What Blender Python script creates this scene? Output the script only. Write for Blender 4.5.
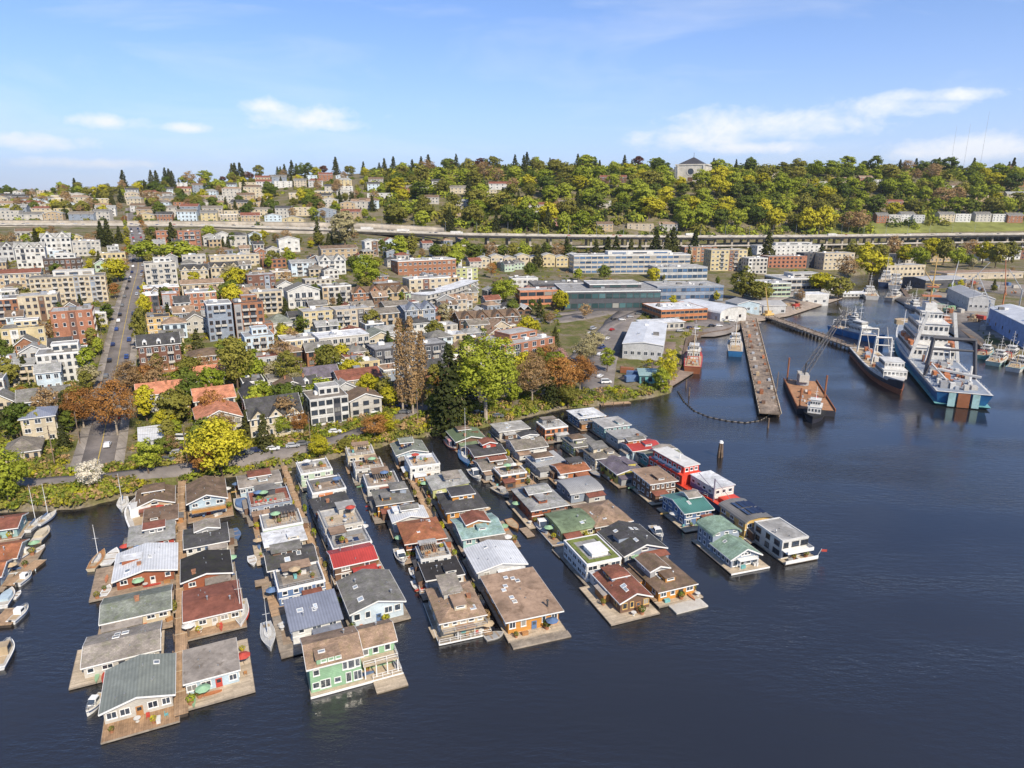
import bpy, math, random
import numpy as np
R = math.radians
for o in list(bpy.data.objects):
    bpy.data.objects.remove(o)
sc = bpy.context.scene
COL = sc.collection

# ---------------------------------------------------------------- camera
KS = 1.4                                # metres per survey unit of the terrain tables
CAM_H, FPX, PITCH = 60.0 * KS, 683.0, R(15.5)
cd = bpy.data.cameras.new('camera'); cam = bpy.data.objects.new('camera', cd); COL.objects.link(cam)
cam.location = (0, 0, CAM_H); cam.rotation_euler = (math.pi / 2 - PITCH, 0, 0)
cd.sensor_width = 36; cd.lens = FPX / 1024 * 36; cd.clip_start = 0.5; cd.clip_end = 60000
sc.camera = cam

# ---------------------------------------------------------------- sun, sky, exposure
SUN_EL, SUN_AZ = R(41), R(148)          # azimuth clockwise from +Y (the view direction)
sd = bpy.data.lights.new('sun', 'SUN'); sun = bpy.data.objects.new('sun', sd); COL.objects.link(sun)
sd.energy = 5.0; sd.angle = R(0.9); sd.color = (1.0, 0.895, 0.73)
sun.rotation_euler = (math.pi / 2 - SUN_EL, 0, math.pi - SUN_AZ)
sun.location = (60, -60, 150)
w = bpy.data.worlds.new('World'); sc.world = w; w.use_nodes = True
nt = w.node_tree; nt.nodes.clear()
def wn(t, **k):
    n = nt.nodes.new(t)
    for a, b in k.items(): setattr(n, a, b)
    return n
def wl(a, b): nt.links.new(a, b)
def wmath(op, a, b=None, c=None, clamp=False):
    n = wn('ShaderNodeMath', operation=op, use_clamp=clamp)
    for i, v in enumerate((a, b, c)):
        if v is None: continue
        if hasattr(v, 'links'): wl(v, n.inputs[i])
        else: n.inputs[i].default_value = v
    return n.outputs[0]
sky = wn('ShaderNodeTexSky', sky_type='NISHITA', sun_disc=False)
sky.sun_elevation = SUN_EL; sky.sun_rotation = SUN_AZ
sky.altitude = 60; sky.air_density = 0.7; sky.dust_density = 0.1; sky.ozone_density = 5.0
hsv = wn('ShaderNodeHueSaturation'); hsv.inputs['Saturation'].default_value = 1.0; hsv.inputs['Value'].default_value = 1.0
tint = wn('ShaderNodeMix', data_type='RGBA', blend_type='MULTIPLY'); tint.inputs['Factor'].default_value = 1; wl(sky.outputs[0], tint.inputs['A']); tint.inputs['B'].default_value = (0.80, 1.08, 1.30, 1)
wl(tint.outputs['Result'], hsv.inputs['Color'])
tc = wn('ShaderNodeTexCoord')
sep = wn('ShaderNodeSeparateXYZ'); wl(tc.outputs['Generated'], sep.inputs[0])
# clouds: fair-weather cumulus low over the horizon all the way round, thin streaks higher up
mp = wn('ShaderNodeMapping'); mp.inputs['Scale'].default_value = (1, 1, 1.7); wl(tc.outputs['Generated'], mp.inputs[0])
def noise(scale, detail, rough, vec, w4=0.0, dist=0.0):
    n = wn('ShaderNodeTexNoise', noise_dimensions='4D'); n.inputs['Scale'].default_value = scale
    n.inputs['Detail'].default_value = detail; n.inputs['Roughness'].default_value = rough
    n.inputs['W'].default_value = w4; n.inputs['Distortion'].default_value = dist; wl(vec, n.inputs['Vector'])
    return n.outputs['Fac']
big = noise(3.2, 3, .5, mp.outputs[0], 1.3)
fine = noise(20, 9, .64, mp.outputs[0], 4.0, .3)
mp2 = wn('ShaderNodeMapping'); mp2.inputs['Scale'].default_value = (.9, 2.2, 5.5); mp2.inputs['Rotation'].default_value = (0, R(14), 0)
wl(tc.outputs['Generated'], mp2.inputs[0])
streak = noise(2.6, 6, .6, mp2.outputs[0], 7.7, .8)
zc = sep.outputs['Z']
# thin bright air towards the horizon, the same all the way round
veil = wn('ShaderNodeMix', data_type='RGBA'); wl(wmath('MULTIPLY', wmath('EXPONENT', wmath('MULTIPLY', wmath('ABSOLUTE', zc), -7.0)), 0.93), veil.inputs['Factor'])
wl(hsv.outputs[0], veil.inputs['A']); veil.inputs['B'].default_value = (4.5, 4.75, 5.9, 1)
def bump(px, py, sx, sy):
    """a cloud bank in one compass direction: soft blob in azimuth and height"""
    u = (px - 512) / FPX; v = (384 - py) / FPX
    d = np.array([u, math.cos(PITCH) + v * math.sin(PITCH), -math.sin(PITCH) + v * math.cos(PITCH)]); d /= np.linalg.norm(d)
    a = wmath('SUBTRACT', sep.outputs['X'], float(d[0])); b = wmath('SUBTRACT', zc, float(d[2]))
    a = wmath('DIVIDE', a, sx / FPX); b = wmath('DIVIDE', b, sy / FPX)
    q = wmath('ADD', wmath('MULTIPLY', a, a), wmath('MULTIPLY', b, b))
    g = wmath('EXPONENT', wmath('MULTIPLY', q, -1.0))
    return wmath('MULTIPLY', g, wmath('GREATER_THAN', sep.outputs['Y'], 0.0))
banks = None
for args in ((300, 118, 60, 14), (270, 108, 40, 9), (335, 125, 40, 8), (725, 126, 75, 20), (800, 122, 90, 17), (880, 108, 70, 13), (690, 140, 75, 13), (110, 122, 38, 8), (188, 128, 26, 6), (25, 142, 60, 9), (100, 163, 70, 6), (985, 150, 80, 14), (930, 96, 60, 8), (745, 148, 80, 7)):
    g = bump(*args); banks = g if banks is None else wmath('MAXIMUM', banks, g)
low = wmath('EXPONENT', wmath('MULTIPLY', wmath('POWER', wmath('DIVIDE', wmath('SUBTRACT', zc, 0.07), 0.075), 2.0), -1.0))
behind = wmath('SUBTRACT', 1.0, wmath('GREATER_THAN', sep.outputs['Y'], 0.55))
cum = wmath('ADD', wmath('MULTIPLY', banks, 0.80), wmath('MULTIPLY', wmath('MULTIPLY', low, behind), wmath('MULTIPLY', big, 0.5)))
cum = wmath('ADD', cum, wmath('MULTIPLY', wmath('SUBTRACT', fine, 0.5), 1.5))
cum = wmath('MULTIPLY', wmath('SUBTRACT', cum, 0.36), 1.9, clamp=True)
st = wmath('MULTIPLY', wmath('SUBTRACT', streak, 0.47), 2.4, clamp=True)
st = wmath('MULTIPLY', st, 0.42)
allc = wmath('MAXIMUM', wmath('MULTIPLY', cum, 0.85), st)
allc = wmath('MULTIPLY', allc, wmath('MULTIPLY', zc, 40.0, clamp=True))
mix = wn('ShaderNodeMix', data_type='RGBA'); wl(allc, mix.inputs['Factor']); wl(veil.outputs['Result'], mix.inputs['A'])
mix.inputs['B'].default_value = (7.3, 7.35, 7.5, 1)
bg = wn('ShaderNodeBackground'); bg.inputs['Strength'].default_value = 0.122
wl(mix.outputs['Result'], bg.inputs['Color'])
wo = wn('ShaderNodeOutputWorld'); wl(bg.outputs[0], wo.inputs[0])
sc.view_settings.view_transform = 'Standard'; sc.view_settings.look = 'None'
sc.view_settings.gamma = 1.0; sc.view_settings.use_curve_mapping = False
sc.view_settings.exposure = 0.34
sc.cycles.max_bounces = 6; sc.cycles.diffuse_bounces = 3; sc.cycles.glossy_bounces = 3
sc.cycles.transmission_bounces = 3; sc.cycles.transparent_max_bounces = 6
sc.cycles.use_adaptive_sampling = True; sc.cycles.adaptive_threshold = 0.015
sc.cycles.caustics_reflective = False; sc.cycles.caustics_refractive = False
sc.cycles.use_denoising = True

# ---------------------------------------------------------------- placing
def ray(px, py):
    u = (px - 512) / FPX; v = (384 - py) / FPX
    return u, math.cos(PITCH) + v * math.sin(PITCH), -math.sin(PITCH) + v * math.cos(PITCH)
def at(px, py, z=0.0):
    dx, dy, dz = ray(px, py); t = (z - CAM_H) / dz
    return (dx * t, dy * t, z)
def proj(x, y, z):
    z -= CAM_H; d = y * math.cos(PITCH) - z * math.sin(PITCH)
    return 512 + x / d * FPX, 384 - (y * math.sin(PITCH) + z * math.cos(PITCH)) / d * FPX
def mpp(p):
    """metres across one unit of the lens at a point"""
    return (p[1] * math.cos(PITCH) + (CAM_H - p[2]) * math.sin(PITCH)) / FPX

# ---------------------------------------------------------------- terrain
SHORE = [(-400, 530), (-60, 520), (0, 512), (33, 510), (77, 509), (123, 497), (176, 484), (235, 476), (285, 468), (325, 460), (370, 450), (405, 439),
         (440, 435), (480, 428), (520, 419), (560, 409), (600, 406), (616, 402), (650, 398), (669, 393), (676, 378), (682, 366), (688, 342), (697, 337),
         (727, 332), (741, 324), (757, 313), (778, 316), (800, 312), (822, 303), (832, 292), (838, 281), (852, 276), (880, 272), (893, 276), (902, 286), (912, 301), (960, 328),
         (990, 352), (1030, 372), (1150, 420)]
SHW = [at(a, b)[:2] for a, b in SHORE]
POLY = np.array(SHW + [(1300, 280), (9000, 2000), (9000, 9000), (-9000, 9000), (-9000, 140)])
_A = POLY; _B = np.roll(POLY, -1, 0); _D = _B - _A; _LL = (_D ** 2).sum(1)
_SL = _D[:, 0] / np.where(np.abs(_D[:, 1]) < 1e-9, 1e-9, _D[:, 1])
def land_dist(x, y):
    """metres inside the shoreline, negative on the water"""
    x = np.asarray(x, float).ravel(); y = np.asarray(y, float).ravel(); out = np.empty(x.shape)
    for i in range(0, len(x), 4000):
        X = x[i:i + 4000, None]; Y = y[i:i + 4000, None]
        c = (_A[:, 1] > Y) != (_B[:, 1] > Y)
        ins = (np.sum(c & (X < _SL * (Y - _A[:, 1]) + _A[:, 0]), 1) % 2).astype(bool)
        rx = X - _A[:, 0]; ry = Y - _A[:, 1]; t = np.minimum(np.maximum((rx * _D[:, 0] + ry * _D[:, 1]) / _LL, 0), 1)
        d = np.sqrt(np.min((rx - t * _D[:, 0]) ** 2 + (ry - t * _D[:, 1]) ** 2, 1))
        out[i:i + 4000] = np.where(ins, d, -d)
    return out
COLS = [-1.5, -.75, -.5, -.25, 0, .25, .5, .75, 1.5]
PROF = {
    -1.5: [(100, 2.5), (200, 8), (400, 25), (560, 36), (640, 38), (800, 44), (1000, 48), (1400, 40), (6000, 20)],
    -.75: [(130, 2.5), (200, 8), (300, 16.5), (400, 25), (500, 33), (560, 36), (640, 38), (700, 43), (800, 51), (900, 57), (1000, 58), (1400, 40), (6000, 20)],
    -.5: [(140, 2.5), (200, 7), (300, 15.5), (400, 24), (500, 32), (560, 35), (640, 37), (700, 43), (800, 55), (900, 66), (1000, 73), (1400, 50), (6000, 20)],
    -.25: [(160, 2.5), (200, 5), (300, 12), (400, 20), (500, 26), (560, 28), (640, 33), (700, 43), (800, 61), (900, 76), (1000, 88), (1400, 60), (6000, 20)],
    0: [(200, 2), (300, 4), (400, 7), (500, 9), (600, 11), (640, 16), (700, 32), (800, 59), (900, 82), (1000, 94), (1400, 66), (6000, 20)],
    .25: [(200, 2), (300, 2.5), (400, 5), (500, 7), (600, 9), (645, 10), (680, 14), (720, 26), (800, 55), (850, 74), (900, 85), (1000, 94), (1400, 66), (6000, 20)],
    .5: [(300, 2), (500, 3), (600, 5), (700, 8), (735, 12), (760, 22), (850, 53), (950, 84), (1050, 95), (1400, 66), (6000, 20)],
    .75: [(250, 2), (600, 4), (700, 8), (745, 15), (800, 30), (850, 44), (950, 74), (1050, 92), (1400, 60), (6000, 20)],
    1.5: [(250, 2), (600, 4), (700, 8), (745, 15), (800, 30), (850, 42), (950, 66), (1050, 80), (1400, 60), (6000, 20)]}
PROF = {c: [(a * KS, b * KS) for a, b in p] for c, p in PROF.items()}
def hprof(x, y):
    x = np.asarray(x, float); y = np.asarray(y, float)
    s = np.clip(x / np.maximum(y, 60), -1.5, 1.5)
    zs = np.stack([np.interp(y, [a for a, b in PROF[c]], [b for a, b in PROF[c]]) for c in COLS])
    i = np.clip(np.searchsorted(COLS, s) - 1, 0, len(COLS) - 2)
    ca = np.array(COLS); t = (s - ca[i]) / (ca[i + 1] - ca[i]); t = t * t * (3 - 2 * t)
    za = np.take_along_axis(zs, i[None], 0)[0]; zb = np.take_along_axis(zs, (i + 1)[None], 0)[0]
    return za * (1 - t) + zb * t
def height(x, y):
    scalar = np.isscalar(x) or np.ndim(x) == 0
    x = np.atleast_1d(np.asarray(x, float)); y = np.atleast_1d(np.asarray(y, float))
    d = land_dist(x, y); h = hprof(x, y)
    z = np.where(d > 0, np.maximum(h, 1.6) * np.clip(.3 + d / 7, 0, 1), np.clip(d * .8, -4, 0) + .2)
    return float(z[0]) if scalar else z
_T = np.geomspace(60, 1300, 110) * KS
def ground(px, py):
    """the point of the ground or water seen in a direction"""
    dx, dy, dz = ray(px, py); T = _T
    for _ in range(3):
        hz = np.maximum(height(dx / dy * T, T), 0.0); zr = CAM_H + dz / dy * T
        k = int(np.argmax(zr <= hz))
        if zr[k] > hz[k]: k = len(T) - 1
        k = max(k, 1); T = np.linspace(T[k - 1], T[k], 9)
    Y = float(T[4]); x = dx / dy * Y
    return (x, Y, max(height(x, Y), 0.0))

# ---------------------------------------------------------------- materials
MATS = {}
def mat(key, col=None, rough=.75, var=.18, scale=1.2, pattern=None, pscale=1.0, bump=0.0, metal=0.0, spec=.35, grime=.25, rnd=.0, stain=None, sfac=.6):
    if key in MATS: return MATS[key]
    m = bpy.data.materials.new(key); m.use_nodes = True; MATS[key] = m
    t = m.node_tree; N = t.nodes; L = t.links; b = N['Principled BSDF']
    b.inputs['Roughness'].default_value = rough; b.inputs['Metallic'].default_value = metal
    b.inputs['Specular IOR Level'].default_value = spec
    tcn = N.new('ShaderNodeTexCoord'); oi = N.new('ShaderNodeObjectInfo')
    off = N.new('ShaderNodeVectorMath'); off.operation = 'MULTIPLY_ADD'; off.inputs[1].default_value = (37, 19, 53)
    cmb = N.new('ShaderNodeCombineXYZ')
    for i in range(3): L.new(oi.outputs['Random'], cmb.inputs[i])
    L.new(cmb.outputs[0], off.inputs[0]); L.new(tcn.outputs['Object'], off.inputs[2])
    n1 = N.new('ShaderNodeTexNoise'); n1.inputs['Scale'].default_value = scale; n1.inputs['Detail'].default_value = 5; n1.inputs['Roughness'].default_value = .65
    L.new(off.outputs[0], n1.inputs['Vector'])
    n2 = N.new('ShaderNodeTexNoise'); n2.inputs['Scale'].default_value = scale * .22; n2.inputs['Detail'].default_value = 3
    L.new(off.outputs[0], n2.inputs['Vector'])
    def rng(src, lo, hi, a=.3, c=.7):
        q = N.new('ShaderNodeMapRange'); q.inputs['From Min'].default_value = a; q.inputs['From Max'].default_value = c
        q.inputs['To Min'].default_value = lo; q.inputs['To Max'].default_value = hi; L.new(src, q.inputs['Value']); return q.outputs[0]
    def mul(a, c):
        q = N.new('ShaderNodeMath'); q.operation = 'MULTIPLY'
        for i, v in enumerate((a, c)):
            if hasattr(v, 'links'): L.new(v, q.inputs[i])
            else: q.inputs[i].default_value = v
        return q.outputs[0]
    f = mul(rng(n1.outputs['Fac'], 1 - var, 1 + var), rng(n2.outputs['Fac'], 1 - grime, 1 + grime * .5))
    if rnd: f = mul(f, rng(oi.outputs['Random'], 1 - rnd, 1 + rnd, 0, 1))
    hgt = n1.outputs['Fac']
    if pattern:
        if pattern in ('planks', 'planks_x', 'shingle', 'brick', 'blocks'):
            br = N.new('ShaderNodeTexBrick')
            mpn = N.new('ShaderNodeMapping'); L.new(tcn.outputs['Object'], mpn.inputs[0])
            if pattern == 'planks': mpn.inputs['Rotation'].default_value = (0, 0, math.pi / 2)
            if pattern in ('brick', 'blocks'):
                ad = N.new('ShaderNodeSeparateXYZ'); L.new(tcn.outputs['Object'], ad.inputs[0])
                s2 = N.new('ShaderNodeMath'); s2.operation = 'ADD'; L.new(ad.outputs[0], s2.inputs[0]); L.new(ad.outputs[1], s2.inputs[1])
                cc = N.new('ShaderNodeCombineXYZ'); L.new(s2.outputs[0], cc.inputs[0]); L.new(ad.outputs[2], cc.inputs[1])
                L.new(cc.outputs[0], br.inputs['Vector'])
            else: L.new(mpn.outputs[0], br.inputs['Vector'])
            br.inputs['Scale'].default_value = 1.0 / pscale
            br.inputs['Brick Width'].default_value = {'planks': 9, 'planks_x': 9, 'shingle': 1.6, 'brick': 1.0, 'blocks': 2.0}[pattern]
            br.inputs['Row Height'].default_value = 1.0 if pattern != 'brick' else .4
            br.inputs['Mortar Size'].default_value = .06; br.inputs['Mortar Smooth'].default_value = .6
            br.inputs['Color1'].default_value = (1.12, 1.12, 1.12, 1); br.inputs['Color2'].default_value = (.82, .82, .82, 1); br.inputs['Mortar'].default_value = (.55, .55, .55, 1)
            bw = N.new('ShaderNodeRGBToBW'); L.new(br.outputs['Color'], bw.inputs[0]); pf = bw.outputs[0]
        else:
            wv = N.new('ShaderNodeTexWave'); wv.wave_type = 'BANDS'; wv.bands_direction = {'siding': 'Z', 'rib_x': 'X', 'rib_y': 'Y'}[pattern]
            wv.inputs['Scale'].default_value = .314 / pscale; wv.inputs['Distortion'].default_value = 0
            wv.wave_profile = 'SAW' if pattern == 'siding' else 'SIN'
            L.new(tcn.outputs['Object'], wv.inputs['Vector']); pf = rng(wv.outputs['Fac'], .82, 1.06, 0, 1)
        f = mul(f, pf); hgt = mul(n1.outputs['Fac'], pf)
    vm = N.new('ShaderNodeVectorMath'); vm.operation = 'SCALE'; vm.inputs[0].default_value = col; L.new(f, vm.inputs['Scale'])
    if stain:
        n3 = N.new('ShaderNodeTexNoise'); n3.inputs['Scale'].default_value = scale * .45; n3.inputs['Detail'].default_value = 7; n3.inputs['Roughness'].default_value = .72; n3.inputs['Distortion'].default_value = .6; L.new(off.outputs[0], n3.inputs['Vector'])
        sx = N.new('ShaderNodeMix'); sx.data_type = 'RGBA'; sx.inputs['B'].default_value = (*stain, 1); L.new(vm.outputs[0], sx.inputs['A']); L.new(rng(n3.outputs['Fac'], 0, sfac, .5, .66), sx.inputs['Factor']); L.new(sx.outputs['Result'], b.inputs['Base Color'])
    else: L.new(vm.outputs[0], b.inputs['Base Color'])
    if bump:
        bp = N.new('ShaderNodeBump'); bp.inputs['Strength'].default_value = bump; bp.inputs['Distance'].default_value = .05
        L.new(hgt, bp.inputs['Height']); L.new(bp.outputs[0], b.inputs['Normal'])
    return m
def leafmat(key, col, col2, var=.4, trans=.3):
    if key in MATS: return MATS[key]
    m = bpy.data.materials.new(key); m.use_nodes = True; MATS[key] = m
    t = m.node_tree; N = t.nodes; L = t.links; N.remove(N['Principled BSDF'])
    tcn = N.new('ShaderNodeTexCoord'); oi = N.new('ShaderNodeObjectInfo')
    n = N.new('ShaderNodeTexNoise'); n.inputs['Scale'].default_value = .7; n.inputs['Detail'].default_value = 6; n.inputs['Roughness'].default_value = .7
    L.new(tcn.outputs['Object'], n.inputs['Vector'])
    ad = N.new('ShaderNodeMath'); ad.operation = 'MULTIPLY_ADD'; ad.inputs[1].default_value = .8; L.new(oi.outputs['Random'], ad.inputs[0])
    s = N.new('ShaderNodeMath'); s.operation = 'SUBTRACT'; L.new(n.outputs['Fac'], s.inputs[0]); s.inputs[1].default_value = .4; L.new(s.outputs[0], ad.inputs[2])
    mx = N.new('ShaderNodeMix'); mx.data_type = 'RGBA'; mx.clamp_factor = True; L.new(ad.outputs[0], mx.inputs['Factor'])
    mx.inputs['A'].default_value = (*col, 1); mx.inputs['B'].default_value = (*col2, 1)
    n3 = N.new('ShaderNodeTexNoise'); n3.inputs['Scale'].default_value = 2.2; n3.inputs['Detail'].default_value = 3; L.new(tcn.outputs['Object'], n3.inputs['Vector'])
    q = N.new('ShaderNodeMapRange'); q.inputs['From Min'].default_value = .3; q.inputs['From Max'].default_value = .7; q.inputs['To Min'].default_value = 1 - var; q.inputs['To Max'].default_value = 1 + var
    L.new(n3.outputs['Fac'], q.inputs['Value'])
    vm = N.new('ShaderNodeVectorMath'); vm.operation = 'SCALE'; L.new(mx.outputs['Result'], vm.inputs[0]); L.new(q.outputs[0], vm.inputs['Scale'])
    d = N.new('ShaderNodeBsdfDiffuse'); tr = N.new('ShaderNodeBsdfTranslucent'); ms = N.new('ShaderNodeMixShader'); ms.inputs[0].default_value = trans
    L.new(vm.outputs[0], d.inputs[0]); L.new(vm.outputs[0], tr.inputs[0]); L.new(d.outputs[0], ms.inputs[1]); L.new(tr.outputs[0], ms.inputs[2])
    L.new(ms.outputs[0], N['Material Output'].inputs[0]); return m
def glass(key='window_glass', col=(.035, .045, .06), rough=.08):
    if key in MATS: return MATS[key]
    m = bpy.data.materials.new(key); m.use_nodes = True; MATS[key] = m
    t = m.node_tree; N = t.nodes; b = N['Principled BSDF']; oi = N.new('ShaderNodeObjectInfo')
    cr = N.new('ShaderNodeValToRGB'); e = cr.color_ramp.elements
    e[0].color = (*[c * .5 for c in col], 1); e[1].color = (*[min(1, c * 2.2) for c in col], 1)
    a = cr.color_ramp.elements.new(.88); a.color = (*[c * 1.6 for c in col], 1); e2 = cr.color_ramp.elements[-1]; e2.color = (.34, .32, .28, 1)
    t.links.new(oi.outputs['Random'], cr.inputs[0]); t.links.new(cr.outputs[0], b.inputs['Base Color'])
    b.inputs['Roughness'].default_value = rough; b.inputs['Specular IOR Level'].default_value = .6
    return m
PAINT = dict(boatwhite=(.80, .80, .78), white=(.63, .62, .585), offwhite=(.51, .48, .425), cream=(.56, .48, .345), paleyellow=(.58, .48, .28), yellow=(.62, .42, .16), brightyellow=(.62, .53, .13), tan=(.46, .35, .22), sand=(.52, .44, .33),
    brick=(.36, .17, .095), redbrick=(.42, .185, .11), darkbrick=(.2, .10, .07), brown=(.17, .10, .065), darkbrown=(.09, .06, .045), wood=(.40, .20, .08), orangewood=(.56, .26, .06), redwood=(.30, .10, .05), grey=(.33, .33, .33),
    lightgrey=(.5, .5, .49), bluegrey=(.27, .31, .37), blue=(.11, .18, .32), lightblue=(.42, .52, .58), paleblue=(.55, .64, .70), navy=(.05, .08, .16), green=(.27, .44, .27), palegreen=(.45, .56, .42), lime=(.46, .48, .22),
    olive=(.35, .34, .16), teal=(.16, .40, .40), turquoise=(.32, .49, .49), red=(.46, .07, .05), brightred=(.68, .07, .04), orange=(.50, .19, .08), terracotta=(.60, .26, .15), pink=(.6, .3, .3), dark=(.05, .05, .06), charcoal=(.09, .09, .10), purplegrey=(.22, .19, .25), shedblue=(.25, .35, .58), hull_black=(.03, .03, .04), hull_blue=(.04, .17, .38), hull_rust=(.32, .12, .06), rust=(.28, .11, .05), steel=(.42, .44, .46), concrete=(.42, .40, .36))
def wallm(c):
    pat = 'brick' if 'brick' in c else 'siding'
    return mat('wall_' + c, PAINT[c], .8, .10, 1.5, pat, .6 if pat == 'brick' else .35, bump=.25, grime=.22, stain=tuple(v * .62 for v in PAINT[c]), sfac=.45)
def paint(c, rough=.45): return mat('paint_%s_%d' % (c, rough * 100), PAINT[c], rough, .1, 1.2, grime=.2, stain=(PAINT[c][0] * .6, PAINT[c][1] * .5, PAINT[c][2] * .42), sfac=.5)
ROOF = dict(white=(.66, .67, .68), pale=(.42, .41, .39), lightgrey=(.33, .325, .315), grey=(.195, .185, .172), warmgrey=(.225, .195, .165), dark=(.075, .072, .075), black=(.035, .032, .032), brown=(.19, .128, .088), tan=(.33, .225, .155), redbrown=(.24, .09, .06), rust=(.34, .13, .065), red=(.44, .06, .05),
    terracotta=(.58, .24, .14), green=(.16, .21, .125), palegreen=(.25, .35, .27), teal=(.075, .20, .175), tealpale=(.28, .40, .38), olive=(.22, .23, .15), bluegrey=(.23, .25, .31), purple=(.16, .135, .165), weathered=(.32, .28, .24), greengrey=(.22, .235, .20))
def roofm(c, kind='shingle'):
    key = 'roof_%s_%s' % (c, kind)
    if kind == 'metal': return mat(key, ROOF[c], .45, .08, .8, 'rib_x', .5, bump=.15, grime=.2, stain=tuple(v * .55 for v in ROOF[c]), sfac=.5)
    if kind == 'flat': return mat(key, ROOF[c], .9, .2, 1.1, grime=.4, bump=.1, stain=(ROOF[c][0] * .45, ROOF[c][1] * .42, ROOF[c][2] * .38), sfac=.75)
    return mat(key, ROOF[c], .9, .16, 2.0, 'shingle', .3, bump=.3, grime=.4, stain=(ROOF[c][0] * .5 + .02, ROOF[c][1] * .55 + .025, ROOF[c][2] * .4), sfac=.6)
M_TRIM = mat('trim_white', (.74, .73, .70), .6, .06, 2, grime=.08)
M_DTRIM = mat('trim_dark', (.06, .06, .06), .6, .08, 2)
M_DECK = mat('deck_boards', (.36, .27, .19), .8, .2, 2, 'planks_x', .3, bump=.4, grime=.3)
M_DECKG = mat('deck_boards_grey', (.31, .26, .205), .85, .2, 2, 'planks_x', .3, bump=.4, grime=.3)
M_DECKL = mat('deck_boards_pale', (.49, .40, .29), .85, .15, 2, 'planks_x', .3, bump=.3, grime=.2)
M_DOCK = mat('dock_planks', (.40, .265, .16), .88, .22, 2, 'planks_x', .35, bump=.4, grime=.3)
M_LOG = mat('float_log', (.06, .045, .035), .9, .3, 2, grime=.4)
M_PILE = mat('pile_wood', (.17, .12, .085), .9, .3, 3, grime=.4)
M_POLE = mat('pole_wood', (.22, .16, .11), .9, .25, 3)
M_ASPH = mat('asphalt', (.195, .172, .158), .9, .15, .5, grime=.3, bump=.1)
M_PAVE = mat('pavement', (.34, .30, .26), .9, .12, .6, 'blocks', 1.0, grime=.2)
M_CONC = mat('concrete', (.42, .385, .33), .85, .15, .5, grime=.3, bump=.1)
M_CONCW = mat('concrete_wall', (.40, .35, .285), .85, .2, .25, grime=.35, bump=.1)
M_STEEL = mat('galvanised_steel', (.45, .46, .47), .4, .1, 2, metal=.6)
M_WIRE = mat('wire', (.05, .05, .05), .6, .05, 1)
M_RUB = mat('tyre_rubber', (.02, .02, .02), .8, .1, 2)
M_SOLAR = mat('solar_panel', (.02, .03, .07), .15, .1, 2, spec=.6)
M_BARK = mat('bark', (.14, .10, .07), .95, .3, 3, bump=.3)
M_BARKP = mat('bark_pale', (.36, .30, .23), .95, .25, 3, bump=.3)
G = glass()
G_T = glass('glass_teal', (.05, .10, .105), .06)
G_B = glass('glass_blue', (.06, .11, .19), .06)

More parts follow.
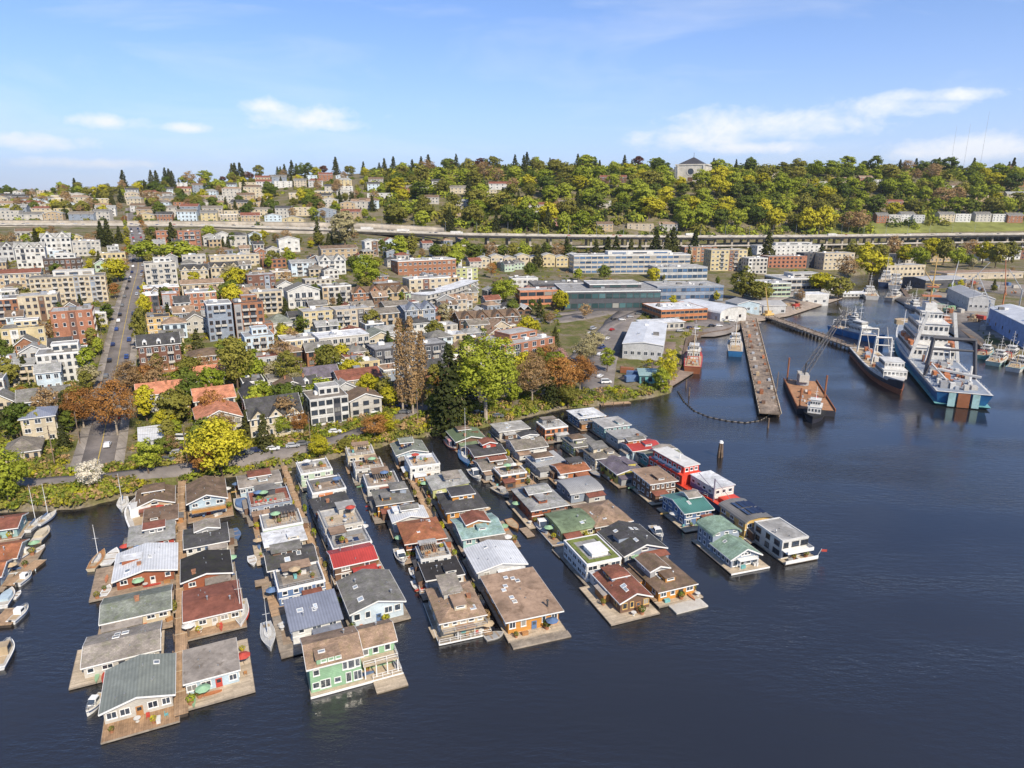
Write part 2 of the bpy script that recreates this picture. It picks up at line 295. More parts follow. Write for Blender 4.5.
# ---------------------------------------------------------------- mesh building
class MB:
    def __init__(s): s.v = []; s.f = []; s.m = []
    def add(s, vs, fs, mi=0):
        b = len(s.v); s.v += [tuple(map(float, q)) for q in vs]; s.f += [tuple(b + i for i in q) for q in fs]; s.m += [mi] * len(fs); return s
    def box(s, x0, x1, y0, y1, z0, z1, mi=0):
        return s.add([(x0, y0, z0), (x1, y0, z0), (x1, y1, z0), (x0, y1, z0), (x0, y0, z1), (x1, y0, z1), (x1, y1, z1), (x0, y1, z1)],
                     [(0, 3, 2, 1), (4, 5, 6, 7), (0, 1, 5, 4), (1, 2, 6, 5), (2, 3, 7, 6), (3, 0, 4, 7)], mi)
    def cyl(s, x, y, z0, z1, r0, r1=None, n=8, mi=0):
        r1 = r0 if r1 is None else r1; vs = []
        for z, r in ((z0, r0), (z1, r1)):
            vs += [(x + r * math.cos(6.2832 * i / n), y + r * math.sin(6.2832 * i / n), z) for i in range(n)]
        return s.add(vs, [(i, (i + 1) % n, n + (i + 1) % n, n + i) for i in range(n)] + [tuple(range(n))[::-1], tuple(range(n, 2 * n))], mi)
    def bar(s, a, b, r, n=5, mi=0, r2=None):
        a = np.array(a, float); b = np.array(b, float); d = b - a; L = np.linalg.norm(d)
        if L < 1e-6: return s
        d /= L; q = np.array((0, 0, 1.)) if abs(d[2]) < .9 else np.array((1., 0, 0)); e = np.cross(d, q); e /= np.linalg.norm(e); g = np.cross(d, e)
        vs = []
        for p, rr in ((a, r), (b, r if r2 is None else r2)):
            vs += [tuple(p + rr * (math.cos(6.2832 * i / n) * e + math.sin(6.2832 * i / n) * g)) for i in range(n)]
        return s.add(vs, [(i, (i + 1) % n, n + (i + 1) % n, n + i) for i in range(n)] + [tuple(range(n))[::-1], tuple(range(n, 2 * n))], mi)
    def prism(s, pts, axis, a, b, mi=0):
        """polygon pts extruded from a to b: axis 'y' takes (x,z), axis 'x' takes (y,z), axis 'z' takes (x,y)"""
        f = {'y': lambda p, t: (p[0], t, p[1]), 'x': lambda p, t: (t, p[0], p[1]), 'z': lambda p, t: (p[0], p[1], t)}[axis]
        n = len(pts); vs = [f(p, a) for p in pts] + [f(p, b) for p in pts]
        return s.add(vs, [tuple(range(n)), tuple(range(2 * n - 1, n - 1, -1))] + [(i, n + i, n + (i + 1) % n, (i + 1) % n) for i in range(n)], mi)
    def ring(s, x0, x1, z0, z1, y0, y1, t, mi=0):
        s.box(x0, x0 + t, y0, y1, z0, z1, mi); s.box(x1 - t, x1, y0, y1, z0, z1, mi)
        s.box(x0 + t, x1 - t, y0, y1, z0, z0 + t, mi); return s.box(x0 + t, x1 - t, y0, y1, z1 - t, z1, mi)
    def mesh(s, name, mats):
        me = bpy.data.meshes.new(name); me.from_pydata(s.v, [], s.f)
        for m in (mats if isinstance(mats, (list, tuple)) else [mats]): me.materials.append(m)
        if any(s.m): me.polygons.foreach_set('material_index', s.m)
        me.update(); return me
    def obj(s, name, mats, parent=None, loc=(0, 0, 0), rz=0.0, fix=True):
        me = s.mesh(name, mats)
        if fix:
            import bmesh
            bm = bmesh.new(); bm.from_mesh(me); bmesh.ops.recalc_face_normals(bm, faces=bm.faces); bm.to_mesh(me); bm.free()
        return link(name, me, parent, loc, rz)
def link(name, data, parent=None, loc=(0, 0, 0), rz=0.0, rx=0.0, ry=0.0, scale=None):
    o = bpy.data.objects.new(name, data); COL.objects.link(o)
    o.location = loc
    if rz or rx or ry: o.rotation_euler = (rx, ry, rz)
    if scale: o.scale = scale
    if parent: o.parent = parent
    return o
USED = set()
def tag(o, label, cat, group=None):
    label = ' '.join(label.split()); o['label'] = label; o['category'] = cat
    if group: o['group'] = group
    return o
def thing(name, label, cat, loc=(0, 0, 0), rz=0.0, group=None):
    return tag(link(name, None, None, loc, rz), label, cat, group)
def struct(o, kind='structure'): o['kind'] = kind; return o
def np_mesh(name, V, F, mats, mi=None, smooth=False):
    me = bpy.data.meshes.new(name); V = np.asarray(V, np.float32); F = np.asarray(F, np.int32)
    me.vertices.add(len(V)); me.vertices.foreach_set('co', V.ravel())
    k = F.shape[1]; me.loops.add(F.size); me.loops.foreach_set('vertex_index', F.ravel())
    me.polygons.add(len(F)); me.polygons.foreach_set('loop_start', np.arange(0, F.size, k, dtype=np.int32)); me.polygons.foreach_set('loop_total', np.full(len(F), k, np.int32))
    for m in (mats if isinstance(mats, (list, tuple)) else [mats]): me.materials.append(m)
    if mi is not None: me.polygons.foreach_set('material_index', np.asarray(mi, np.int32))
    if smooth: me.polygons.foreach_set('use_smooth', np.ones(len(F), bool))
    me.update(calc_edges=True); me.validate(); return me
ORD = ['first', 'second', 'third', 'fourth', 'fifth', 'sixth', 'seventh', 'eighth', 'ninth', 'tenth', 'eleventh', 'twelfth', 'thirteenth', 'fourteenth', 'fifteenth', 'sixteenth', 'seventeenth', 'eighteenth', 'nineteenth', 'twentieth']
def nth(i):
    if i < 20: return ORD[i]
    k = i + 1; return '%d%s' % (k, 'th' if 10 < k % 100 < 14 else {1: 'st', 2: 'nd', 3: 'rd'}.get(k % 10, 'th'))
# ================================================================= ground, water, streets
def groundmat():
    m = bpy.data.materials.new('town_ground'); m.use_nodes = True; t = m.node_tree; N = t.nodes; L = t.links; b = N['Principled BSDF']
    b.inputs['Roughness'].default_value = .95; b.inputs['Specular IOR Level'].default_value = .1
    tcn = N.new('ShaderNodeTexCoord')
    def nz(s, d=5, r=.6):
        n = N.new('ShaderNodeTexNoise'); n.inputs['Scale'].default_value = s; n.inputs['Detail'].default_value = d; n.inputs['Roughness'].default_value = r; L.new(tcn.outputs['Object'], n.inputs['Vector']); return n.outputs['Fac']
    cr = N.new('ShaderNodeValToRGB'); e = cr.color_ramp.elements; L.new(nz(.06, 8, .7), cr.inputs[0])
    e[0].position = .3; e[0].color = (.075, .085, .028, 1); e[1].position = .72; e[1].color = (.22, .175, .13, 1)
    for p, c in ((.42, (.11, .115, .035, 1)), (.5, (.16, .135, .07, 1)), (.58, (.20, .17, .13, 1)), (.64, (.12, .105, .05, 1))): cr.color_ramp.elements.new(p).color = c
    mx = N.new('ShaderNodeMix'); mx.data_type = 'RGBA'; mx.blend_type = 'MULTIPLY'; mx.inputs['Factor'].default_value = 1
    L.new(cr.outputs[0], mx.inputs['A']); q = N.new('ShaderNodeMapRange'); q.inputs['From Min'].default_value = .3; q.inputs['From Max'].default_value = .7; q.inputs['To Min'].default_value = .6; q.inputs['To Max'].default_value = 1.4
    L.new(nz(.9, 6, .75), q.inputs['Value']); L.new(q.outputs[0], mx.inputs['B']); L.new(mx.outputs['Result'], b.inputs['Base Color'])
    return m
ys = np.concatenate([np.arange(96, 340, 2.5), np.geomspace(340, 1500, 170), np.geomspace(1600, 5500, 12)]) * KS
ss = np.concatenate([np.linspace(-2.4, -1.05, 12, endpoint=False), np.linspace(-1.05, 1.05, 260), np.linspace(1.05, 2.4, 13)[1:]])
YY, SS = np.meshgrid(ys, ss, indexing='ij'); XX = SS * np.maximum(YY, 60); ZZ = height(XX.ravel(), YY.ravel()).reshape(XX.shape)
rg = np.random.default_rng(5)
ZZ = ZZ + np.where(ZZ > 1.2, rg.normal(0, .12, ZZ.shape), 0)
nr, nc = XX.shape; idx = np.arange(nr * nc).reshape(nr, nc)
FF = np.stack([idx[:-1, :-1], idx[:-1, 1:], idx[1:, 1:], idx[1:, :-1]], -1).reshape(-1, 4)
me = np_mesh('terrain', np.stack([XX, YY, ZZ], -1).reshape(-1, 3), FF, groundmat(), smooth=True)
struct(link('terrain', me))

def watermat():
    m = bpy.data.materials.new('lake_water'); m.use_nodes = True; t = m.node_tree; N = t.nodes; L = t.links; b = N['Principled BSDF']
    b.inputs['Base Color'].default_value = (.0165, .0160, .0170, 1); b.inputs['Roughness'].default_value = .07; b.inputs['IOR'].default_value = 1.86
    b.inputs['Specular IOR Level'].default_value = .5
    tcn = N.new('ShaderNodeTexCoord')
    def nz(s, d, sx=1, sy=1, rot=0):
        mp_ = N.new('ShaderNodeMapping'); mp_.inputs['Scale'].default_value = (sx, sy, 1); mp_.inputs['Rotation'].default_value = (0, 0, rot); L.new(tcn.outputs['Object'], mp_.inputs[0])
        n = N.new('ShaderNodeTexNoise'); n.inputs['Scale'].default_value = s; n.inputs['Detail'].default_value = d; n.inputs['Roughness'].default_value = .55; L.new(mp_.outputs[0], n.inputs['Vector']); return n.outputs['Fac']
    gust = nz(.012, 5, 1, 2.8, R(16)); q = N.new('ShaderNodeMapRange'); q.inputs['From Min'].default_value = .38; q.inputs['From Max'].default_value = .66; q.inputs['To Min'].default_value = .05; q.inputs['To Max'].default_value = .50
    L.new(gust, q.inputs['Value'])
    w1 = nz(.33, 4, 1, 2.6, R(14)); w2 = nz(1.9, 3, 1, 1.8, R(-12))
    ad = N.new('ShaderNodeMath'); ad.operation = 'MULTIPLY_ADD'; ad.inputs[1].default_value = .35; L.new(w2, ad.inputs[0]); L.new(w1, ad.inputs[2])
    bp = N.new('ShaderNodeBump'); bp.inputs['Distance'].default_value = .6; L.new(q.outputs[0], bp.inputs['Strength']); L.new(ad.outputs[0], bp.inputs['Height']); L.new(bp.outputs[0], b.inputs['Normal'])
    return m
me = np_mesh('water', [(-2000, -500, 0), (2000, -500, 0), (2000, 950, 0), (-2000, 950, 0)], [(0, 1, 2, 3)], watermat())
struct(link('lake_water', me))

def ribbon(name, pts, width, m, lift=.3, step=3.0, kind='structure', side_drop=.6):
    """a road surface laid over the ground along a line of ground points, with real thickness"""
    P = [np.array(p[:2], float) for p in pts]; Q = []
    for a, b in zip(P, P[1:]):
        n = max(1, int(np.linalg.norm(b - a) / step)); Q += [a + (b - a) * i / n for i in range(n)]
    Q.append(P[-1]); V = []; F = []; wd = width if isinstance(width, (list, tuple)) else (width, width)
    for i, p in enumerate(Q):
        t = Q[min(i + 1, len(Q) - 1)] - Q[max(i - 1, 0)]; t /= np.linalg.norm(t); nn = np.array((-t[1], t[0])); f = i / max(1, len(Q) - 1); ww = wd[0] * (1 - f) + wd[1] * f
        for k in (-1, -.33, .33, 1):
            q = p + nn * ww / 2 * k; V.append((q[0], q[1], max(height(q[0], q[1]), .8) + lift))
        for k in (-1, 1):
            q = p + nn * ww / 2 * k; V.append((q[0], q[1], max(height(q[0], q[1]), .8) + lift - side_drop))
    for i in range(len(Q) - 1):
        a = i * 6; b = a + 6
        for k in range(3): F.append((a + k, a + k + 1, b + k + 1, b + k))
        F.append((a + 4, a, b, b + 4)); F.append((a + 3, a + 5, b + 5, b + 3))
    o = link(name, np_mesh(name, V, F, m)); o['kind'] = kind; return o
def gp(l): return [ground(*q) for q in l]
UPHILL = gp([(96, 470), (103, 440), (112, 395), (121, 345), (130, 300), (138, 270), (139, 245), (133, 225), (131, 208)])
ribbon('pavement_uphill', UPHILL, 14.5, M_PAVE, .22)
ribbon('street_uphill', UPHILL, 9, M_ASPH, .30)
ribbon('lane_marking_uphill', UPHILL[:7], .22, mat('road_paint_yellow', (.55, .40, .08), .8, .2, 3), .335, side_drop=.02)
SHORERD = gp([(-40, 478), (30, 484), (100, 478), (150, 472), (200, 464), (250, 457), (290, 450), (330, 441), (375, 426), (420, 410), (470, 398), (520, 385)])
ribbon('street_shore', SHORERD, 5.5, M_ASPH, .34)
ribbon('street_parking', gp([(470, 398), (530, 390), (562, 372), (585, 350), (610, 325), (640, 312), (700, 296)]), 7.5, M_ASPH, .36)
ribbon('car_park', gp([(596, 392), (602, 360), (618, 322), (640, 305)]), (14, 18), M_ASPH, .26)
ribbon('dock_yard', gp([(640, 383), (672, 366), (682, 345)]), 22, mat('yard_dirt', (.22, .165, .13), .95, .25, .5), .24)
ribbon('quay_yard', gp([(655, 325), (700, 327), (742, 318)]), (34, 28), M_ASPH, .32)
ribbon('quay_apron', gp([(742, 317), (775, 311), (826, 296)]), (20, 26), mat('yard_gravel', (.27, .22, .18), .95, .25, .5), .28)
ribbon('street_cross_lower', gp([(0, 398), (60, 396), (110, 397), (150, 396)]), 6, M_ASPH, .25)
ribbon('street_cross_middle', gp([(0, 318), (60, 312), (126, 306), (180, 300), (260, 296)]), 5, M_ASPH, .25)
ribbon('street_cross_upper', gp([(0, 268), (60, 266), (134, 263), (200, 262)]), 6, M_ASPH, .25)
ribbon('apartment_car_park', gp([(352, 405), (388, 402), (412, 398)]), 14, M_ASPH, .24)
ribbon('street_east', gp([(450, 305), (520, 318), (580, 312), (660, 290), (760, 300), (830, 285)]), 8, M_ASPH, .22)

ribbon('shipyard_ground', [at(915, 296), at(960, 316), at(1010, 340), at(1060, 356)], (46, 60), mat('shipyard_gravel', (.26, .225, .19), .95, .25, .3), .30, 8)
ribbon('shipyard_yard_rear', [at(905, 281), at(960, 287), at(1030, 296), at(1100, 305)], (60, 90), MATS['shipyard_gravel'], .2, 10)
ribbon('office_car_park', gp([(470, 322), (560, 320), (640, 306)]), 16, M_ASPH, .18)
ribbon('office_forecourt', gp([(660, 306), (740, 303), (830, 296)]), 18, M_PAVE, .21)
def qwall(name, pts, top, depth, m):
    mb = MB()
    for a, b in zip(pts, pts[1:]):
        mb.add([(a[0], a[1], -2), (b[0], b[1], -2), (b[0], b[1], top), (a[0], a[1], top), (a[0], a[1] + depth, -2), (b[0], b[1] + depth, -2), (b[0], b[1] + depth, top), (a[0], a[1] + depth, top)], [(0, 1, 2, 3), (3, 2, 6, 7), (5, 4, 7, 6), (4, 0, 3, 7), (1, 5, 6, 2)])
    return mb.obj(name, m)
struct(qwall('quay_wall_west', [at(*p) for p in ((676, 379), (683, 367), (688, 343), (697, 338), (728, 333), (742, 325))], 2.3, 5, M_PILE))
struct(qwall('quay_wall_east', [at(*p) for p in ((893, 277), (902, 287), (912, 302), (960, 329), (990, 353), (1032, 374))], 2.0, 8, M_PILE))

# the freeway: grade on the left, viaduct from the middle to the right
FW = [(-620, 560, 39), (-420, 566, 37), (-250, 576, 35.5), (-130, 590, 31), (-40, 602, 27), (60, 622, 24.5), (180, 655, 22), (300, 690, 20.5), (430, 722, 20), (560, 740, 20), (800, 760, 20)]
def lerp_path(pts, step):
    P = [np.array(p, float) * KS for p in pts]; Q = []
    for a, b in zip(P, P[1:]):
        n = max(1, int(np.linalg.norm(b - a) / step)); Q += [a + (b - a) * i / n for i in range(n)]
    return Q + [P[-1]]
def deck_mesh(name, Q, off0, off1, thick, m, zoff=0.0):
    V = []; F = []
    for i, p in enumerate(Q):
        t = Q[min(i + 1, len(Q) - 1)] - Q[max(i - 1, 0)]; t[2] = 0; t /= np.linalg.norm(t); nn = np.array((-t[1], t[0], 0))
        a = p + nn * off0; b = p + nn * off1; z = p[2] + zoff
        V += [(a[0], a[1], z), (b[0], b[1], z), (b[0], b[1], z - thick), (a[0], a[1], z - thick)]
    for i in range(len(Q) - 1):
        a = i * 4; b = a + 4
        for k in range(4): F.append((a + k, a + (k + 1) % 4, b + (k + 1) % 4, b + k))
    n = len(V); F += [(0, 1, 2, 3), (n - 1, n - 2, n - 3, n - 4)]
    return np_mesh(name, V, F, m)
FQ = lerp_path(FW, 12.0)
fw = tag(link('freeway_viaduct', None), 'long concrete freeway viaduct crossing below the wooded hill', 'bridge')
link('road_deck', deck_mesh('road_deck', FQ, -15, 15, 1.6, mat('freeway_road', (.30, .265, .23), .9, .12, .3, grime=.25)), fw)
link('front_parapet', deck_mesh('front_parapet', FQ, -15.3, -14.8, 1.9, M_CONC, 1.0), fw)
link('rear_parapet', deck_mesh('rear_parapet', FQ, 14.8, 15.3, 1.9, M_CONC, 1.0), fw)
link('median_barrier', deck_mesh('median_barrier', FQ, -.3, .3, 1.0, M_CONC, .9), fw)
MWL = mat('road_paint_white', (.62, .60, .55), .8, .2, 3)
for off in (-11, -7.2, -3.4, 3.4, 7.2, 11): link('lane_marking', deck_mesh('lane_marking', FQ, off - .12, off + .12, .02, MWL, .035), fw)
link('front_girder', deck_mesh('front_girder', FQ, -12.5, -11, 1.8, M_CONCW, -1.6), fw)
LOWQ = lerp_path([(-150, 562, 24), (-50, 578, 19.5), (60, 600, 17), (180, 632, 15.5), (300, 667, 14), (430, 697, 14), (600, 718, 14)], 12.0)
lw = tag(link('lower_ramp_viaduct', None), 'lower concrete express lane deck in front of the freeway viaduct', 'bridge')
link('road_deck', deck_mesh('road_deck', LOWQ, -6, 6, 1.3, MATS['freeway_road']), lw)
link('front_parapet', deck_mesh('front_parapet', LOWQ, -6.2, -5.8, 2.4, M_CONC, .9), lw)
colm = MB().box(-1.3, 1.3, -1.3, 1.3, 0, 1).mesh('column', M_CONCW); capm = MB().box(-1.6, 1.6, -11, 11, -1.5, 0).mesh('cross_beam', M_CONCW)
for i, p in enumerate(FQ[::2]):
    t = FQ[min(2 * i + 1, len(FQ) - 1)] - FQ[max(2 * i - 1, 0)]; a = math.atan2(t[1], t[0])
    if p[0] < -160 * KS: continue
    link('cross_beam', capm, fw, (p[0], p[1], p[2] - 1.62), a)
    for s in (-8, 8):
        x = p[0] - math.sin(a) * s; y = p[1] + math.cos(a) * s; g = height(x, y) - 1
        if p[2] - 3.2 > g + 1: link('column', colm, fw, (x, y, g), a, scale=(1, 1, p[2] - 3.1 - g))
for i, p in enumerate(LOWQ[1::2]):
    g = height(p[0], p[1]) - 1
    if p[2] - 1.3 > g + 1: link('column', colm, lw, (p[0], p[1], g), .2, scale=(.9, .9, p[2] - 1.32 - g))
# retaining walls of the freeway cut on the left
RQ = lerp_path([(-640, 546, 36.5), (-420, 551, 34), (-250, 561, 32), (-150, 572, 28.5)], 12)
rw = tag(link('retaining_wall', None), 'tan concrete retaining wall under the freeway above the town', 'wall')
link('wall_face', deck_mesh('wall_face', RQ, -.6, .6, 9, M_CONCW, 3.2), rw)
R2 = lerp_path([(-640, 586, 39.6), (-420, 590, 38.4), (-250, 600, 37.2), (-130, 612, 35.2), (-60, 620, 31)], 12)
rw2 = tag(link('retaining_wall', None), 'tan concrete retaining wall behind the freeway below the hillside houses', 'wall')
link('wall_face', deck_mesh('wall_face', R2, -.6, .6, 8.5, M_CONCW, 1), rw2)
link('coping', deck_mesh('coping', R2, -.9, .9, .4, M_CONC, 1.45), rw2)
# grass bank beyond the freeway on the right and the far ridges on the horizon
ribbon('grass_bank', [(330 * KS, 762 * KS), (430 * KS, 778 * KS), (560 * KS, 790 * KS), (760 * KS, 800 * KS)], 60, mat('mown_grass', (.17, .18, .045), .95, .3, .08, grime=.3), .5, 8)
def ridge(name, X0, X1, Y, zmax, seed):
    r = np.random.default_rng(seed); n = 60; V = []; F = []
    xs = np.linspace(X0, X1, n); pr = sum(np.sin(xs / (X1 - X0) * k * 6.28 + r.uniform(0, 6)) / k for k in (1, 2, 3, 5, 8)) * .09 + .74
    env = np.clip(np.minimum((xs - X0), (X1 - xs)) / (X1 - X0) * 5, 0, 1)
    for x, p in zip(xs, pr * env): V += [(x, Y - 900, 0), (x, Y, max(5, zmax * p)), (x, Y + 1200, 0)]
    for i in range(n - 1):
        a = i * 3; F += [(a, a + 3, a + 4, a + 1), (a + 1, a + 4, a + 5, a + 2)]
    return struct(link(name, np_mesh(name, V, F, mat('far_forest', (.035, .06, .045), .95, .3, .002, grime=.3), smooth=True)))
ridge('far_hills', -12400, -6700, 11000, 205, 3)
ridge('far_mountains', -15500, -10400, 15800, 330, 8)
# ================================================================= trees
LEAF = {
    'green': leafmat('leaf_green', (.085, .12, .026), (.18, .21, .04)),
    'fresh': leafmat('leaf_fresh', (.20, .245, .028), (.37, .40, .052)),
    'yellow': leafmat('leaf_yellow', (.36, .33, .026), (.56, .50, .048)),
    'olive': leafmat('leaf_olive', (.155, .155, .034), (.30, .275, .06)),
    'dark': leafmat('leaf_conifer', (.045, .056, .020), (.105, .105, .036)),
    'brown': leafmat('leaf_brown', (.27, .175, .085), (.44, .295, .145)),
    'rust': leafmat('leaf_rust', (.29, .135, .045), (.44, .225, .07)),
    'pale': leafmat('leaf_pale', (.33, .29, .15), (.48, .42, .24)),
    'blossom': leafmat('leaf_blossom', (.60, .52, .40), (.80, .74, .60)),
    'pink': leafmat('leaf_pink', (.40, .22, .20), (.55, .36, .31)),
    'maroon': leafmat('leaf_maroon', (.11, .05, .04), (.19, .09, .06)),
}
def quads(C, Nn, size, r, flat=.38):
    """leaf quads at C with normals near Nn"""
    n = len(C); Nn = Nn + r.normal(0, flat, Nn.shape); Nn /= np.linalg.norm(Nn, axis=1, keepdims=True)
    a = np.cross(Nn, r.normal(0, 1, Nn.shape)); a /= np.linalg.norm(a, axis=1, keepdims=True) + 1e-9; b = np.cross(Nn, a)
    s = (size * r.uniform(.6, 1.3, (n, 1)))
    V = np.stack([C - a * s, C - b * s * .7, C + a * s, C + b * s * .7], 1).reshape(-1, 3)
    return V, np.arange(n * 4).reshape(-1, 4)
def crown(seed, H, RX, base, nclump, per, leaf, lobes=.34, top=.5, hollow=.35):
    """leaf clumps through an uneven crown volume from base to H"""
    r = np.random.default_rng(seed); cz = (base + H) / 2; hz = (H - base) / 2; C = []; NN = []
    dirs = r.normal(0, 1, (nclump, 3)); dirs /= np.linalg.norm(dirs, axis=1, keepdims=True)
    rad = r.uniform(hollow, .82, nclump) ** .6
    ph = r.uniform(0, 6.28, 4)
    for d, q in zip(dirs, rad):
        az = math.atan2(d[1], d[0]); wob = 1 + .16 * math.sin(2 * az + ph[0]) + .12 * math.sin(3 * az + ph[1] + 2 * d[2])
        taper = 1 - top * max(0, d[2]) ** 2
        c = np.array((d[0] * RX * q * wob * taper, d[1] * RX * q * wob * taper, cz + d[2] * hz * q))
        cr = lobes * RX * r.uniform(.6, 1.25)
        e = r.normal(0, 1, (per, 3)); e /= np.linalg.norm(e, axis=1, keepdims=True); e[:, 2] = np.where(r.random(per) < .65, np.abs(e[:, 2]), e[:, 2])
        C.append(c + e * cr * r.uniform(.55, 1.05, (per, 1)) * (1, 1, .8)); NN.append(e + d * .4)
    return quads(np.concatenate(C), np.concatenate(NN), leaf, r)
def trunk(seed, H, r0, RX, base, limbs=6, m=None):
    mb = MB(); r = random.Random(seed); top = base + (H - base) * .6
    mb.bar((0, 0, -.5), (r.uniform(-.1, .1), r.uniform(-.1, .1), base), r0, 7, 0, r0 * .75); mb.bar((0, 0, base), (0, 0, top), r0 * .75, 6, 0, r0 * .25)
    for i in range(limbs):
        a = r.uniform(0, 6.28); z = base + (top - base) * r.uniform(0, .7); l = RX * r.uniform(.5, .8)
        mb.bar((0, 0, z), (math.cos(a) * l, math.sin(a) * l, z + l * r.uniform(.5, 1.1)), r0 * .38, 5, 0, r0 * .1)
    return mb
def conifer(seed, H, RX, leaf, tiers=16, per=34):
    r = np.random.default_rng(seed); C = []; NN = []
    for t in range(tiers):
        f = t / tiers; z0 = H * (.08 + .9 * f); rr = RX * (1 - f) ** .85 * r.uniform(.8, 1.15) + .12
        n = max(8, int(per * (1 - f * .75))); a = r.uniform(0, 6.28, n); q = r.uniform(.25, 1.0, n) ** .7
        lob = 1 + .22 * np.sin(5 * a + t * 1.7)
        C.append(np.stack([np.cos(a) * rr * q * lob, np.sin(a) * rr * q * lob, z0 - q * rr * .35 + r.normal(0, H * .012, n)], 1))
        NN.append(np.stack([np.cos(a) * .7, np.sin(a) * .7, np.full(n, .8)], 1))
    return quads(np.concatenate(C), np.concatenate(NN), leaf, r, .4)
def poplar(seed, H, RX, leaf, n=900, sparse=False):
    r = np.random.default_rng(seed); f = r.uniform(.12, 1, n); a = r.uniform(0, 6.28, n)
    rr = RX * np.sin(np.clip(f * 1.02, 0, 1) * 3.0) ** .55 * r.uniform(.2, 1, n) ** .6 * (1 + .2 * np.sin(f * 30 + a))
    C = np.stack([np.cos(a) * rr, np.sin(a) * rr, H * f], 1); NN = np.stack([np.cos(a), np.sin(a), np.full(n, .3)], 1)
    return quads(C, NN, leaf, r)
def tmesh(name, trunk_mb, V, F, leafkey, bark=M_BARK, one=True):
    if one:
        tv = np.array(trunk_mb.v); nt_ = len(tv)
        TF = [f if len(f) == 4 else None for f in trunk_mb.f]; TF = np.array([f for f in TF if f])
        VV = np.concatenate([tv, V]); FFm = np.concatenate([TF, F + nt_])
        return np_mesh(name, VV, FFm, [bark, LEAF[leafkey]], np.concatenate([np.zeros(len(TF)), np.ones(len(F))]))
    return trunk_mb.mesh('trunk', bark), np_mesh('crown', V, F, LEAF[leafkey])
_TC = {}
def tree_meshes(kind, leafkey, seed, hi):
    """unit trees are 10 m tall; kind: round, oval, conifer, poplar, bare, shrub"""
    k = (kind, leafkey, seed, hi)
    if k in _TC: return _TC[k]
    s = seed * 17 + 3
    if kind == 'round':
        tb = trunk(s, 10, .28, 4.2, 2.2); V, F = crown(s, 10, 4.2, 1.6, *((64, 62, .24) if hi else (52, 34, .40)))
    elif kind == 'oval':
        tb = trunk(s, 10, .22, 2.6, 2.0); V, F = crown(s, 10, 2.9, 1.2, *((56, 58, .21) if hi else (46, 34, .34)), top=.35)
    elif kind == 'conifer':
        tb = MB().bar((0, 0, -.5), (0, 0, 9.4), .2, 6, 0, .03); V, F = conifer(s, 10, 2.9, *((.30, 26, 80) if hi else (.48, 20, 44)))
    elif kind == 'poplar':
        tb = MB().bar((0, 0, -.5), (0, 0, 9.3), .14, 6, 0, .03)
        for i in range(14):
            rr = random.Random(s + i); a = rr.uniform(0, 6.28); z = rr.uniform(1, 6.5); tb.bar((0, 0, z), (math.cos(a) * .55, math.sin(a) * .55, z + 2.3), .05, 4, 0, .015)
        V, F = poplar(s, 10, .95, .13 if hi else .3, 1500 if hi else 400)
    elif kind == 'bare':
        tb = trunk(s, 10, .2, 3.6, 2.0, 26); V, F = crown(s, 10, 3.8, 2.0, *((84, 60, .165) if hi else (40, 30, .28)))
    elif kind == 'cottonwood':
        tb = trunk(s, 10, .17, 2.6, 2.8, 14); V, F = crown(s, 10, 3.1, 2.2, 110, 64, .115, lobes=.26, top=.3, hollow=.12)
    else:
        tb = MB().bar((0, 0, -.3), (0, 0, 4), .2, 5, 0, .1); V, F = crown(s, 10, 6.0, -.5, *((30, 44, .5) if hi else (14, 20, .9)))
    bark = M_BARKP if kind in ('poplar', 'cottonwood', 'bare') else M_BARK
    _TC[k] = tmesh('tree', tb, V, F, leafkey, bark, one=not hi)
    return _TC[k]
KINDNAME = {'round': 'broadleaf_tree', 'oval': 'broadleaf_tree', 'conifer': 'conifer_tree', 'poplar': 'poplar_tree', 'bare': 'bare_tree', 'cottonwood': 'cottonwood_tree', 'shrub': 'shrub'}
def tree(p, H, kind, leafkey, label, width=None, seed=None, hi=False, group=None, rng=random.Random(3), name=None):
    seed = rng.randrange(6) if seed is None else seed
    ms = tree_meshes(kind, leafkey, seed, hi); s = H / 10.0
    nat = {'round': 8.8, 'oval': 6.2, 'conifer': 5.4, 'poplar': 1.9, 'bare': 7.8, 'cottonwood': 6.4, 'shrub': 12.5}[kind]
    sx = s if width is None else width / nat
    rz = rng.uniform(0, 6.28); nm = name or KINDNAME[kind]; cat = 'shrub' if kind == 'shrub' else 'tree'
    if hi:
        o = thing(nm, label, cat, p, rz, group); o.scale = (sx, sx, s)
        link('trunk', ms[0], o); link('crown', ms[1], o); return o
    o = tag(link(nm, ms, None, p, rz, scale=(sx, sx, s)), label, cat, group); return o
def ptree(px, py, hpx, wpx, kind, leafkey, label, hi=True, seed=None, group=None):
    p = ground(px, py); k = mpp(p)
    return tree((p[0], p[1], p[2] - .1), hpx * k * 1.03, kind, leafkey, label, wpx * k, seed, hi, group)

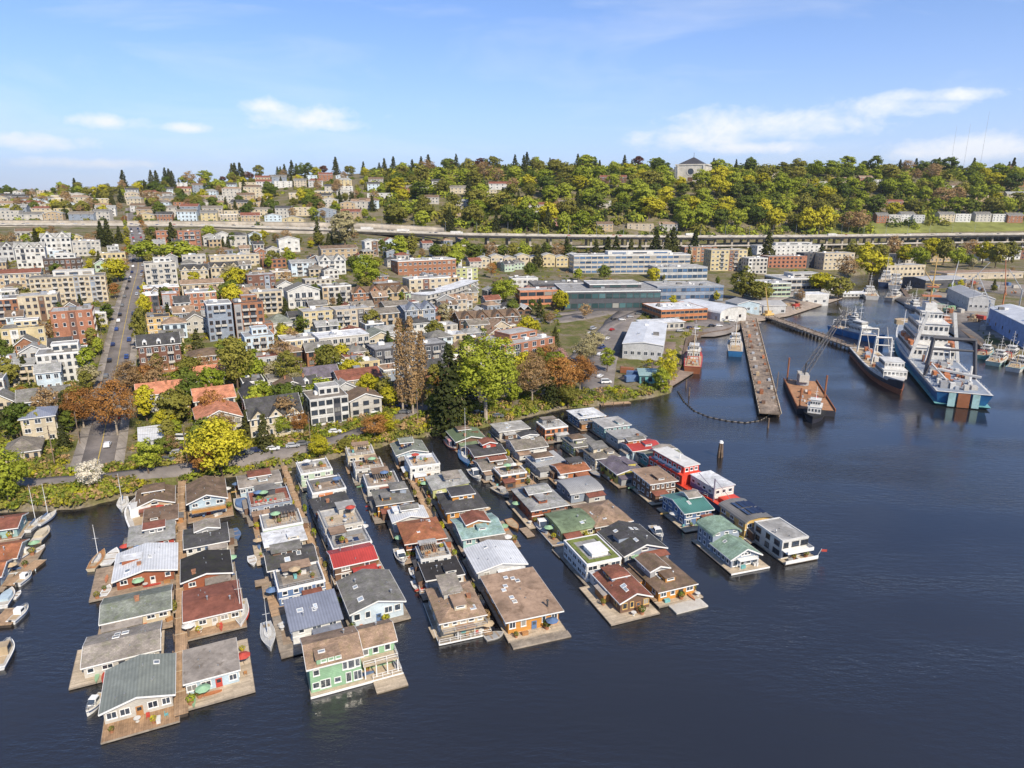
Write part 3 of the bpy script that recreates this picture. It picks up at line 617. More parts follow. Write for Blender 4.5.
# the trees that stand out one by one: pixel of the foot, height and width as seen
for a in [
    (486, 421, 89, 84, 'cottonwood', 'fresh', 'tallest fresh green cottonwood behind the houseboats with pale trunk', True, 1),
    (450, 430, 88, 46, 'conifer', 'dark', 'broad dark conifer left of the tallest green cottonwood', True, 1),
    (463, 402, 62, 30, 'conifer', 'dark', 'dark conifer half hidden behind the broad dark conifer', True, 2),
    (403, 412, 92, 17, 'poplar', 'brown', 'tall bare orange poplar, left one of the narrow three', True, 0),
    (413, 414, 96, 16, 'poplar', 'brown', 'tallest bare orange poplar in the middle of the narrow three', True, 1),
    (423, 410, 78, 14, 'poplar', 'brown', 'shorter bare orange poplar, right one of the narrow three', True, 2),
    (222, 476, 60, 58, 'round', 'yellow', 'bright yellow tree at the head of the second houseboat dock', True, 0),
    (205, 474, 30, 28, 'round', 'rust', 'orange-yellow low tree under the bright yellow tree', True, 1),
    (118, 436, 58, 44, 'bare', 'rust', 'rust brown tree overhanging the uphill street', True, 0),
    (84, 428, 42, 38, 'bare', 'rust', 'orange brown tree beside the pale blue roofed house', True, 1),
    (130, 398, 38, 30, 'bare', 'brown', 'thin brown tree over the uphill street junction', True, 2),
    (10, 505, 60, 46, 'round', 'fresh', 'bright green rounded tree on the bank at the left edge', True, 2),
    (93, 489, 32, 28, 'round', 'blossom', 'white blossoming tree on the bank by the shore road', True, 1),
    (149, 474, 38, 27, 'oval', 'fresh', 'light green tree on the bank left of the first dock', True, 1),
    (320, 459, 25, 23, 'round', 'yellow', 'small round yellow-green tree beside the shore road', True, 2),
    (238, 391, 60, 33, 'oval', 'olive', 'tall olive green tree behind the terracotta roofs', True, 2),
    (291, 392, 44, 27, 'oval', 'olive', 'olive green tree beside the blossoming pale tree', True, 0),
    (266, 382, 20, 26, 'round', 'pale', 'pale budding tree behind the grey-roofed townhouses', True, 0),
    (297, 396, 26, 22, 'round', 'pale', 'pale blossoming tree left of the purple-brown roof', True, 1),
    (505, 304, 26, 31, 'round', 'fresh', 'round fresh green tree by the curved white apartments', True, 1),
    (368, 292, 36, 34, 'round', 'fresh', 'green tree left of the orange brick office', True, 0),
    (560, 398, 42, 44, 'bare', 'rust', 'reddish brown bare tree on the point by the houseboats', True, 0),
    (532, 402, 46, 40, 'bare', 'brown', 'brown bare tree right of the tallest green cottonwood', True, 1),
    (580, 392, 38, 30, 'bare', 'rust', 'rust brown tree above the blue houseboat', True, 2),
    (551, 404, 34, 20, 'conifer', 'dark', 'small dark conifer among the brown trees on the point', True, 0),
    (568, 408, 24, 22, 'round', 'olive', 'olive shrub-like tree above the red houseboat', True, 1),
    (668, 387, 40, 22, 'oval', 'yellow', 'yellow-green tree on the shore beside the grey warehouse', True, 1),
    (661, 392, 28, 20, 'oval', 'fresh', 'fresh green tree at the water edge of the dock yard', True, 2),
    (607, 372, 26, 16, 'oval', 'fresh', 'fresh green tree on the left of the grey warehouse', True, 0),
    (585, 365, 26, 24, 'round', 'pale', 'pale green tree in the car park, nearest the water', True, 0),
    (594, 352, 22, 22, 'round', 'pale', 'pale green tree in the middle of the car park', True, 2),
    (345, 247, 38, 30, 'oval', 'pale', 'tall pale willow in front of the freeway', False, 1),
    (180, 262, 20, 44, 'round', 'fresh', 'wide fresh green tree below the brick blocks', False, 0),
    (146, 262, 22, 30, 'round', 'fresh', 'yellow-green tree at the top of the uphill street', False, 1),
    (118, 282, 24, 26, 'round', 'yellow', 'yellow-green tree on the left of the uphill street', False, 2),
    (238, 290, 22, 30, 'round', 'yellow', 'yellow-green tree among the cream townhouses', False, 0),
    (232, 305, 26, 24, 'round', 'green', 'dark green tree beside the brick block', False, 1),
    (742, 300, 34, 26, 'oval', 'olive', 'tall olive tree in front of the low blue offices', False, 2),
    (870, 280, 30, 34, 'round', 'yellow', 'round yellow-green tree at the head of the ship canal', False, 1),
    (845, 282, 26, 24, 'bare', 'brown', 'brown bare tree left of the round yellow-green tree', False, 0),
    (760, 302, 20, 30, 'round', 'olive', 'olive tree behind the white barn shed', False, 0),
    (820, 292, 20, 30, 'round', 'yellow', 'yellow tree behind the quay yard', False, 2),
    (838, 300, 24, 28, 'round', 'olive', 'olive green tree beside the floating white shed', False, 1),
    (472, 262, 20, 20, 'oval', 'green', 'green tree under the viaduct right of the orange office', False, 1),
    (455, 268, 18, 22, 'round', 'fresh', 'fresh green tree behind the orange brick office', False, 2),
    (400, 262, 26, 20, 'oval', 'fresh', 'fresh green tree standing before the freeway deck', False, 0),
    (412, 258, 24, 18, 'oval', 'olive', 'olive tree behind the white tower house', False, 2),
    (190, 375, 18, 26, 'round', 'rust', 'orange shrub-like tree below the dormered townhouse', False, 1),
    (142, 352, 44, 16, 'oval', 'olive', 'narrow olive hedge tree along the uphill street', False, 1),
    (146, 318, 24, 14, 'round', 'yellow', 'small yellow-green tree left of the yellow house', False, 0),
    (62, 322, 20, 14, 'oval', 'green', 'green tree between the cream apartment blocks', False, 2),
    (34, 345, 14, 22, 'round', 'green', 'green garden tree beside the cream and blue roofed flats', False, 0),
    (375, 438, 24, 34, 'bare', 'rust', 'brown bare tree by the third dock entrance', True, 2),
    (388, 434, 22, 22, 'round', 'yellow', 'yellow-green tree by the third dock entrance', True, 1),
    (345, 452, 14, 16, 'round', 'olive', 'olive shrub tree by the shore road bend', True, 0),
    (300, 434, 24, 24, 'bare', 'rust', 'rust brown tree in front of the grey-roofed townhouses', True, 1),
    (283, 436, 22, 22, 'round', 'fresh', 'fresh green tree in front of the grey-roofed townhouses', True, 0),
    (560, 366, 18, 16, 'round', 'pink', 'pink blossoming tree beside the red brick office', True, 0),
    (555, 352, 26, 14, 'conifer', 'dark', 'small conifer at the corner of the red brick office', True, 1)]:
    ptree(*a[:7], hi=a[7], seed=a[8])
# ================================================================= buildings: shared builder
_WC = {}
def win_meshes(w, h, fcol, g, split=1, detail=True):
    k = (round(w, 1), round(h, 1), fcol, g.name, split, detail)
    if k in _WC: return _WC[k]
    w, h = max(.3, k[0]), max(.3, k[1]); fm = M_TRIM if fcol == 'white' else (M_DTRIM if fcol == 'dark' else paint(fcol)); t = .11 if detail else .09
    fr = MB().ring(-w / 2, w / 2, 0, h, -.09, .03, t)
    for i in range(1, split): fr.box(-w / 2 + w * i / split - .04, -w / 2 + w * i / split + .04, -.075, .03, t, h - t)
    fr.box(-w / 2 - .06, w / 2 + .06, -.15, .03, -.09, -.002)
    if detail:
        pn = MB().box(-w / 2 + t, w / 2 - t, -.03, .02, t, h - t)
        _WC[k] = (fr.mesh('window', fm), pn.mesh('pane', g))
    else:
        fr.box(-w / 2 + t, w / 2 - t, -.03, .02, t, h - t, 1); _WC[k] = (fr.mesh('window', [fm, g]), None)
    return _WC[k]
def side_frame(side, W, L):
    return {'f': ((0, -L / 2), 0.0, W), 'r': ((W / 2, 0), math.pi / 2, L), 'b': ((0, L / 2), math.pi, W), 'l': ((-W / 2, 0), -math.pi / 2, L)}[side]
def on_wall(side, W, L, t, z, cx=0.0, cy=0.0):
    (ox, oy), a, wl_ = side_frame(side, W, L)
    return (cx + ox + math.cos(a) * t, cy + oy + math.sin(a) * t, z), a
def window(root, side, W, L, t, z, w, h, fcol='white', g=G, split=1, detail=True, cx=0.0, cy=0.0, name='window'):
    loc, a = on_wall(side, W, L, t, z, cx, cy); fr, pn = win_meshes(w, h, fcol, g, split, detail)
    o = link(name, fr, root, loc, a)
    if pn: link('pane', pn, o)
    return o
def win_grid(root, side, W, L, z0, floors, fh, cols, ww, wh, sill=.9, rng=None, drop=0.0, cx=0, cy=0, **k):
    wl_ = side_frame(side, W, L)[2]
    for f in range(floors):
        for c in range(cols):
            if rng and rng.random() < drop: continue
            window(root, side, W, L, -wl_ / 2 + wl_ * (c + .5) / cols, z0 + f * fh + sill, ww, wh, cx=cx, cy=cy, **k)
def wall_roof(root, W, L, z0, ze, rt, rise, wm, rm, over=.45, cx=0.0, cy=0.0, found=0.0, trim=None, rname='roof', wname='wall', thick=.22):
    """walls from z0 to the eaves ze and a roof: flat, gable_a (ridge front-back), gable_c (ridge across), hip, shed, shed_l, barrel"""
    x0, x1, y0, y1 = cx - W / 2, cx + W / 2, cy - L / 2, cy + L / 2; mb = MB().box(x0, x1, y0, y1, z0 - found, ze)
    ro = MB(); o = over; tm = trim or M_TRIM
    if rt == 'flat':
        pr = MB().box(x0 - .08, x1 + .08, y0 - .08, y0 + .22, ze - .2, ze + .36).box(x0 - .08, x1 + .08, y1 - .22, y1 + .08, ze - .2, ze + .36).box(x0 - .08, x0 + .22, y0 + .22, y1 - .22, ze - .2, ze + .36).box(x1 - .22, x1 + .08, y0 + .22, y1 - .22, ze - .2, ze + .36)
        ro.box(x0 + .2, x1 - .2, y0 + .2, y1 - .2, ze + .004, ze + .16)
        pr.obj('parapet', trim or (wm if (int(abs(W * 37)) % 3) else M_TRIM), root)
    elif rt == 'slab':
        ro.box(x0 - o, x1 + o, y0 - o, y1 + o, ze + .003, ze + .28)
        MB().box(x0 - o - .04, x1 + o + .04, y0 - o - .04, y0 - o - .002, ze - .02, ze + .30).box(x0 - o - .04, x0 - o - .002, y0 - o, y1 + o, ze - .02, ze + .30).box(x1 + o + .002, x1 + o + .04, y0 - o, y1 + o, ze - .02, ze + .30).obj('fascia', tm, root)
    elif rt in ('gable_a', 'gable_c'):
        if rt == 'gable_a':
            mb.prism([(x0, ze - .01), (x1, ze - .01), (cx, ze + rise)], 'y', y0, y1); sl = rise / (W / 2); a, c = y0 - o, y1 + o
            sec = [(x0 - o, ze - o * sl), (cx, ze + rise), (x1 + o, ze - o * sl), (x1 + o, ze - o * sl + thick), (cx, ze + rise + thick), (x0 - o, ze - o * sl + thick)]; sec = [(p, q + .02) for p, q in sec]
            ro.prism(sec, 'y', a, c)
            bs = [(p, q + .015) for p, q in sec]; MB().prism([(p, q - (.12 if i < 3 else -.02)) for i, (p, q) in enumerate(bs)], 'y', a - .07, a - .003).obj('bargeboard', tm, root)
            for sx in (-1, 1): MB().box(*sorted((cx + sx * (W / 2 + o + .004), cx + sx * (W / 2 + o + .07))), a, c, ze - o * sl - .06, ze - o * sl + thick).obj('gutter', tm, root)
        else:
            mb.prism([(y0, ze - .01), (y1, ze - .01), (cy, ze + rise)], 'x', x0, x1); sl = rise / (L / 2); a, c = x0 - o, x1 + o
            sec = [(y0 - o, ze - o * sl), (cy, ze + rise), (y1 + o, ze - o * sl), (y1 + o, ze - o * sl + thick), (cy, ze + rise + thick), (y0 - o, ze - o * sl + thick)]; sec = [(p, q + .02) for p, q in sec]
            ro.prism(sec, 'x', a, c)
            for xa, xb in ((a - .07, a - .003), (c + .003, c + .07)): MB().prism([(p, q - (.12 if i < 3 else -.02)) for i, (p, q) in enumerate(sec)], 'x', xa, xb).obj('bargeboard', tm, root)
            MB().box(a, c, y0 - o - .07, y0 - o - .004, ze - o * sl - .06, ze - o * sl + thick).obj('gutter', tm, root)
    elif rt == 'hip':
        q = min(W, L) / 2 * .96; X0, X1, Y0, Y1 = x0 - o, x1 + o, y0 - o, y1 + o
        if W >= L: ra, rb = (x0 + q, cy), (x1 - q, cy)
        else: ra, rb = (cx, y0 + q), (cx, y1 - q)
        z = ze - .12; V = [(X0, Y0, z), (X1, Y0, z), (X1, Y1, z), (X0, Y1, z), (X0, Y0, z + .2), (X1, Y0, z + .2), (X1, Y1, z + .2), (X0, Y1, z + .2), (*ra, ze + rise), (*rb, ze + rise)]
        fs = [(0, 3, 2, 1), (0, 1, 5, 4), (1, 2, 6, 5), (2, 3, 7, 6), (3, 0, 4, 7)]
        fs += [(4, 5, 9, 8), (5, 6, 9), (6, 7, 8, 9), (7, 4, 8)] if W >= L else [(4, 5, 8), (5, 6, 9, 8), (6, 7, 9), (7, 4, 8, 9)]
        ro.add(V, fs)
        MB().box(X0 - .06, X1 + .06, Y0 - .07, Y0 - .004, z - .04, z + .2).obj('gutter', tm, root)
    elif rt in ('shed', 'shed_l', 'shed_r'):
        if rt == 'shed':
            mb.prism([(y0, ze - .01), (y1, ze - .01), (y1, ze + rise)], 'x', x0, x1); sl = rise / L
            ro.prism([(y0 - o, ze - o * sl + .02), (y1 + o, ze + rise + o * sl + .02), (y1 + o, ze + rise + o * sl + .25), (y0 - o, ze - o * sl + .25)], 'x', x0 - o, x1 + o)
        else:
            lo, hi = (x0, x1) if rt == 'shed_l' else (x1, x0); sg = 1 if hi > lo else -1; sl = rise / W
            mb.prism([(lo, ze - .01), (hi, ze - .01), (hi, ze + rise)], 'y', y0, y1)
            ro.prism([(lo - sg * o, ze - o * sl + .02), (hi + sg * o, ze + rise + o * sl + .02), (hi + sg * o, ze + rise + o * sl + .25), (lo - sg * o, ze - o * sl + .25)], 'y', y0 - o, y1 + o)
    elif rt in ('barrel', 'barrel_c'):
        n = 10; half = W / 2 if rt == 'barrel' else L / 2; c0 = cx if rt == 'barrel' else cy
        arc = [(c0 - half * math.cos(math.pi * i / n), ze + rise * math.sin(math.pi * i / n)) for i in range(n + 1)]
        ou = [(c0 - (half + o) * math.cos(math.pi * i / n), ze - .02 + (rise + .25) * math.sin(math.pi * i / n)) for i in range(n + 1)]
        inn = [(c0 - (half + .002) * math.cos(math.pi * i / n), ze - .02 + (rise + .06) * math.sin(math.pi * i / n)) for i in range(n + 1)]
        ax, a, c, wa, wb = ('y', y0 - o, y1 + o, y0, y1) if rt == 'barrel' else ('x', x0 - o, x1 + o, x0, x1)
        mb.prism(arc, ax, wa, wb)
        for i in range(n): ro.prism([ou[i], ou[i + 1], inn[i + 1], inn[i]], ax, a, c)
    wo_ = mb.obj(wname, wm, root); r_ = ro.obj(rname, rm, root)
    return wo_, r_
def box_part(root, name, m, *b): return MB().box(*b).obj(name, m, root)
def railing(root, pts, z, h=1.0, m=M_TRIM, n_post=1.6, name='railing'):
    mb = MB()
    for a, b in zip(pts, pts[1:]):
        d = math.dist(a, b); n = max(1, int(d / n_post))
        for i in range(n + 1):
            t = i / n; x, y = a[0] + (b[0] - a[0]) * t, a[1] + (b[1] - a[1]) * t; mb.box(x - .045, x + .045, y - .045, y + .045, z, z + h)
        for q in (h, h * .5): mb.bar((a[0], a[1], z + q), (b[0], b[1], z + q), .045, 4)
    return mb.obj(name, m, root)
def skylight(root, x, y, z, w=.9, l=1.2, tilt=(0, 0)):
    mb = MB().ring(-w / 2, w / 2, -l / 2, l / 2, 0, .18, .1)       # ring is in x/z; turned flat below
    mb.v = [(a, c, b) for a, b, c in mb.v]
    o = mb.obj('skylight', M_TRIM, root, (x, y, z)); o.rotation_euler = (tilt[0], tilt[1], 0)
    MB().box(-w / 2 + .1, w / 2 - .1, -l / 2 + .1, l / 2 - .1, .04, .13).obj('pane', glass('skylight_glass', (.30, .34, .38), .1), o)
def roof_z(rt, W, L, ze, rise, x, y):
    if rt == 'gable_a': return ze + rise * (1 - abs(x) / (W / 2)) + .24
    if rt == 'gable_c': return ze + rise * (1 - abs(y) / (L / 2)) + .24
    if rt == 'hip': return ze + rise * min(1, min((W / 2 - abs(x)), (L / 2 - abs(y))) / (min(W, L) / 2)) + .05
    if rt == 'shed': return ze + rise * (y / L + .5) + .24
    if rt == 'shed_l': return ze + rise * (x / W + .5) + .24
    if rt == 'shed_r': return ze + rise * (.5 - x / W) + .24
    if rt.startswith('barrel'): return ze + rise * .98
    return ze + (.16 if rt == 'flat' else .28)
def roof_tilt(rt, W, L, rise, x, y):
    if rt == 'gable_a': a = math.atan2(rise, W / 2); return (0, a if x > 0 else -a)
    if rt == 'gable_c': a = math.atan2(rise, L / 2); return (a if y < 0 else -a, 0)
    if rt == 'shed': return (math.atan2(rise, L), 0)
    if rt == 'shed_l': return (0, -math.atan2(rise, W))
    if rt == 'shed_r': return (0, math.atan2(rise, W))
    return (0, 0)
def chimney(root, x, y, z, h=1.1, kind='pipe'):
    if kind == 'pipe': MB().cyl(x, y, z - .4, z + h, .13, .13, 8).cyl(x, y, z + h, z + h + .16, .22, .12, 8).obj('chimney', M_STEEL, root)
    else: MB().box(x - .35, x + .35, y - .3, y + .3, z - .8, z + h).box(x - .42, x + .42, y - .37, y + .37, z + h, z + h + .14).obj('chimney', wallm('brick'), root)
FOOT = []                                   # footprints taken: x, y, radius
def blocked(x, y, pad=1.0): return any((x - a) ** 2 + (y - b) ** 2 < (r + pad) ** 2 for a, b, r in FOOT)

# ---------------------------------------------------------------- floating homes
PLAIN = {(146, 559), (137, 601), (123, 641), (139, 679), (212, 599), (211, 660), (206, 488), (370, 588), (495, 554), (520, 593), (313, 610), (352, 553), (206, 564), (570, 519), (632, 536), (621, 464), (781, 529), (592, 549)}
HB = {}; HSC, HSCL, HSCZ = 1.12, 1.24, .86
def houseboat(px, py, h, W, L, rt, wall, roof, short, detail='', rot=22, rise=1.6, floors=1, deck=(1.2, .7, .7, .5), rk='shingle', over=.45, dm=None, win=(3, 3, 2), wsize=(1.3, 1.2), fcol='white', sky=0, chim=None, rail=None, split=1, door='f', gable_win=False, solar=0, rdeck=0, group='floating homes on the lake', seed=0):
    """px, py: middle of the roof in the photograph; h: eaves above the water; deck: front, left, right, back overhang of the float"""
    c = at(px, py, (h + (rise * .5 if rt not in ('flat', 'slab') else .2)) * HSCZ); rz = R(rot); rng = random.Random(px * 31 + py + seed)
    root = thing('houseboat', (short + ' ' + detail).strip(), 'houseboat', (c[0], c[1], 0), rz, group); FOOT.append((c[0], c[1], max(W, L) / 2)); root.scale = (HSC, HSCL, HSCZ)
    f, l, r_, b = deck; dk = dm or rng.choice([M_DECK, M_DECKG, M_DECKG, M_DOCK])
    x0, x1, y0, y1 = -W / 2 - l, W / 2 + r_, -L / 2 - f, L / 2 + b
    MB().box(x0 + .1, x1 - .1, y0 + .1, y1 - .1, -.9, .28).obj('float', M_LOG, root)
    MB().box(x0, x1, y0, y1, .284, .46).obj('deck', dk, root)
    MB().box(x0 - .06, x1 + .06, y0 - .07, y0 - .004, .16, .5).box(x0 - .07, x0 - .004, y0, y1, .16, .5).box(x1 + .004, x1 + .07, y0, y1, .16, .5).obj('rim', M_TRIM if rng.random() < .2 else M_DECKG, root)
    z0 = .462; wm = wallm(wall)
    wall_roof(root, W, L, z0, h, rt, rise, wm, roofm(roof, rk if rt not in ('flat', 'slab') else 'flat'), over)
    fh = (h - z0) / floors
    for s, n in zip('flr', win):
        if not n: continue
        wl_ = side_frame(s, W, L)[2]
        for k in range(floors):
            for i in range(n):
                t = -wl_ / 2 + wl_ * (i + .5) / n + rng.uniform(-.15, .15)
                if s == door and k == 0 and i == n // 2:
                    loc, a = on_wall(s, W, L, t, z0 + .02); dr = MB().box(-.48, .48, -.07, .02, 0, 2.05).obj('door', paint(rng.choice(['red', 'blue', 'wood', 'white', 'teal', 'dark']), .5), root, loc, a)
                    MB().box(-.3, .3, -.085, -.072, 1.1, 1.85).obj('pane', G, dr); continue
                ww = min(wsize[0] * rng.choice([.8, 1, 1.25]), wl_ / n * .8); wh = min(wsize[1], fh - 1.0)
                window(root, s, W, L, t, z0 + k * fh + max(.7, fh - wh - .55), ww, wh, fcol, split=2 if ww > 1.2 else 1)
    if gable_win and rt == 'gable_a': window(root, 'f', W, L, 0, h + .1, min(1.6, W * .2), min(.9, rise * .45), fcol)
    if floors > 1: MB().box(-W / 2 - .05, W / 2 + .05, -L / 2 - .05, -L / 2 - .003, z0 + fh - .12, z0 + fh + .1).obj('belt_trim', M_TRIM, root)
    for k in range(sky):
        x = rng.uniform(-.32, .32) * W; y = rng.uniform(-.36, .36) * L
        if rt == 'gable_a' and abs(x) < .8: x = .8 if x > 0 else -.8
        skylight(root, x, y, roof_z(rt, W, L, h, rise, x, y) - .04, rng.choice([.7, .9, 1.1]), rng.choice([.9, 1.2]), roof_tilt(rt, W, L, rise, x, y))
    if chim is None: chim = rng.choice([0, 1, 1, 2])
    for k in range(chim):
        x = rng.uniform(-.35, .35) * W; y = rng.uniform(-.35, .35) * L; chimney(root, x, y, roof_z(rt, W, L, h, rise, x, y), rng.uniform(.5, 1.0), 'pipe' if rng.random() < .8 else 'stack')
    for k in range(rng.randrange(2, 6)):
        x = rng.uniform(-.38, .38) * W; y = rng.uniform(-.38, .38) * L; z = roof_z(rt, W, L, h, rise, x, y); MB().cyl(x, y, z - .2, z + .35, .09, .09, 6).obj('vent', M_STEEL, root)
    if f > 1.4 and rt != 'flat' and (px, py) not in PLAIN and rng.random() < .7:
        pw = W * rng.uniform(.4, .8); px0 = rng.uniform(-W / 2, W / 2 - pw); zp = min(h - .3, 2.75)
        MB().box(px0, px0 + pw, -L / 2 - min(f - .2, 1.8), -L / 2 - .01, zp, zp + .14).obj('porch_roof', roofm(roof, 'flat'), root)
        for xx in (px0 + .1, px0 + pw - .1): MB().box(xx - .06, xx + .06, -L / 2 - min(f - .2, 1.8) + .06, -L / 2 - min(f - .2, 1.8) + .18, .462, zp - .002).obj('post', M_TRIM, root)
    if rt == 'gable_a' and rng.random() < .5:
        s_ = rng.choice([-1, 1]); yy = rng.uniform(-.2, .25) * L; dw = 2.2; zr = h + rise * .45
        MB().box(*sorted((s_ * W * .12, s_ * W * .42)), yy - dw / 2, yy + dw / 2, zr - rise * .4, zr + .95).obj('dormer', wm, root); MB().box(*sorted((s_ * W * .06, s_ * W * .46)), yy - dw / 2 - .15, yy + dw / 2 + .15, zr + .952, zr + 1.1).obj('dormer_roof', roofm(roof, 'flat'), root)
    if rt in ('gable_c', 'hip', 'slab') and (px, py) not in PLAIN and rng.random() < .45:
        xx = rng.uniform(-.25, .25) * W; zr = roof_z(rt, W, L, h, rise, xx, -L * .2); MB().box(xx - 1.1, xx + 1.1, -L * .36, -L * .05, zr - .6, zr + .75).obj('roof_lantern', wm, root); MB().box(xx - 1.25, xx + 1.25, -L * .38, -L * .03, zr + .752, zr + .9).obj('lantern_roof', roofm(roof, 'flat'), root)
        window(root, 'f', W, L * .72, xx, zr + .05, 1.6, .6, fcol)
    if rt in ('gable_a', 'gable_c', 'hip', 'shed_l', 'shed', 'shed_r') and floors < 3 and (px, py) not in PLAIN and rng.random() < .62:
        uw, ul = W * rng.uniform(.38, .6), L * rng.uniform(.32, .5); ux = rng.uniform(-.5, .5) * (W - uw) * .8; uy = rng.uniform(-.05, .5) * (L - ul) * .85; uz = h + rise * .35; ut = uz + rng.uniform(1.3, 2.1)
        urt = rng.choice(['gable_a', 'gable_c', 'slab', 'shed', 'hip']); urc = rng.choice([roof, roof, 'grey', 'brown', 'dark', 'warmgrey', 'weathered', 'redbrown'])
        wall_roof(root, uw, ul, h - .1, ut, urt, min(uw, ul) * .22, wallm(rng.choice([wall, wall, 'brown', 'wood', 'grey', 'offwhite', 'bluegrey'])), roofm(urc, 'shingle' if urt != 'slab' else 'flat'), .35, ux, uy, rname='upper_roof', wname='upper_storey')
        for wi in range(rng.choice([1, 2])): window(root, 'f', uw, ul, (wi - .25) * uw * .4, ut - 1.15, min(1.1, uw * .3), .8, fcol, cx=ux, cy=uy)
        window(root, 'l', uw, ul, 0, ut - 1.15, min(1.1, ul * .3), .8, fcol, cx=ux, cy=uy)
    if l >= .5 and rng.random() < .6 and (px, py) not in PLAIN:
        al = L * rng.uniform(.3, .6); ay = rng.uniform(-.5, .5) * (L - al) * .8; ah = min(h - .35, 2.6); aw = rng.uniform(1.0, 1.5); sd_ = rng.choice([-1, 1])
        MB().box(*sorted((sd_ * (W / 2 + .003), sd_ * (W / 2 + aw))), ay - al / 2, ay + al / 2, .463, ah).obj('side_annex', wallm(rng.choice([wall, 'wood', 'brown', 'grey'])), root)
        MB().prism([(sd_ * (W / 2 + .01), ah + .3), (sd_ * (W / 2 + .01), ah + .45), (sd_ * (W / 2 + aw + .25), ah + .12), (sd_ * (W / 2 + aw + .25), ah - .03)], 'y', ay - al / 2 - .15, ay + al / 2 + .15).obj('side_annex_roof', roofm(rng.choice([roof, 'grey', 'weathered', 'brown']), 'flat'), root)
        MB().box(*sorted((sd_ * (W / 2 + .1), sd_ * (W / 2 + aw + .6))), ay - al / 2 - .6, ay + al / 2 + .6, .2, .455).obj('side_float', dk, root)
    if rt == 'flat' and (px, py) not in PLAIN and rng.random() < .75:
        cw, cl, ch_ = W * rng.uniform(.35, .6), L * rng.uniform(.25, .42), rng.uniform(1.5, 2.3); ccx = rng.uniform(-.5, .5) * (W - cw - .8); ccy = L / 2 - cl / 2 - .3
        MB().box(ccx - cw / 2, ccx + cw / 2, ccy - cl / 2, ccy + cl / 2, h + .162, h + .16 + ch_).obj('roof_cabin', wallm(rng.choice([wall, 'wood', 'grey', 'charcoal', 'tan', 'brown'])), root); MB().box(ccx - cw / 2 - .3, ccx + cw / 2 + .3, ccy - cl / 2 - .4, ccy + cl / 2 + .2, h + .164 + ch_, h + .32 + ch_).obj('cabin_roof', roofm(rng.choice(['grey', 'dark', 'warmgrey', 'pale', 'tan']), 'flat'), root)
        window(root, 'f', W, cl, 0, h + .5, min(1.6, cw * .5), .9, 'dark', cx=ccx, cy=ccy)
        if rng.random() < .5:
            pg = MB(); gx0, gx1 = sorted((ccx - cw * .4, ccx + cw * .45)); gy0 = max(-L / 2 + .4, ccy - cl / 2 - 2.6); gy1 = ccy - cl / 2 - .1
            for gx in (gx0, gx1): pg.box(gx - .06, gx + .06, gy0, gy0 + .12, h + .17, h + 2.2)
            for gi_ in range(7): gx = gx0 + (gx1 - gx0) * gi_ / 6; pg.box(gx - .05, gx + .05, gy0 - .2, gy1, h + 2.2, h + 2.32)
            pg.obj('pergola', M_DECK, root)
    if f <= 1.0:
        aw = W * rng.uniform(.35, .62); ax_ = rng.choice([-1, 1]) * (W - aw) / 2 * rng.uniform(.6, 1); ah = min(2.9, h * .78); ad_ = 1.7
        MB().box(ax_ - aw / 2, ax_ + aw / 2, -L / 2 - ad_, -L / 2 - .003, .463, ah).obj('annex', wallm(rng.choice([wall, wall, 'wood', 'offwhite', 'grey', 'brown'])), root)
        MB().prism([(-L / 2 - ad_ - .3, ah - .05), (-L / 2 - .01, ah + .35), (-L / 2 - .01, ah + .5), (-L / 2 - ad_ - .3, ah + .1)], 'x', ax_ - aw / 2 - .2, ax_ + aw / 2 + .2).obj('annex_roof', roofm(rng.choice([roof, 'grey', 'warmgrey', 'weathered', 'tan', 'redbrown']), 'flat'), root)
        window(root, 'f', W, L + ad_ * 2, ax_, 1.25, min(1.5, aw * .5), 1.0, fcol, split=2)
        MB().box(x0 + .02, x1 - .02, -L / 2 - ad_ - .7, y0 - .005, .2, .44).obj('front_float', dk, root)
    if rdeck:
        z = h + .17; railing(root, [(-W / 2 + .3, L / 2 - .3), (-W / 2 + .3, -L / 2 + .3), (W / 2 - .3, -L / 2 + .3), (W / 2 - .3, L / 2 - .3)], z, 1.0, M_STEEL if rdeck == 2 else M_TRIM)
        MB().box(-W * .38, W * .38, -L * .4, L * .15, z, z + .07).obj('roof_deck', rng.choice([M_DECKL, M_DECKG, M_DECK, M_DOCK]), root)
    if rail:
        P = {'f': [(x0 + .1, y0 + .1), (x1 - .1, y0 + .1)], 'fl': [(x0 + .1, y1 - .1), (x0 + .1, y0 + .1), (x1 - .1, y0 + .1)], 'fr': [(x0 + .1, y0 + .1), (x1 - .1, y0 + .1), (x1 - .1, y1 - .1)]}[rail]
        railing(root, P, .462)
    for k in range(solar):
        x = -W * .3 + (k % 4) * 1.25; y = -L * .15 + (k // 4) * 1.8; t = roof_tilt(rt, W, L, rise, x, y)
        o = MB().box(-.55, .55, -.8, .8, .04, .09).obj('solar_panel', M_SOLAR, root, (x, y, roof_z(rt, W, L, h, rise, x, y) + .05)); o.rotation_euler = (t[0], t[1], 0)
    HB[short] = (root, dict(W=W, L=L, h=h, deck=(x0, x1, y0, y1), rz=rz, c=c)); return root
# ---------------------------------------------------------------- the floating homes, dock by dock
A_, B_, C_, D_, E_ = 25, 25, 19, 21, 18
hb = houseboat
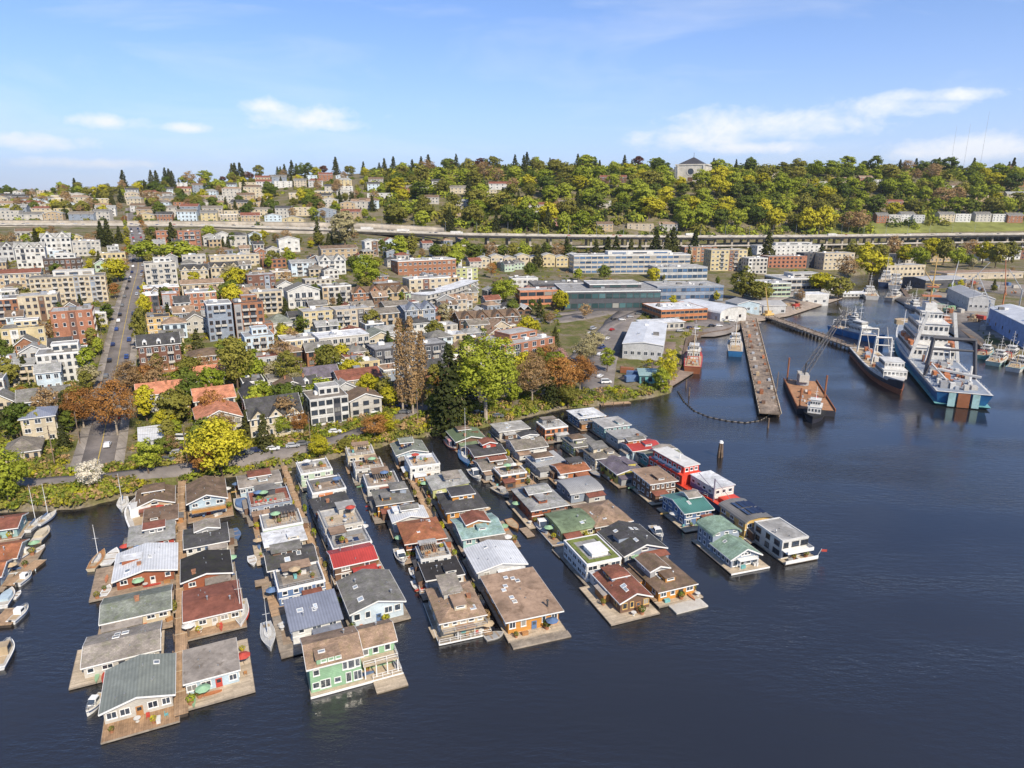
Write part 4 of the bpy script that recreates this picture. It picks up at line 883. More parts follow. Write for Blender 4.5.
# left edge
hb(0, 521, 3.4, 8, 6.5, 'gable_c', 'turquoise', 'redbrown', 'turquoise houseboat with a brown roof', 'at the left edge below the bank', rot=20, rise=1.3, deck=(.8, .5, .8, .5))
hb(-2, 549, 3.4, 8, 7, 'gable_c', 'offwhite', 'rust', 'orange-roofed houseboat with white arched windows', 'at the left edge beside a timber deck', rot=20, rise=1.6, deck=(1.5, .5, 3.0, .5), dm=M_DECK)
hb(-16, 568, 3.2, 7, 6, 'gable_c', 'lightblue', 'rust', 'small orange-roofed houseboat', 'cut off by the left edge, nearer than the other orange roof', rot=20, rise=1.4, deck=(1, .5, 1.0, .5))
# dock A, left side
hb(155, 494, 3.4, 8, 9, 'gable_a', 'tan', 'brown', 'brown gabled houseboat', 'nearest the bank on the left of the first dock', rot=A_, rise=1.9, deck=(.8, .7, .8, .5), sky=1, gable_win=True)
hb(161, 514, 2.9, 6.5, 7, 'slab', 'brown', 'brown', 'low flat brown houseboat', 'behind the white motor yacht on the first dock', rot=A_, deck=(.6, .6, .7, .5))
hb(152, 533, 3.2, 8.5, 6.5, 'shed', 'red', 'lightgrey', 'red-walled houseboat with a grey roof', 'behind the white-roofed houseboat', rot=A_, rise=.9, deck=(1.0, 1.8, .7, .5))
wr = hb(146, 559, 3.5, 10.2, 9.5, 'gable_a', 'redwood', 'white', 'white-metal-roofed brown houseboat', 'with wide gable beside the first dock', rot=A_, rise=1.5, deck=(1.8, 4.6, .3, .4), rk='metal', over=.7, win=(4, 3, 2), dm=M_DECK, sky=2, chim=1)
hb(137, 601, 3.2, 10.8, 7.4, 'gable_c', 'cream', 'greengrey', 'long cream houseboat with a grey-green roof', 'beside the first dock', rot=A_, rise=1.5, deck=(.9, .8, .3, 1.8), over=.35, win=(5, 2, 2), wsize=(1.1, 1.0), dm=M_DECK)
hb(123, 641, 3.2, 10.8, 7.4, 'gable_c', 'offwhite', 'weathered', 'long off-white houseboat with a weathered grey roof', 'third from the end on the first dock', rot=A_, rise=1.3, deck=(1.5, 2.0, .4, .5), over=.3, win=(5, 2, 2), wsize=(1.3, 1.1), dm=M_DECKL, sky=3)
hb(139, 679, 3.4, 9.0, 8.6, 'gable_a', 'offwhite', 'greengrey', 'grey-green gabled houseboat with a timber sun deck', 'at the near end of the first dock', rot=A_, rise=1.5, deck=(3.4, .2, .8, .6), over=.5, win=(5, 2, 2), wsize=(1.5, 1.5), dm=mat('deck_boards_orange', (.37, .235, .135), .8, .22, 2, 'planks', .3, bump=.4, grime=.3), sky=1, chim=0, rk='metal')
# dock A, right side
ab = hb(206, 488, 5.4, 8, 10.5, 'gable_a', 'lightblue', 'brown', 'light blue two-storey houseboat with a brown gable', 'and timber balcony right of the first dock', rot=A_, rise=1.9, floors=2, deck=(2.6, .6, 1.4, .5), over=.6, win=(3, 3, 2), gable_win=True, chim=0)
hb(206, 534, 3.3, 8.2, 7.8, 'gable_c', 'white', 'dark', 'white houseboat with a charcoal roof', 'between the blue gable and the black roof', rot=A_, rise=.9, deck=(.6, .5, 1.1, .6), win=(5, 2, 2))
hb(206, 564, 3.3, 8.6, 8.2, 'gable_a', 'redwood', 'black', 'black-roofed houseboat with a red gable', 'right of the first dock', rot=A_, rise=1.2, deck=(.6, .5, 1.0, .5), chim=1)
hb(212, 599, 3.2, 9.2, 9.2, 'gable_c', 'cream', 'redbrown', 'houseboat with a plain red-brown roof', 'beside the red-hulled sailboat', rot=A_, rise=.7, deck=(2.4, .4, .6, .5), over=.35, win=(5, 2, 2), chim=2, rk='flat')
hb(211, 660, 3.2, 7.6, 7.6, 'slab', 'lightblue', 'weathered', 'light blue houseboat with a patched weathered roof', 'at the near end of the first dock', rot=A_, deck=(3.0, .4, 2.0, 2.4), over=.3, dm=M_DECKL, win=(4, 2, 3), wsize=(1.5, 1.4), sky=0)
# dock B, left side
hb(259, 478, 4.0, 10, 7.5, 'gable_c', 'lightblue', 'weathered', 'pale blue houseboat with a pinkish grey roof', 'nearest the bank on the second dock', rot=B_, rise=.8, deck=(.5, 1.0, .4, .5), rk='flat', over=.3, win=(6, 2, 2))
hb(269, 497, 4.4, 9.6, 8.5, 'flat', 'bluegrey', 'redbrown', 'houseboat with a brown roof terrace', 'and a line of orange-red chairs', rot=B_, floors=2, deck=(.5, .8, .4, .5), rdeck=1, win=(4, 2, 2))
hb(281, 519, 4.0, 8.6, 7, 'flat', 'palegreen', 'pale', 'houseboat with pale grey terrace and red bench', 'left of the second dock', rot=B_, deck=(.8, 1.6, .4, .5), rdeck=2, win=(4, 2, 2))
hb(284, 536, 3.6, 8.0, 5.6, 'slab', 'sand', 'white', 'houseboat with a bright white flat roof', 'left of the second dock', rot=B_, deck=(.5, 2.4, .4, .5), win=(3, 2, 2), dm=M_DECKL)
hb(290, 554, 3.8, 9.0, 6.4, 'gable_c', 'navy', 'dark', 'navy houseboat with a charcoal roof', 'left of the second dock below the white flat roof', rot=B_, rise=1.6, deck=(.6, .8, .4, .5), win=(4, 2, 2), sky=2)
hb(299, 576, 4.6, 8.6, 6.6, 'flat', 'blue', 'grey', 'blue two-storey houseboat with cluttered grey roof', 'left of the second dock', rot=B_, floors=2, deck=(.6, 1.8, .4, .5), rdeck=2, win=(4, 2, 2))
hb(313, 610, 4.4, 8.2, 6.6, 'shed', 'white', 'bluegrey', 'white houseboat with a blue-grey metal roof', 'behind the green double house', rot=B_, rise=1.4, deck=(.6, 2.4, .5, 2.6), rk='metal', floors=2, win=(3, 3, 2), sky=3, dm=M_DECKG)
# dock B, right side
hb(314, 466, 5.0, 8.2, 8, 'flat', 'palegreen', 'pale', 'pale green box houseboat with a roof terrace', 'nearest the bank right of the second dock', rot=B_, floors=2, deck=(.5, .4, .6, .5), rdeck=1, win=(3, 3, 2))
hb(326, 484, 5.6, 8.2, 8, 'flat', 'white', 'grey', 'white box houseboat with an orange panel', 'and planted roof right of the second dock', rot=B_, floors=2, deck=(.6, .4, .7, .5), rdeck=2, win=(2, 3, 2), wsize=(1.8, 1.3))
hb(330, 502, 3.8, 8.0, 6.5, 'shed_l', 'charcoal', 'dark', 'dark low houseboat', 'between the white box houseboats', rot=B_, rise=.7, deck=(.5, .4, .7, .5))
hb(340, 517, 5.2, 8.4, 8.6, 'flat', 'offwhite', 'pale', 'white houseboat with a mint-edged flat roof', 'and glass balcony right of the second dock', rot=B_, floors=2, deck=(.8, .4, .9, .5), rdeck=2, win=(4, 3, 2))
hb(349, 538, 3.9, 8.2, 6.6, 'flat', 'lightgrey', 'lightgrey', 'grey houseboat with solar panels', 'just above the red roof of the second dock', rot=B_, deck=(.5, .4, .8, .5), rdeck=2, solar=6, win=(4, 2, 2))
hb(352, 553, 4.6, 8.4, 6.2, 'gable_c', 'brown', 'red', 'brown houseboat with a bright red roof', 'right of the second dock', rot=B_, rise=1.3, floors=2, deck=(.5, .4, 1.6, .5), rk='metal', over=.3, win=(2, 2, 2), sky=0)
hb(370, 588, 4.4, 9.4, 10, 'gable_a', 'paleblue', 'grey', 'pale blue houseboat with a grey shingle gable', 'and red shutters above the green double house', rot=B_, rise=1.7, deck=(1.2, .6, .9, .6), floors=1, win=(5, 3, 3), wsize=(1.2, 1.7), sky=2, chim=2)
# the green double house across the end of dock B
def green_house():
    c = at(352, 655, 3.0); r = thing('houseboat', 'green two-storey double houseboat with brown roof across the end of the second dock', 'houseboat', (c[0], c[1], 0), R(23), 'floating homes on the lake'); FOOT.append((c[0], c[1], 8))
    MB().box(-8, 8, -5.0, 5.0, -.9, .28).obj('float', M_LOG, r); MB().box(-8.1, 8.1, -5.1, 5.1, .284, .46).obj('deck', M_DECKL, r)
    MB().box(-8.16, 8.16, -5.2, -5.104, .1, .52).obj('rim', M_TRIM, r)
    MB().box(2.6, 8.2, -8.4, -5.3, .05, .34).obj('swim_platform', M_DECKL, r)
    g = wallm('green'); rm = roofm('tan', 'shingle')
    wall_roof(r, 8.8, 8.6, .462, 5.6, 'gable_c', 1.5, g, rm, .5, -3.5, .2)
    wall_roof(r, 6.4, 6.2, .464, 5.3, 'gable_c', 1.4, g, rm, .5, 4.3, 1.4, rname='rear_roof', wname='rear_wall')
    MB().box(-6.6, -2.6, -4.2, -1.2, 5.9, 6.9).obj('dormer', g, r); MB().box(-6.8, -2.4, -4.4, -1.0, 6.904, 7.1).obj('dormer_roof', rm, r)
    for k in range(3): window(r, 'f', 8.8, 8.6, -1.9 + k * 1.25, 6.05, 1.0, .7, cx=-3.5, cy=.16)
    MB().box(1.2, 7.6, -4.4, -1.72, 3.0, 3.16).obj('balcony', M_DECKL, r); railing(r, [(1.3, -4.3), (7.5, -4.3), (7.5, -1.8)], 3.17)
    for x in (1.5, 3.5, 5.5, 7.4): MB().box(x - .1, x + .1, -4.3, -4.1, .462, 3.0).obj('post', M_TRIM, r)
    for x, z, w_, h_, s in ((-7.0, 1.2, 1.2, 1.2, 1), (-5.4, .9, 1.8, 1.7, 2), (-3.3, 1.3, 1.2, 1.1, 1), (-1.4, .8, 1.0, 2.0, 1), (.2, .8, 1.5, 1.9, 2), (-6.8, 3.7, 1.1, 1.2, 1), (-1.9, 3.5, .9, 1.6, 1), (-.8, 3.4, 1.2, 1.8, 1), (.3, 3.5, .9, 1.6, 1)): window(r, 'f', 8.8, 8.6, x + 3.5, z, w_, h_, split=s, cx=-3.5, cy=.2)
    for x in (2.2, 4.0, 6.2): window(r, 'f', 6.4, 6.2, x - 4.3, 3.5, 1.1, 1.5, cx=4.3, cy=1.4); window(r, 'f', 6.4, 6.2, x - 4.3, .9, 1.2, 1.6, cx=4.3, cy=1.4, fcol='yellow')
    for y in (-1.5, 1.5): window(r, 'l', 8.8, 8.6, y, 3.6, 1.1, 1.3, cx=-3.5, cy=.2); window(r, 'r', 6.4, 6.2, y, 3.5, 1.1, 1.3, cx=4.3, cy=1.4)
    chimney(r, -1, 1.5, 6.9, .8); chimney(r, 5, 2, 6.6, .6); skylight(r, -5.5, -2.6, 7.12, 1.2, .8)
    railing(r, [(2.7, -5.0), (7.9, -5.0), (7.9, -1.6)], .462); HB['green double houseboat'] = (r, dict(deck=(1.4, 7.6, -4.8, -2.2), h=5.5))
green_house()
# dock C, left side
hb(360, 451, 5.2, 7.6, 6.5, 'flat', 'cream', 'pale', 'cream box houseboat with a crowded roof terrace', 'nearest the bank on the third dock', rot=C_, floors=2, deck=(.5, .6, .4, .5), rdeck=1, win=(3, 2, 2))
hb(368, 464, 4.4, 7.6, 6.0, 'flat', 'white', 'tan', 'white houseboat with a tan flat roof', 'second from the bank on the third dock', rot=C_, floors=2, deck=(.5, .6, .4, .5), win=(3, 2, 2), rdeck=1)
hb(381, 479, 3.8, 8.2, 7.6, 'flat', 'lightgrey', 'weathered', 'weathered grey houseboat with timber terrace', 'left of the third dock', rot=C_, deck=(.6, .9, .4, .5), rdeck=2)
hb(392, 494, 4.8, 8.2, 7.6, 'hip', 'orangewood', 'grey', 'orange timber houseboat with a grey hip roof', 'left of the third dock', rot=C_, rise=1.1, floors=2, deck=(.6, 1.3, .4, .5), win=(4, 2, 2), fcol='dark')
hb(408, 512, 4.0, 7.6, 5.4, 'gable_a', 'white', 'white', 'small houseboat with a pale white gable', 'behind the red-brown hipped houseboat', rot=C_, rise=1.3, deck=(.5, .8, .4, .5), rk='metal')
hb(421, 527, 4.6, 8.4, 8.8, 'hip', 'redwood', 'rust', 'red-brown hipped houseboat with timber front', 'left of the third dock', rot=C_, rise=2.0, floors=2, deck=(1.0, .9, .4, .5), win=(4, 3, 2), fcol='redwood', sky=2)
hb(433, 551, 4.6, 6.2, 5.0, 'flat', 'white', 'dark', 'white cabin houseboat with a dark upper roof', 'left of the third dock', rot=C_, floors=2, deck=(.4, .6, .4, .5), win=(3, 2, 2), rdeck=2)
hb(441, 568, 3.4, 7.4, 6.4, 'slab', 'white', 'black', 'white houseboat with a black flat roof', 'behind the tan gambrel houseboat', rot=C_, deck=(.4, 1.4, .6, .5), over=.25, rail='fl')
tg = hb(455, 598, 4.4, 7.8, 9.6, 'hip', 'cream', 'tan', 'cream houseboat with a brown hipped roof', 'and glass terrace ending the third dock', rot=C_, rise=1.9, floors=2, deck=(1.6, .8, .9, .5), win=(5, 3, 2), wsize=(1.1, 1.2), rail='fr', sky=1)
# dock C, right side
hb(409, 446, 4.4, 8.6, 8.5, 'gable_a', 'lightblue', 'greengrey', 'pale blue houseboat with a grey-green gable', 'nearest the bank right of the third dock', rot=C_, rise=1.4, deck=(.6, .5, .6, .5), gable_win=True, solar=3)
hb(422, 460, 5.6, 8.2, 7.4, 'flat', 'white', 'white', 'white houseboat with black skylight strips', 'and metal balcony right of the third dock', rot=C_, floors=2, deck=(.9, .5, .8, .5), sky=3, rdeck=2, win=(4, 3, 3))
hb(447, 480, 4.0, 9.4, 7.6, 'shed_l', 'lime', 'pale', 'pale green houseboat with a light grey roof', 'right of the third dock', rot=C_, rise=.9, deck=(.8, 1.3, .5, .6), over=.3, win=(3, 3, 2), sky=1)
hb(461, 497, 4.2, 9.4, 9.4, 'hip', 'orangewood', 'dark', 'houseboat with a large dark hipped roof', 'and pale gable front right of the third dock', rot=C_, rise=2.4, deck=(.8, .7, .9, .5), win=(4, 3, 3), sky=1)
hb(477, 524, 3.8, 9.0, 8.6, 'gable_c', 'turquoise', 'tealpale', 'turquoise houseboat with a pale teal roof', 'right of the third dock', rot=C_, rise=1.3, deck=(1.0, .7, 3.4, .6), win=(4, 3, 3), dm=M_DECK, chim=1)
hb(495, 554, 3.9, 10.0, 8.4, 'gable_a', 'lightgrey', 'white', 'houseboat with a white metal gable', 'behind the tan flat-roofed houseboat', rot=C_, rise=1.4, deck=(.5, .6, .6, .5), rk='metal', over=.4, win=(3, 3, 2), sky=1)
tn = hb(520, 593, 4.0, 9.6, 13.0, 'slab', 'orangewood', 'tan', 'orange timber houseboat with a wide tan flat roof', 'ending the third dock', rot=C_, deck=(1.9, .6, .5, .5), over=.7, win=(5, 4, 4), wsize=(1.0, 1.7), dm=M_DECKL, chim=0, sky=0)
for x, y in ((-2.6, 1.6), (-1.9, 2.7), (-2.0, -.9), (-1.9, -2.2), (.3, 4.6), (.9, 3.6), (-.9, 5.2)): skylight(tn, x, y, 4.27, .85, .85)
MB().cyl(3.2, -5.2, 4.2, 5.9, .17, .17, 8).cyl(3.2, -5.2, 5.9, 6.1, .28, .16, 8).obj('chimney', M_DTRIM, tn)
MB().box(-5.2, 5.6, -10.1, -8.55, .02, .34).obj('swim_float', M_DECKG, tn)
# dock D, left side
hb(466, 433, 4.0, 9.0, 9.0, 'gable_a', 'brown', 'green', 'old brown houseboat with a mossy green roof', 'under the tallest cottonwood', rot=D_, rise=1.5, deck=(.6, .6, .6, .5), rk='metal')
hb(485, 448, 3.6, 9.0, 8.0, 'gable_c', 'red', 'dark', 'red-walled houseboat with a dark grey roof', 'beside the blue-covered sailboat', rot=D_, rise=1.0, deck=(.6, 1.2, .6, .5))
hb(494, 462, 3.4, 9.0, 7.0, 'gable_c', 'brown', 'warmgrey', 'brown houseboat with a long grey roof', 'left of the fourth dock', rot=D_, rise=1.0, deck=(.8, .8, .6, .5))
hb(510, 470, 4.4, 7.4, 5.2, 'flat', 'wood', 'tan', 'timber houseboat with a tan terrace', 'left of the fourth dock', rot=D_, floors=2, deck=(.6, 1.6, .6, .5), rdeck=1, fcol='dark')
hb(539, 495, 4.6, 9.0, 11.4, 'hip', 'redwood', 'lightgrey', 'large red-brown houseboat with a pale grey roof', 'left of the fourth dock', rot=D_, rise=1.2, floors=2, deck=(.9, 1.7, .6, .6), win=(4, 4, 3), sky=2, fcol='redwood', dm=M_DECKL)
hb(570, 519, 3.4, 8.4, 8.6, 'barrel_c', 'olive', 'green', 'houseboat with a rounded moss green roof', 'left of the fourth dock', rot=D_, rise=.9, deck=(.7, 2.6, .5, .5), sky=4, chim=1, over=.35, rk='flat', dm=M_DECK)
gr = hb(592, 549, 5.2, 7.8, 9.6, 'flat', 'white', 'lightgrey', 'white modern houseboat with a grass-edged roof', 'left of the fourth dock', rot=D_, floors=2, deck=(.4, .7, .5, .5), win=(3, 5, 2), wsize=(1.8, 1.3), chim=0)
ggr = mat('roof_grass', (.16, .19, .05), .95, .35, 1.5)
for b in ((-3.5, 3.5, -4.4, -3.5), (-3.5, 3.5, 3.5, 4.4), (-3.5, -2.6, -3.498, 3.498), (2.6, 3.5, -3.498, 3.498)): MB().box(*b, 5.365, 5.62).obj('roof_planting', ggr, gr)
MB().box(-1.6, 2.0, -2.8, .6, 5.365, 6.5).box(-1.8, 2.2, -3.0, .8, 6.504, 6.7).obj('roof_cabin', M_TRIM, gr)
hb(622, 582, 3.6, 6.2, 9.0, 'gable_a', 'brown', 'redbrown', 'brown houseboat with a red-brown gable', 'and orange front ending the fourth dock', rot=D_, rise=1.6, deck=(2.2, 3.2, .7, .5), win=(4, 3, 2), wsize=(1.0, 1.6), fcol='yellow', dm=M_DECKL, sky=2)
hb(603, 576, 3.3, 2.8, 7.6, 'slab', 'bluegrey', 'white', 'narrow houseboat annex under a white flat roof', 'beside the red-brown gable', rot=D_, deck=(.2, .3, .2, .2), win=(1, 4, 0), chim=0)
# dock D, right side
hb(510, 426, 3.6, 10, 7.0, 'slab', 'offwhite', 'pale', 'long low houseboat with a pale flat roof', 'nearest the bank on the fourth dock', rot=D_, deck=(.6, .6, .6, .5), sky=3)
hb(526, 441, 4.2, 9.6, 8.0, 'gable_c', 'white', 'warmgrey', 'white houseboat with a grey-brown cross gable', 'right of the fourth dock', rot=D_, rise=1.6, floors=2, deck=(.6, .6, .6, .5), sky=2)
hb(545, 459, 3.6, 8.6, 7.4, 'shed_l', 'lightgrey', 'pale', 'houseboat with a light metal roof', 'left of the terracotta houseboat', rot=D_, rise=.7, deck=(.6, .6, .6, .5), rk='metal', over=.3)
hb(570, 466, 3.8, 8.2, 5.6, 'gable_c', 'orange', 'rust', 'terracotta orange houseboat', 'with a rust roof right of the fourth dock', rot=D_, rise=.9, deck=(.9, 2.0, 1.2, .5), win=(3, 2, 2))
hb(579, 484, 3.6, 8.6, 7.8, 'barrel_c', 'bluegrey', 'lightgrey', 'houseboat with a low curved grey metal roof', 'right of the fourth dock', rot=D_, rise=1.0, deck=(.7, .7, .6, .5), rk='metal')
hb(602, 510, 3.6, 9.0, 10.0, 'hip', 'brown', 'tan', 'houseboat with a large brown shingled hip roof', 'right of the fourth dock', rot=D_, rise=2.2, deck=(.6, .7, .6, .5), sky=2)
hb(632, 536, 3.8, 9.4, 9.4, 'gable_a', 'bluegrey', 'dark', 'dark grey gabled houseboat with bright skylights', 'right of the fourth dock', rot=D_, rise=2.1, deck=(.7, .7, .8, .5), sky=4, gable_win=True, over=.6)
ob = hb(662, 571, 3.4, 8.0, 9.4, 'hip', 'orangewood', 'brown', 'orange-fronted houseboat with a brown hip roof', 'at the near end right of the fourth dock', rot=D_, rise=1.5, deck=(1.4, .8, 1.0, .5), win=(4, 3, 3), fcol='white', sky=2, dm=M_DECKL)
MB().box(-2.8, 4.2, -8.6, -6.2, .02, .36).obj('swim_float', paint('offwhite', .7), ob)
# dock E, left side
hb(552, 424, 5.4, 7.8, 6.6, 'flat', 'orange', 'pale', 'red-orange houseboat with white-rimmed roof', 'under the brown trees', rot=20, floors=2, deck=(.7, .6, .6, .5), win=(4, 3, 2), fcol='dark')
hb(580, 439, 4.2, 7.8, 8.0, 'hip', 'lime', 'grey', 'pale olive houseboat with a grey hip roof', 'left of the fifth dock', rot=20, rise=1.3, deck=(.5, .6, .5, .5), floors=2)
hb(601, 451, 4.8, 7.2, 7.0, 'hip', 'cream', 'warmgrey', 'cream houseboat with verandas and a small hip roof', 'left of the fifth dock', rot=20, rise=1.2, floors=2, deck=(.9, .6, .5, .5), win=(4, 3, 2), wsize=(1.3, 1.4), rail='fl')
hb(621, 464, 4.0, 7.6, 9.0, 'gable_a', 'brightyellow', 'purple', 'bright yellow houseboat with a purple-grey roof', 'left of the fifth dock', rot=20, rise=1.1, deck=(.7, 1.0, .5, .5), win=(2, 4, 2), fcol='dark', sky=0, dm=M_DECK)
hb(654, 475, 6.0, 7.2, 8.6, 'slab', 'brown', 'tan', 'tall brown shingled houseboat with a flat tan roof', 'left of the fifth dock', rot=E_, floors=2, deck=(.6, 1.0, .5, .5), win=(5, 4, 2), wsize=(.9, 1.3), dm=M_DECKL)
hb(687, 500, 4.8, 7.2, 9.0, 'gable_c', 'blue', 'teal', 'blue houseboat with a teal metal roof', 'left of the fifth dock', rot=E_, rise=1.5, floors=2, deck=(.9, 1.3, .5, .5), rk='metal', win=(3, 4, 2), dm=M_DECKL, sky=2)
def curved_house():
    c = at(727, 537, 4.2); r = thing('houseboat', 'houseboat with curved and gabled pale green roofs at the near end of the fifth dock', 'houseboat', (c[0], c[1], 0), R(E_), 'floating homes on the lake'); FOOT.append((c[0], c[1], 8))
    MB().box(-4.9, 5.3, -9.3, 7.2, -.9, .28).obj('float', M_LOG, r); MB().box(-5, 5.4, -9.4, 7.3, .284, .46).obj('deck', M_DECKL, r); MB().box(-5.05, 5.45, -9.48, -9.404, .1, .5).obj('rim', M_TRIM, r)
    rm = roofm('palegreen', 'shingle'); wm = wallm('bluegrey')
    wall_roof(r, 7.4, 6.4, .462, 5.0, 'barrel', 1.2, wm, rm, .5, 0, 3.6)
    wall_roof(r, 7.6, 7.4, .464, 2.9, 'gable_a', 1.9, wm, rm, .6, .2, -3.4, rname='front_roof', wname='front_wall')
    for k in range(4): window(r, 'f', 7.6, 7.4, -2.7 + 1.8 * k, .7, 1.4, 1.7, cx=.2, cy=-3.4)
    for k in range(3): window(r, 'f', 7.6, 7.4, -.9 + .9 * k, 3.1, .75, .8, cx=.2, cy=-3.4)
    for k in range(3): window(r, 'f', 7.4, 6.4, -2.4 + 2.4 * k, 4.9, 1.2, .6, cx=0, cy=3.6)
    for k in range(4): window(r, 'l', 7.6, 7.4, -2.7 + 1.7 * k, 1.0, 1.0, 1.2, cx=.2, cy=-3.4)
    for k in range(3): window(r, 'l', 7.4, 6.4, -2 + 2 * k, 3.2, 1.0, 1.2, cx=0, cy=3.6); window(r, 'l', 7.4, 6.4, -2 + 2 * k, 1.0, 1.0, 1.2, cx=0, cy=3.6)
    MB().box(-2.2, 2.8, -8.6, -7.12, 2.5, 2.62).obj('awning', M_TRIM, r)
    for x in (-2.1, 2.6): MB().box(x - .07, x + .07, -8.55, -8.4, .462, 2.498).obj('post', M_TRIM, r)
    skylight(r, -1.6, -1.5, 4.0, .9, .9, (0, -.46)); HB['pale green curved houseboat'] = (r, dict(deck=(-3, 4, -9, -7.4), h=3))
curved_house()
# dock E, right side
hb(586, 413, 4.6, 9.4, 8, 'slab', 'blue', 'white', 'deep blue houseboat with a white flat roof', 'nearest the bank on the fifth dock', rot=20, floors=2, deck=(.7, .6, .7, .5), win=(4, 3, 3))
hb(611, 422, 5.0, 9.0, 7.6, 'slab', 'turquoise', 'pale', 'turquoise two-storey box houseboat', 'right of the deep blue houseboat', rot=20, floors=2, deck=(.7, .6, .7, .5), win=(5, 3, 3), wsize=(.8, 1.1))
hb(626, 434, 4.0, 9.8, 7.0, 'shed_r', 'lightgrey', 'lightgrey', 'houseboat with a long plain grey roof', 'behind the bright red roof', rot=20, rise=.5, deck=(.6, .5, .6, .5), over=.3, rk='flat')
hb(641, 444, 4.2, 9.4, 6.4, 'gable_c', 'lightblue', 'red', 'light blue houseboat with a bright red roof', 'on the fifth dock', rot=20, rise=1.0, deck=(.6, .6, .6, .5), rk='metal', over=.35)
hb(661, 453, 4.0, 10.0, 6.6, 'gable_c', 'teal', 'olive', 'houseboat with an olive roof and glass gable', 'behind the red ferry houseboat', rot=20, rise=1.2, deck=(.6, .6, .6, .5), rk='metal')
def ferry():
    c = at(678, 472, 3.0); r = thing('houseboat', 'red ferry-like houseboat with a long white upper cabin', 'houseboat', (c[0], c[1], 0), R(E_ + 6), 'floating homes on the lake'); FOOT.append((c[0], c[1], 8)); r.scale = (1.2, 1.3, 1.1); rd = paint('brightred', .5)
    MB().prism([(-3.2, 8), (-3.2, -9), (-1.6, -12.5), (1.6, -12.5), (3.2, -9), (3.2, 8)], 'z', -.6, 1.5).obj('hull', paint('blue', .4), r)
    MB().prism([(-3.3, 8.1), (-3.3, -9.05), (-1.65, -12.65), (1.65, -12.65), (3.3, -9.05), (3.3, 8.1)], 'z', 1.504, 1.75).obj('deck', rd, r)
    MB().box(-3.0, 3.0, -5, 7.8, 1.754, 4.4).obj('lower_cabin', rd, r)
    MB().box(-1.9, 2.6, -4.2, 7.6, 4.404, 6.4).obj('upper_cabin', rd, r); MB().box(-2.1, 2.8, -4.5, 7.8, 6.404, 6.62).obj('roof', paint('white', .6), r)
    MB().box(-2.2, 2.9, -3.2, 7, 4.404, 4.9).obj('trim_band', M_TRIM, r)
    for k in range(3): window(r, 'f', 4.5, 11.8, -1.4 + 1.4 * k, 5.0, 1.0, 1.0, cx=.35, cy=1.7)
    for k in range(7): window(r, 'l', 6, 12.8, -5.2 + 1.7 * k, 2.6, 1.2, 1.1, cx=0, cy=1.4)
    for k in range(6): window(r, 'l', 4.5, 11.8, -4.6 + 1.8 * k, 5.0, 1.1, .9, cx=.35, cy=1.7)
    for k in range(4): o = MB().box(-.5, .5, -1.2, 1.2, 0, .06).obj('solar_panel', M_SOLAR, r, (-2.45, -2 + k * 2.7, 4.42))
    railing(r, [(-3.1, -8.9), (-1.6, -12.3), (1.6, -12.3), (3.1, -8.9)], 1.752, 1.0)
    MB().cyl(.3, 0, 6.6, 8.4, .12, .1, 6).obj('mast', M_TRIM, r)
ferry()
def workboat():
    c = at(717, 492, 2.5); r = thing('houseboat', 'white-cabined houseboat on a red-decked blue work boat hull', 'houseboat', (c[0], c[1], 0), R(E_ + 4), 'floating homes on the lake'); FOOT.append((c[0], c[1], 8)); r.scale = (1.2, 1.2, 1.0); rd = paint('brightred', .5)
    MB().prism([(-3.4, 7), (-3.4, -6), (-1.8, -8.6), (1.8, -8.6), (3.4, -6), (3.4, 7)], 'z', -.6, 1.6).obj('hull', paint('blue', .4), r)
    MB().prism([(-3.5, 7.1), (-3.5, -6.05), (-1.85, -8.75), (1.85, -8.75), (3.5, -6.05), (3.5, 7.1)], 'z', 1.604, 1.85).obj('deck', rd, r)
    MB().box(-2.8, 3.0, -2.2, 6.6, 1.854, 5.2).obj('cabin', paint('white', .6), r); MB().box(-3.0, 3.2, -2.5, 6.8, 5.204, 5.42).obj('roof', roofm('white', 'flat'), r)
    MB().box(-2.84, -2.803, -2.1, 6.5, 1.86, 3.35).obj('side_panel', paint('blue', .5), r)
    MB().box(-2.2, 2.2, -6.2, -3.2, 1.854, 3.1).obj('fore_cabin', rd, r); MB().box(-.9, .9, -7.6, -6.4, 1.854, 2.6).obj('winch', paint('blue', .4), r)
    for k in range(3): window(r, 'f', 5.8, 8.8, -1.8 + 1.8 * k, 3.4, 1.1, 1.1, cx=.1, cy=2.2)
    for k in range(4): window(r, 'l', 5.8, 8.8, -3.2 + 2.1 * k, 3.4, 1.2, 1.0, cx=.1, cy=2.2)
    MB().bar((-3.2, -2.8, 1.8), (-3.2, -2.8, 8.5), .16, 6).bar((-3.2, -2.8, 8.4), (-.5, -7.8, 2), .07, 5).bar((-3.2, -2.8, 5), (-3.2, 3, 7.5), .09, 5).obj('derrick', paint('purplegrey', .5), r)
workboat()
sl = hb(746, 510, 5.0, 7.2, 8.6, 'barrel', 'yellow', 'grey', 'yellow houseboat with a curved solar-panelled roof', 'behind the white two-storey box', rot=E_, rise=1.3, floors=2, deck=(.5, .5, .5, .5), rk='metal', chim=0, win=(3, 3, 2), over=.4)
for i in range(4):
    for j in range(2):
        th = math.pi * (.62 - .11 * i + .0); x = -3.9 * math.cos(th + .25); z = 5.05 + 1.62 * math.sin(th + .25)
        o = MB().box(-.55, .55, -1.4, 1.4, .0, .06).obj('solar_panel', M_SOLAR, sl, (x, -1.7 + j * 3.1, z)); o.rotation_euler = (0, math.atan2(1.3 * math.cos(th + .25) * -1, 3.6 * math.sin(th + .25)) * -1, 0)
